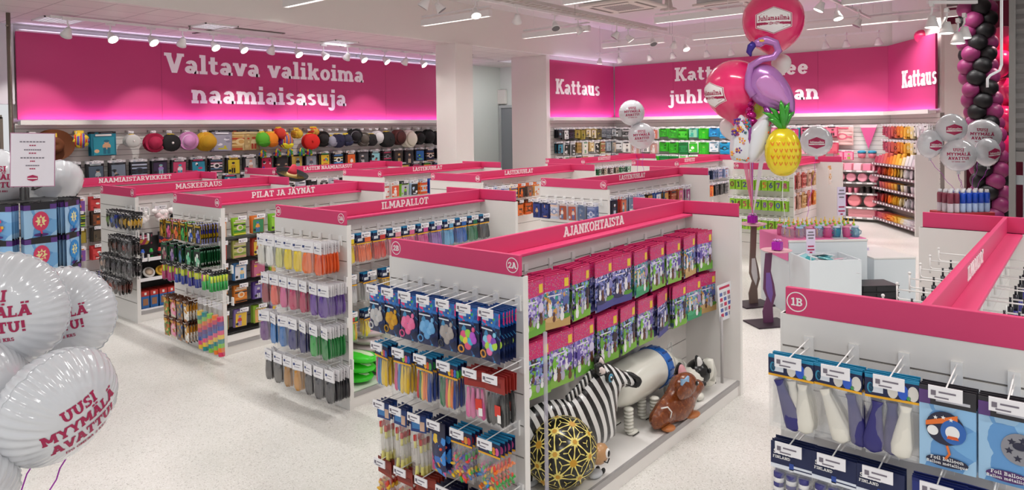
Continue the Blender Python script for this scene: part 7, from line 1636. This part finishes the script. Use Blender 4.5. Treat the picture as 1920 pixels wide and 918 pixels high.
gp2 = [(tp('napkin_pack', .27, .34, c, 290+i, 16), n+' napkin packs', 'napkin pack') for i, (c, n) in enumerate(zip(g2, ['black dotted', 'white', 'pale rose', 'green', 'deep green', 'green dotted', 'bright green', 'pale blue', 'cyan blue', 'light blue', 'pale pink', 'coral pink']))]
seq2 = [0, 1, 2, 1, 2, 3, 3, 4, 5, 6, 7, 8, 9, 9, 10, 10, 11, 11, 10, 11, 11]
wall_items(MBK, xb, 1.83, [gp2[i] for i in seq2], 'middle', 'back wall', 3); rack(pegs_b, MBK, xb, 1.83)
wall_items(MBK, xb[:14], 1.45, [gp2[(i+1) % 12] for i in seq2[:14]], 'lower', 'back wall', 2)
o = tp('party_box', .5, .46, ['#eac0bc', '#f0d0cc', '#e8b4b4', '#e06c84'], 310, 5).put(MBK @ Vector((-4.55, -.12, 2.2)), (0, 0, -PI/2), 'large pink dotted paper pack on the back wall by the corner', 'paper pack')
mb = MB(); mb.prism([(-.19, 0), (.19, 0), (0, -.56)], -.01, .01, 0); mb.prism([(-.19, -.0), (.19, -.0), (.165, -.07), (-.165, -.07)], -.012, .012, 1); o = mb.build('pennant_pack', [C('#dc5c98', .4), C('#e8d0dc', .4)], None, False, MBK @ Vector((-3.98, -.1, 2.22)), -PI/2); tag(o, 'pink triangular pennant pack hanging by the corner of the back wall', 'pennant')
for i, (y, c) in enumerate([(-4.62, '#e0407c'), (-4.4, '#e85a90')]):
    o = tp('gift_box', .22, .22, ['#e84c84', '#f0a0bc', '#8cc83c', '#e8749c'], 311+i, 18).put(MBK @ Vector((y, -.14, 1.62)), (0, 0, -PI/2), 'hot pink dotted box on the back wall, %s of two' % ORD[i], 'box')
for i, y in enumerate((-4.12, -3.9)):
    mb = MB(); mb.lathe([(0, -.16), (.07, -.14), (.085, -.08), (.08, -.04)], 14, 0); mb.lathe([(.09, -.04), (.095, .0), (.06, .02), (0, .025)], 14, 1); o = mb.build('paper_cup_pack', [C('#e8889c', .4), C('#2c94b8', .4)], None, True, MBK @ Vector((y, -.12, 1.6))); tag(o, 'pink and turquoise cup pack on the back wall, %s of two' % ORD[i], 'cup pack')

# pink shelf bay on the back wall
r = empty('shelf_bay', (17.84, 4.2, 0), -PI/2, 'bay of white shelves with pink tableware in the back corner', 'shelf')
for z in (1.17, .9, .65, .33, .1):
    s_ = MB().b2(-.45, .62, -.42, -.01, z-.025, z).build('shelf_board', M_WHITE, r)
    mb = MB(); mb.b2(-.45, .62, -.435, -.42, z-.035, z+.01, 0)
    for k in range(5): mb.b2(-.4+.22*k, -.28+.22*k, -.437, -.435, z-.03, z+.006, 1)
    mb.build('price_rail', [M_GREYMETAL, M_TAG], s_)
MB().b2(-.5, -.46, -.42, -.01, 0, 1.3).build('side_panel', M_WHITE, r)
PK = ['#f0a8b8', '#e890a4', '#f4b8c4', '#e87c98']
Mp = Matrix.Translation((17.84, 4.2, 0)) @ Matrix.Rotation(-PI/2, 4, 'Z')
for i in range(5):
    for k in range(3):
        o = bevel(MB().b2(-.08, .08, -.03, .03, 0, .16).build('napkin_pack', C(PK[i % 4], .35), None, False, Mp @ Vector((-.36+.2*i, -.36+.09*k, 1.17)), -PI/2), .01); o.rotation_euler.x = -.3; tag(o, 'pink napkin pack on the top corner shelf, %s column' % ORD[i], 'napkin pack', 'pink napkin packs on the top corner shelf, column %d' % (i+1))
pl = MB(); pl.lathe([(0, .0), (.075, .0), (.1, .015), (.102, .018), (.075, .006), (0, .006)], 24); plP = Proto(pl.build('paper_plate', C('#f0a0b4', .4), None, True)); pl = MB(); pl.lathe([(0, .0), (.1, .0), (.135, .015), (.137, .018), (.1, .006), (0, .006)], 26); plB = Proto(pl.build('paper_plate', C('#ee8c94', .4), None, True))
tilt = lambda ang: (Matrix.Rotation(ang, 3, 'Z') @ Matrix.Rotation(PI/2-.12, 3, 'X')).to_euler()
for i in range(4):
    for k in range(4): plP.put(Mp @ Vector((-.33+.24*i, -.36+.03*k, 1.012)), tilt(-PI/2), 'pink plate standing on the second corner shelf, %s stack' % ORD[i], 'plate', 'pink plates on the second corner shelf, stack %d' % (i+1))
cup = MB(); cup.lathe([(.028, 0), (.036, .09), (.038, .12), (.039, .122), (.034, .12), (0, .1)], 16); cupP = Proto(cup.build('paper_cup', C('#f090a8', .4), None, True)); cup = MB(); cup.lathe([(.03, 0), (.036, .08), (.032, .12), (.02, .14), (0, .145)], 14); cupB = Proto(cup.build('black_wrap', C('#2c2424', .3), None, True))
for i in range(8):
    for k in range(3): (cupP if i < 4 else cupB).put(Mp @ Vector((-.38+.13*i, -.36+.1*k, .65)), (0, 0, 0), ('pink paper cup' if i < 4 else 'black wrapped cup')+' on the third corner shelf, %s column' % ORD[i], 'cup', 'cups on the third corner shelf, column %d' % (i+1))
for i in range(2):
    for k in range(5): plB.put(Mp @ Vector((-.02+.34*i, -.37+.03*k, .475)), tilt(-PI/2), 'large coral pink plate on the fourth corner shelf, %s stack' % ORD[i], 'plate', 'large coral plates, stack %d' % (i+1))
for k in range(3): o = bevel(MB().b2(-.12, .12, -.1, .1, 0, .09).build('napkin_pack', C('#e8389c', .4), None, False, Mp @ Vector((-.32, -.28, .33+.09*k)), -PI/2), .012); tag(o, 'magenta napkin block in the corner shelf, %s from the bottom' % ORD[k], 'napkin pack', 'magenta napkin blocks')
for k in range(6): o = bevel(MB().b2(-.25, .35, -.15, .15, 0, .03).build('tablecloth_pack', C('#e8a0a8', .5), None, False, Mp @ Vector((.1, -.24, .1+.031*k)), -PI/2), .008); tag(o, 'folded pink tablecloth on the lowest corner shelf, %s from the bottom' % ORD[k], 'tablecloth', 'folded pink tablecloths')

# slanted wall: pegs above, five shelves of goods running from red to yellow and white
bay = empty('shelf_bay', MD @ Vector((0, 0, 0)), DA, 'shelves along the slanted wall with goods from red to yellow and white', 'shelf')
DZ = (1.36, 1.1, .82, .5, .14)
for z in DZ:
    s_ = MB().b2(.05, 2.2, -.44, -.01, z-.025, z).build('shelf_board', mat('mauve_shelf', '#b8a4a8', .5), bay)
    mb = MB(); mb.b2(.05, 2.2, -.455, -.44, z-.045, z+.01, 0)
    for k in range(14): mb.b2(.09+.15*k, .15+.15*k, -.457, -.455, z-.035, z+.002, 1)
    mb.build('price_rail', [mat('mauve_rail', '#8c7078', .5), M_TAG], s_)
MB().b2(2.2, 2.225, -.46, -.01, 0, 1.62).build('side_panel', M_WHITE, bay)
grad = ['#b0405a', '#c45068', '#cc5a66', '#d86458', '#e06a38', '#ee8430', '#f0a034', '#f0b83c', '#f0ca58', '#ecdcae', '#e8e4e0', '#e2dfe2', '#d4c8d0', '#e6e4e4']
gname = ['wine red', 'crimson', 'rose red', 'coral red', 'red orange', 'orange', 'light orange', 'amber', 'yellow', 'cream', 'ivory', 'white', 'pale mauve', 'off-white']
xd = [.13+.153*k for k in range(14)]
dp = [(small('napkin_pack', .135, .27, [g, g, grad[max(0, i-1)], '#2c2224' if i % 3 == 1 else grad[min(13, i+1)]], '#e8e4e4', 16, 330+i, .02), n+' party packs', 'party pack') for i, (g, n) in enumerate(zip(grad, gname))]
wall_items(MD, xd, 2.2, dp, 'upper', 'slanted wall', 3); rack(pegs_d, MD, xd, 2.2); wall_items(MD, xd, 1.86, dp, 'second', 'slanted wall', 3); rack(pegs_d, MD, xd, 1.86)
dplate = []
for g in grad: m_ = MB(); m_.lathe([(0, 0), (.07, 0), (.095, .014), (.097, .017), (.07, .005), (0, .005)], 20); dplate.append(Proto(m_.build('paper_plate', C(g, .4), None, True)))
for si, z in enumerate(DZ):
    for k in range(14):
        g, nme = grad[k], gname[k]; wh = '%s slanted shelf from the top' % ORD[si]
        if si == 0:
            for n in range(3): o = bevel(MB().b2(-.065, .065, -.02, .02, 0, .15+.03*((k*5) % 4)).build('napkin_pack', C(g, .35), None, False, MD @ Vector((xd[k], -.38+.1*n, z)), DA), .008); o.rotation_euler.x = -.25; tag(o, '%s napkin pack, %s' % (nme, wh), 'napkin pack', '%s napkin packs, %s' % (nme, wh))
        elif si in (1, 3):
            for n in range(4): dplate[k].put(MD @ Vector((xd[k]+R.uniform(-.02, .02), -.4+.045*n, z+.1)), (Matrix.Rotation(DA-.5+R.uniform(-.5, .5), 3, 'Z') @ Matrix.Rotation(PI/2-.1, 3, 'X')).to_euler(), '%s plate standing on the %s' % (nme, wh), 'plate', '%s plates, %s' % (nme, wh))
        elif si == 2:
            for n in range(2): o = MB(); o.lathe([(.04, 0), (.05, .13), (.051, .14), (0, .13)], 14); o = o.build('paper_cup', C(g if k not in (1, 8, 11) else '#2c2426', .4), None, True, MD @ Vector((xd[k], -.38+.12*n, z))); tag(o, '%s cup stack on the %s' % (nme if k not in (1, 8, 11) else 'black, next to '+gname[k-1]+',', wh), 'cup', 'cups, place %d, %s' % (k+1, wh))
        else:
            for n in range(4): o = bevel(MB().b2(-.07, .07, -.11, .11, 0, .03).build('tablecloth_pack', C(g, .5), None, False, MD @ Vector((xd[k], -.3+R.uniform(-.02, .02), z+.032*n)), DA+R.uniform(-.15, .15)), .006); tag(o, '%s folded cloth, %s' % (nme, wh), 'tablecloth', '%s folded cloths, %s' % (nme, wh))
# helium bottles on a red table by the entrance
r = empty('display_table', (11.2, 1.36, 0), -.8, 'red topped table behind the closest stand, carrying blue spray bottles', 'table')
bevel(MB().b2(-.32, .32, -.2, .2, .98, 1.05).build('top', C('#b02430', .5), r), .008)
for a in (-.28, .28):
    for b in (-.16, .16): MB().b2(a-.02, a+.02, b-.02, b+.02, 0, .98).build('leg', M_GREYMETAL, r)
bt = MB(); bt.lathe([(.035, 0), (.036, .01), (.036, .12)], 14, 0); bt.lathe([(.0362, .12), (.036, .24), (.03, .26)], 14, 1); bt.lathe([(.028, .26), (.022, .3), (0, .3)], 12, 2); bt = Proto(bt.build('spray_bottle', [C('#a8bce0', .3), C('#1c50c8', .25), C('#e8e8ec', .3)], None, True))
br_ = MB(); br_.lathe([(.035, 0), (.036, .01), (.036, .12)], 14, 0); br_.lathe([(.0362, .12), (.036, .24), (.03, .26)], 14, 1); br_.lathe([(.028, .26), (.022, .3), (0, .3)], 12, 2); br_ = Proto(br_.build('spray_bottle', [C('#d0c4cc', .3), C('#8c3c50', .3), C('#e8e8ec', .3)], None, True))
Mq = Matrix.Translation((11.2, 1.36, 1.05)) @ Matrix.Rotation(-.8, 4, 'Z')
for i in range(7):
    for k in range(3): (br_ if i < 2 else bt).put(Mq @ Vector((-.26+.086*i, -.13+.1*k, 0)), (0, 0, 0), '%s spray bottle on the red table, %s column' % ('pale red' if i < 2 else 'blue', ORD[i]), 'spray bottle', 'spray bottles on the red table, column %d' % (i+1))
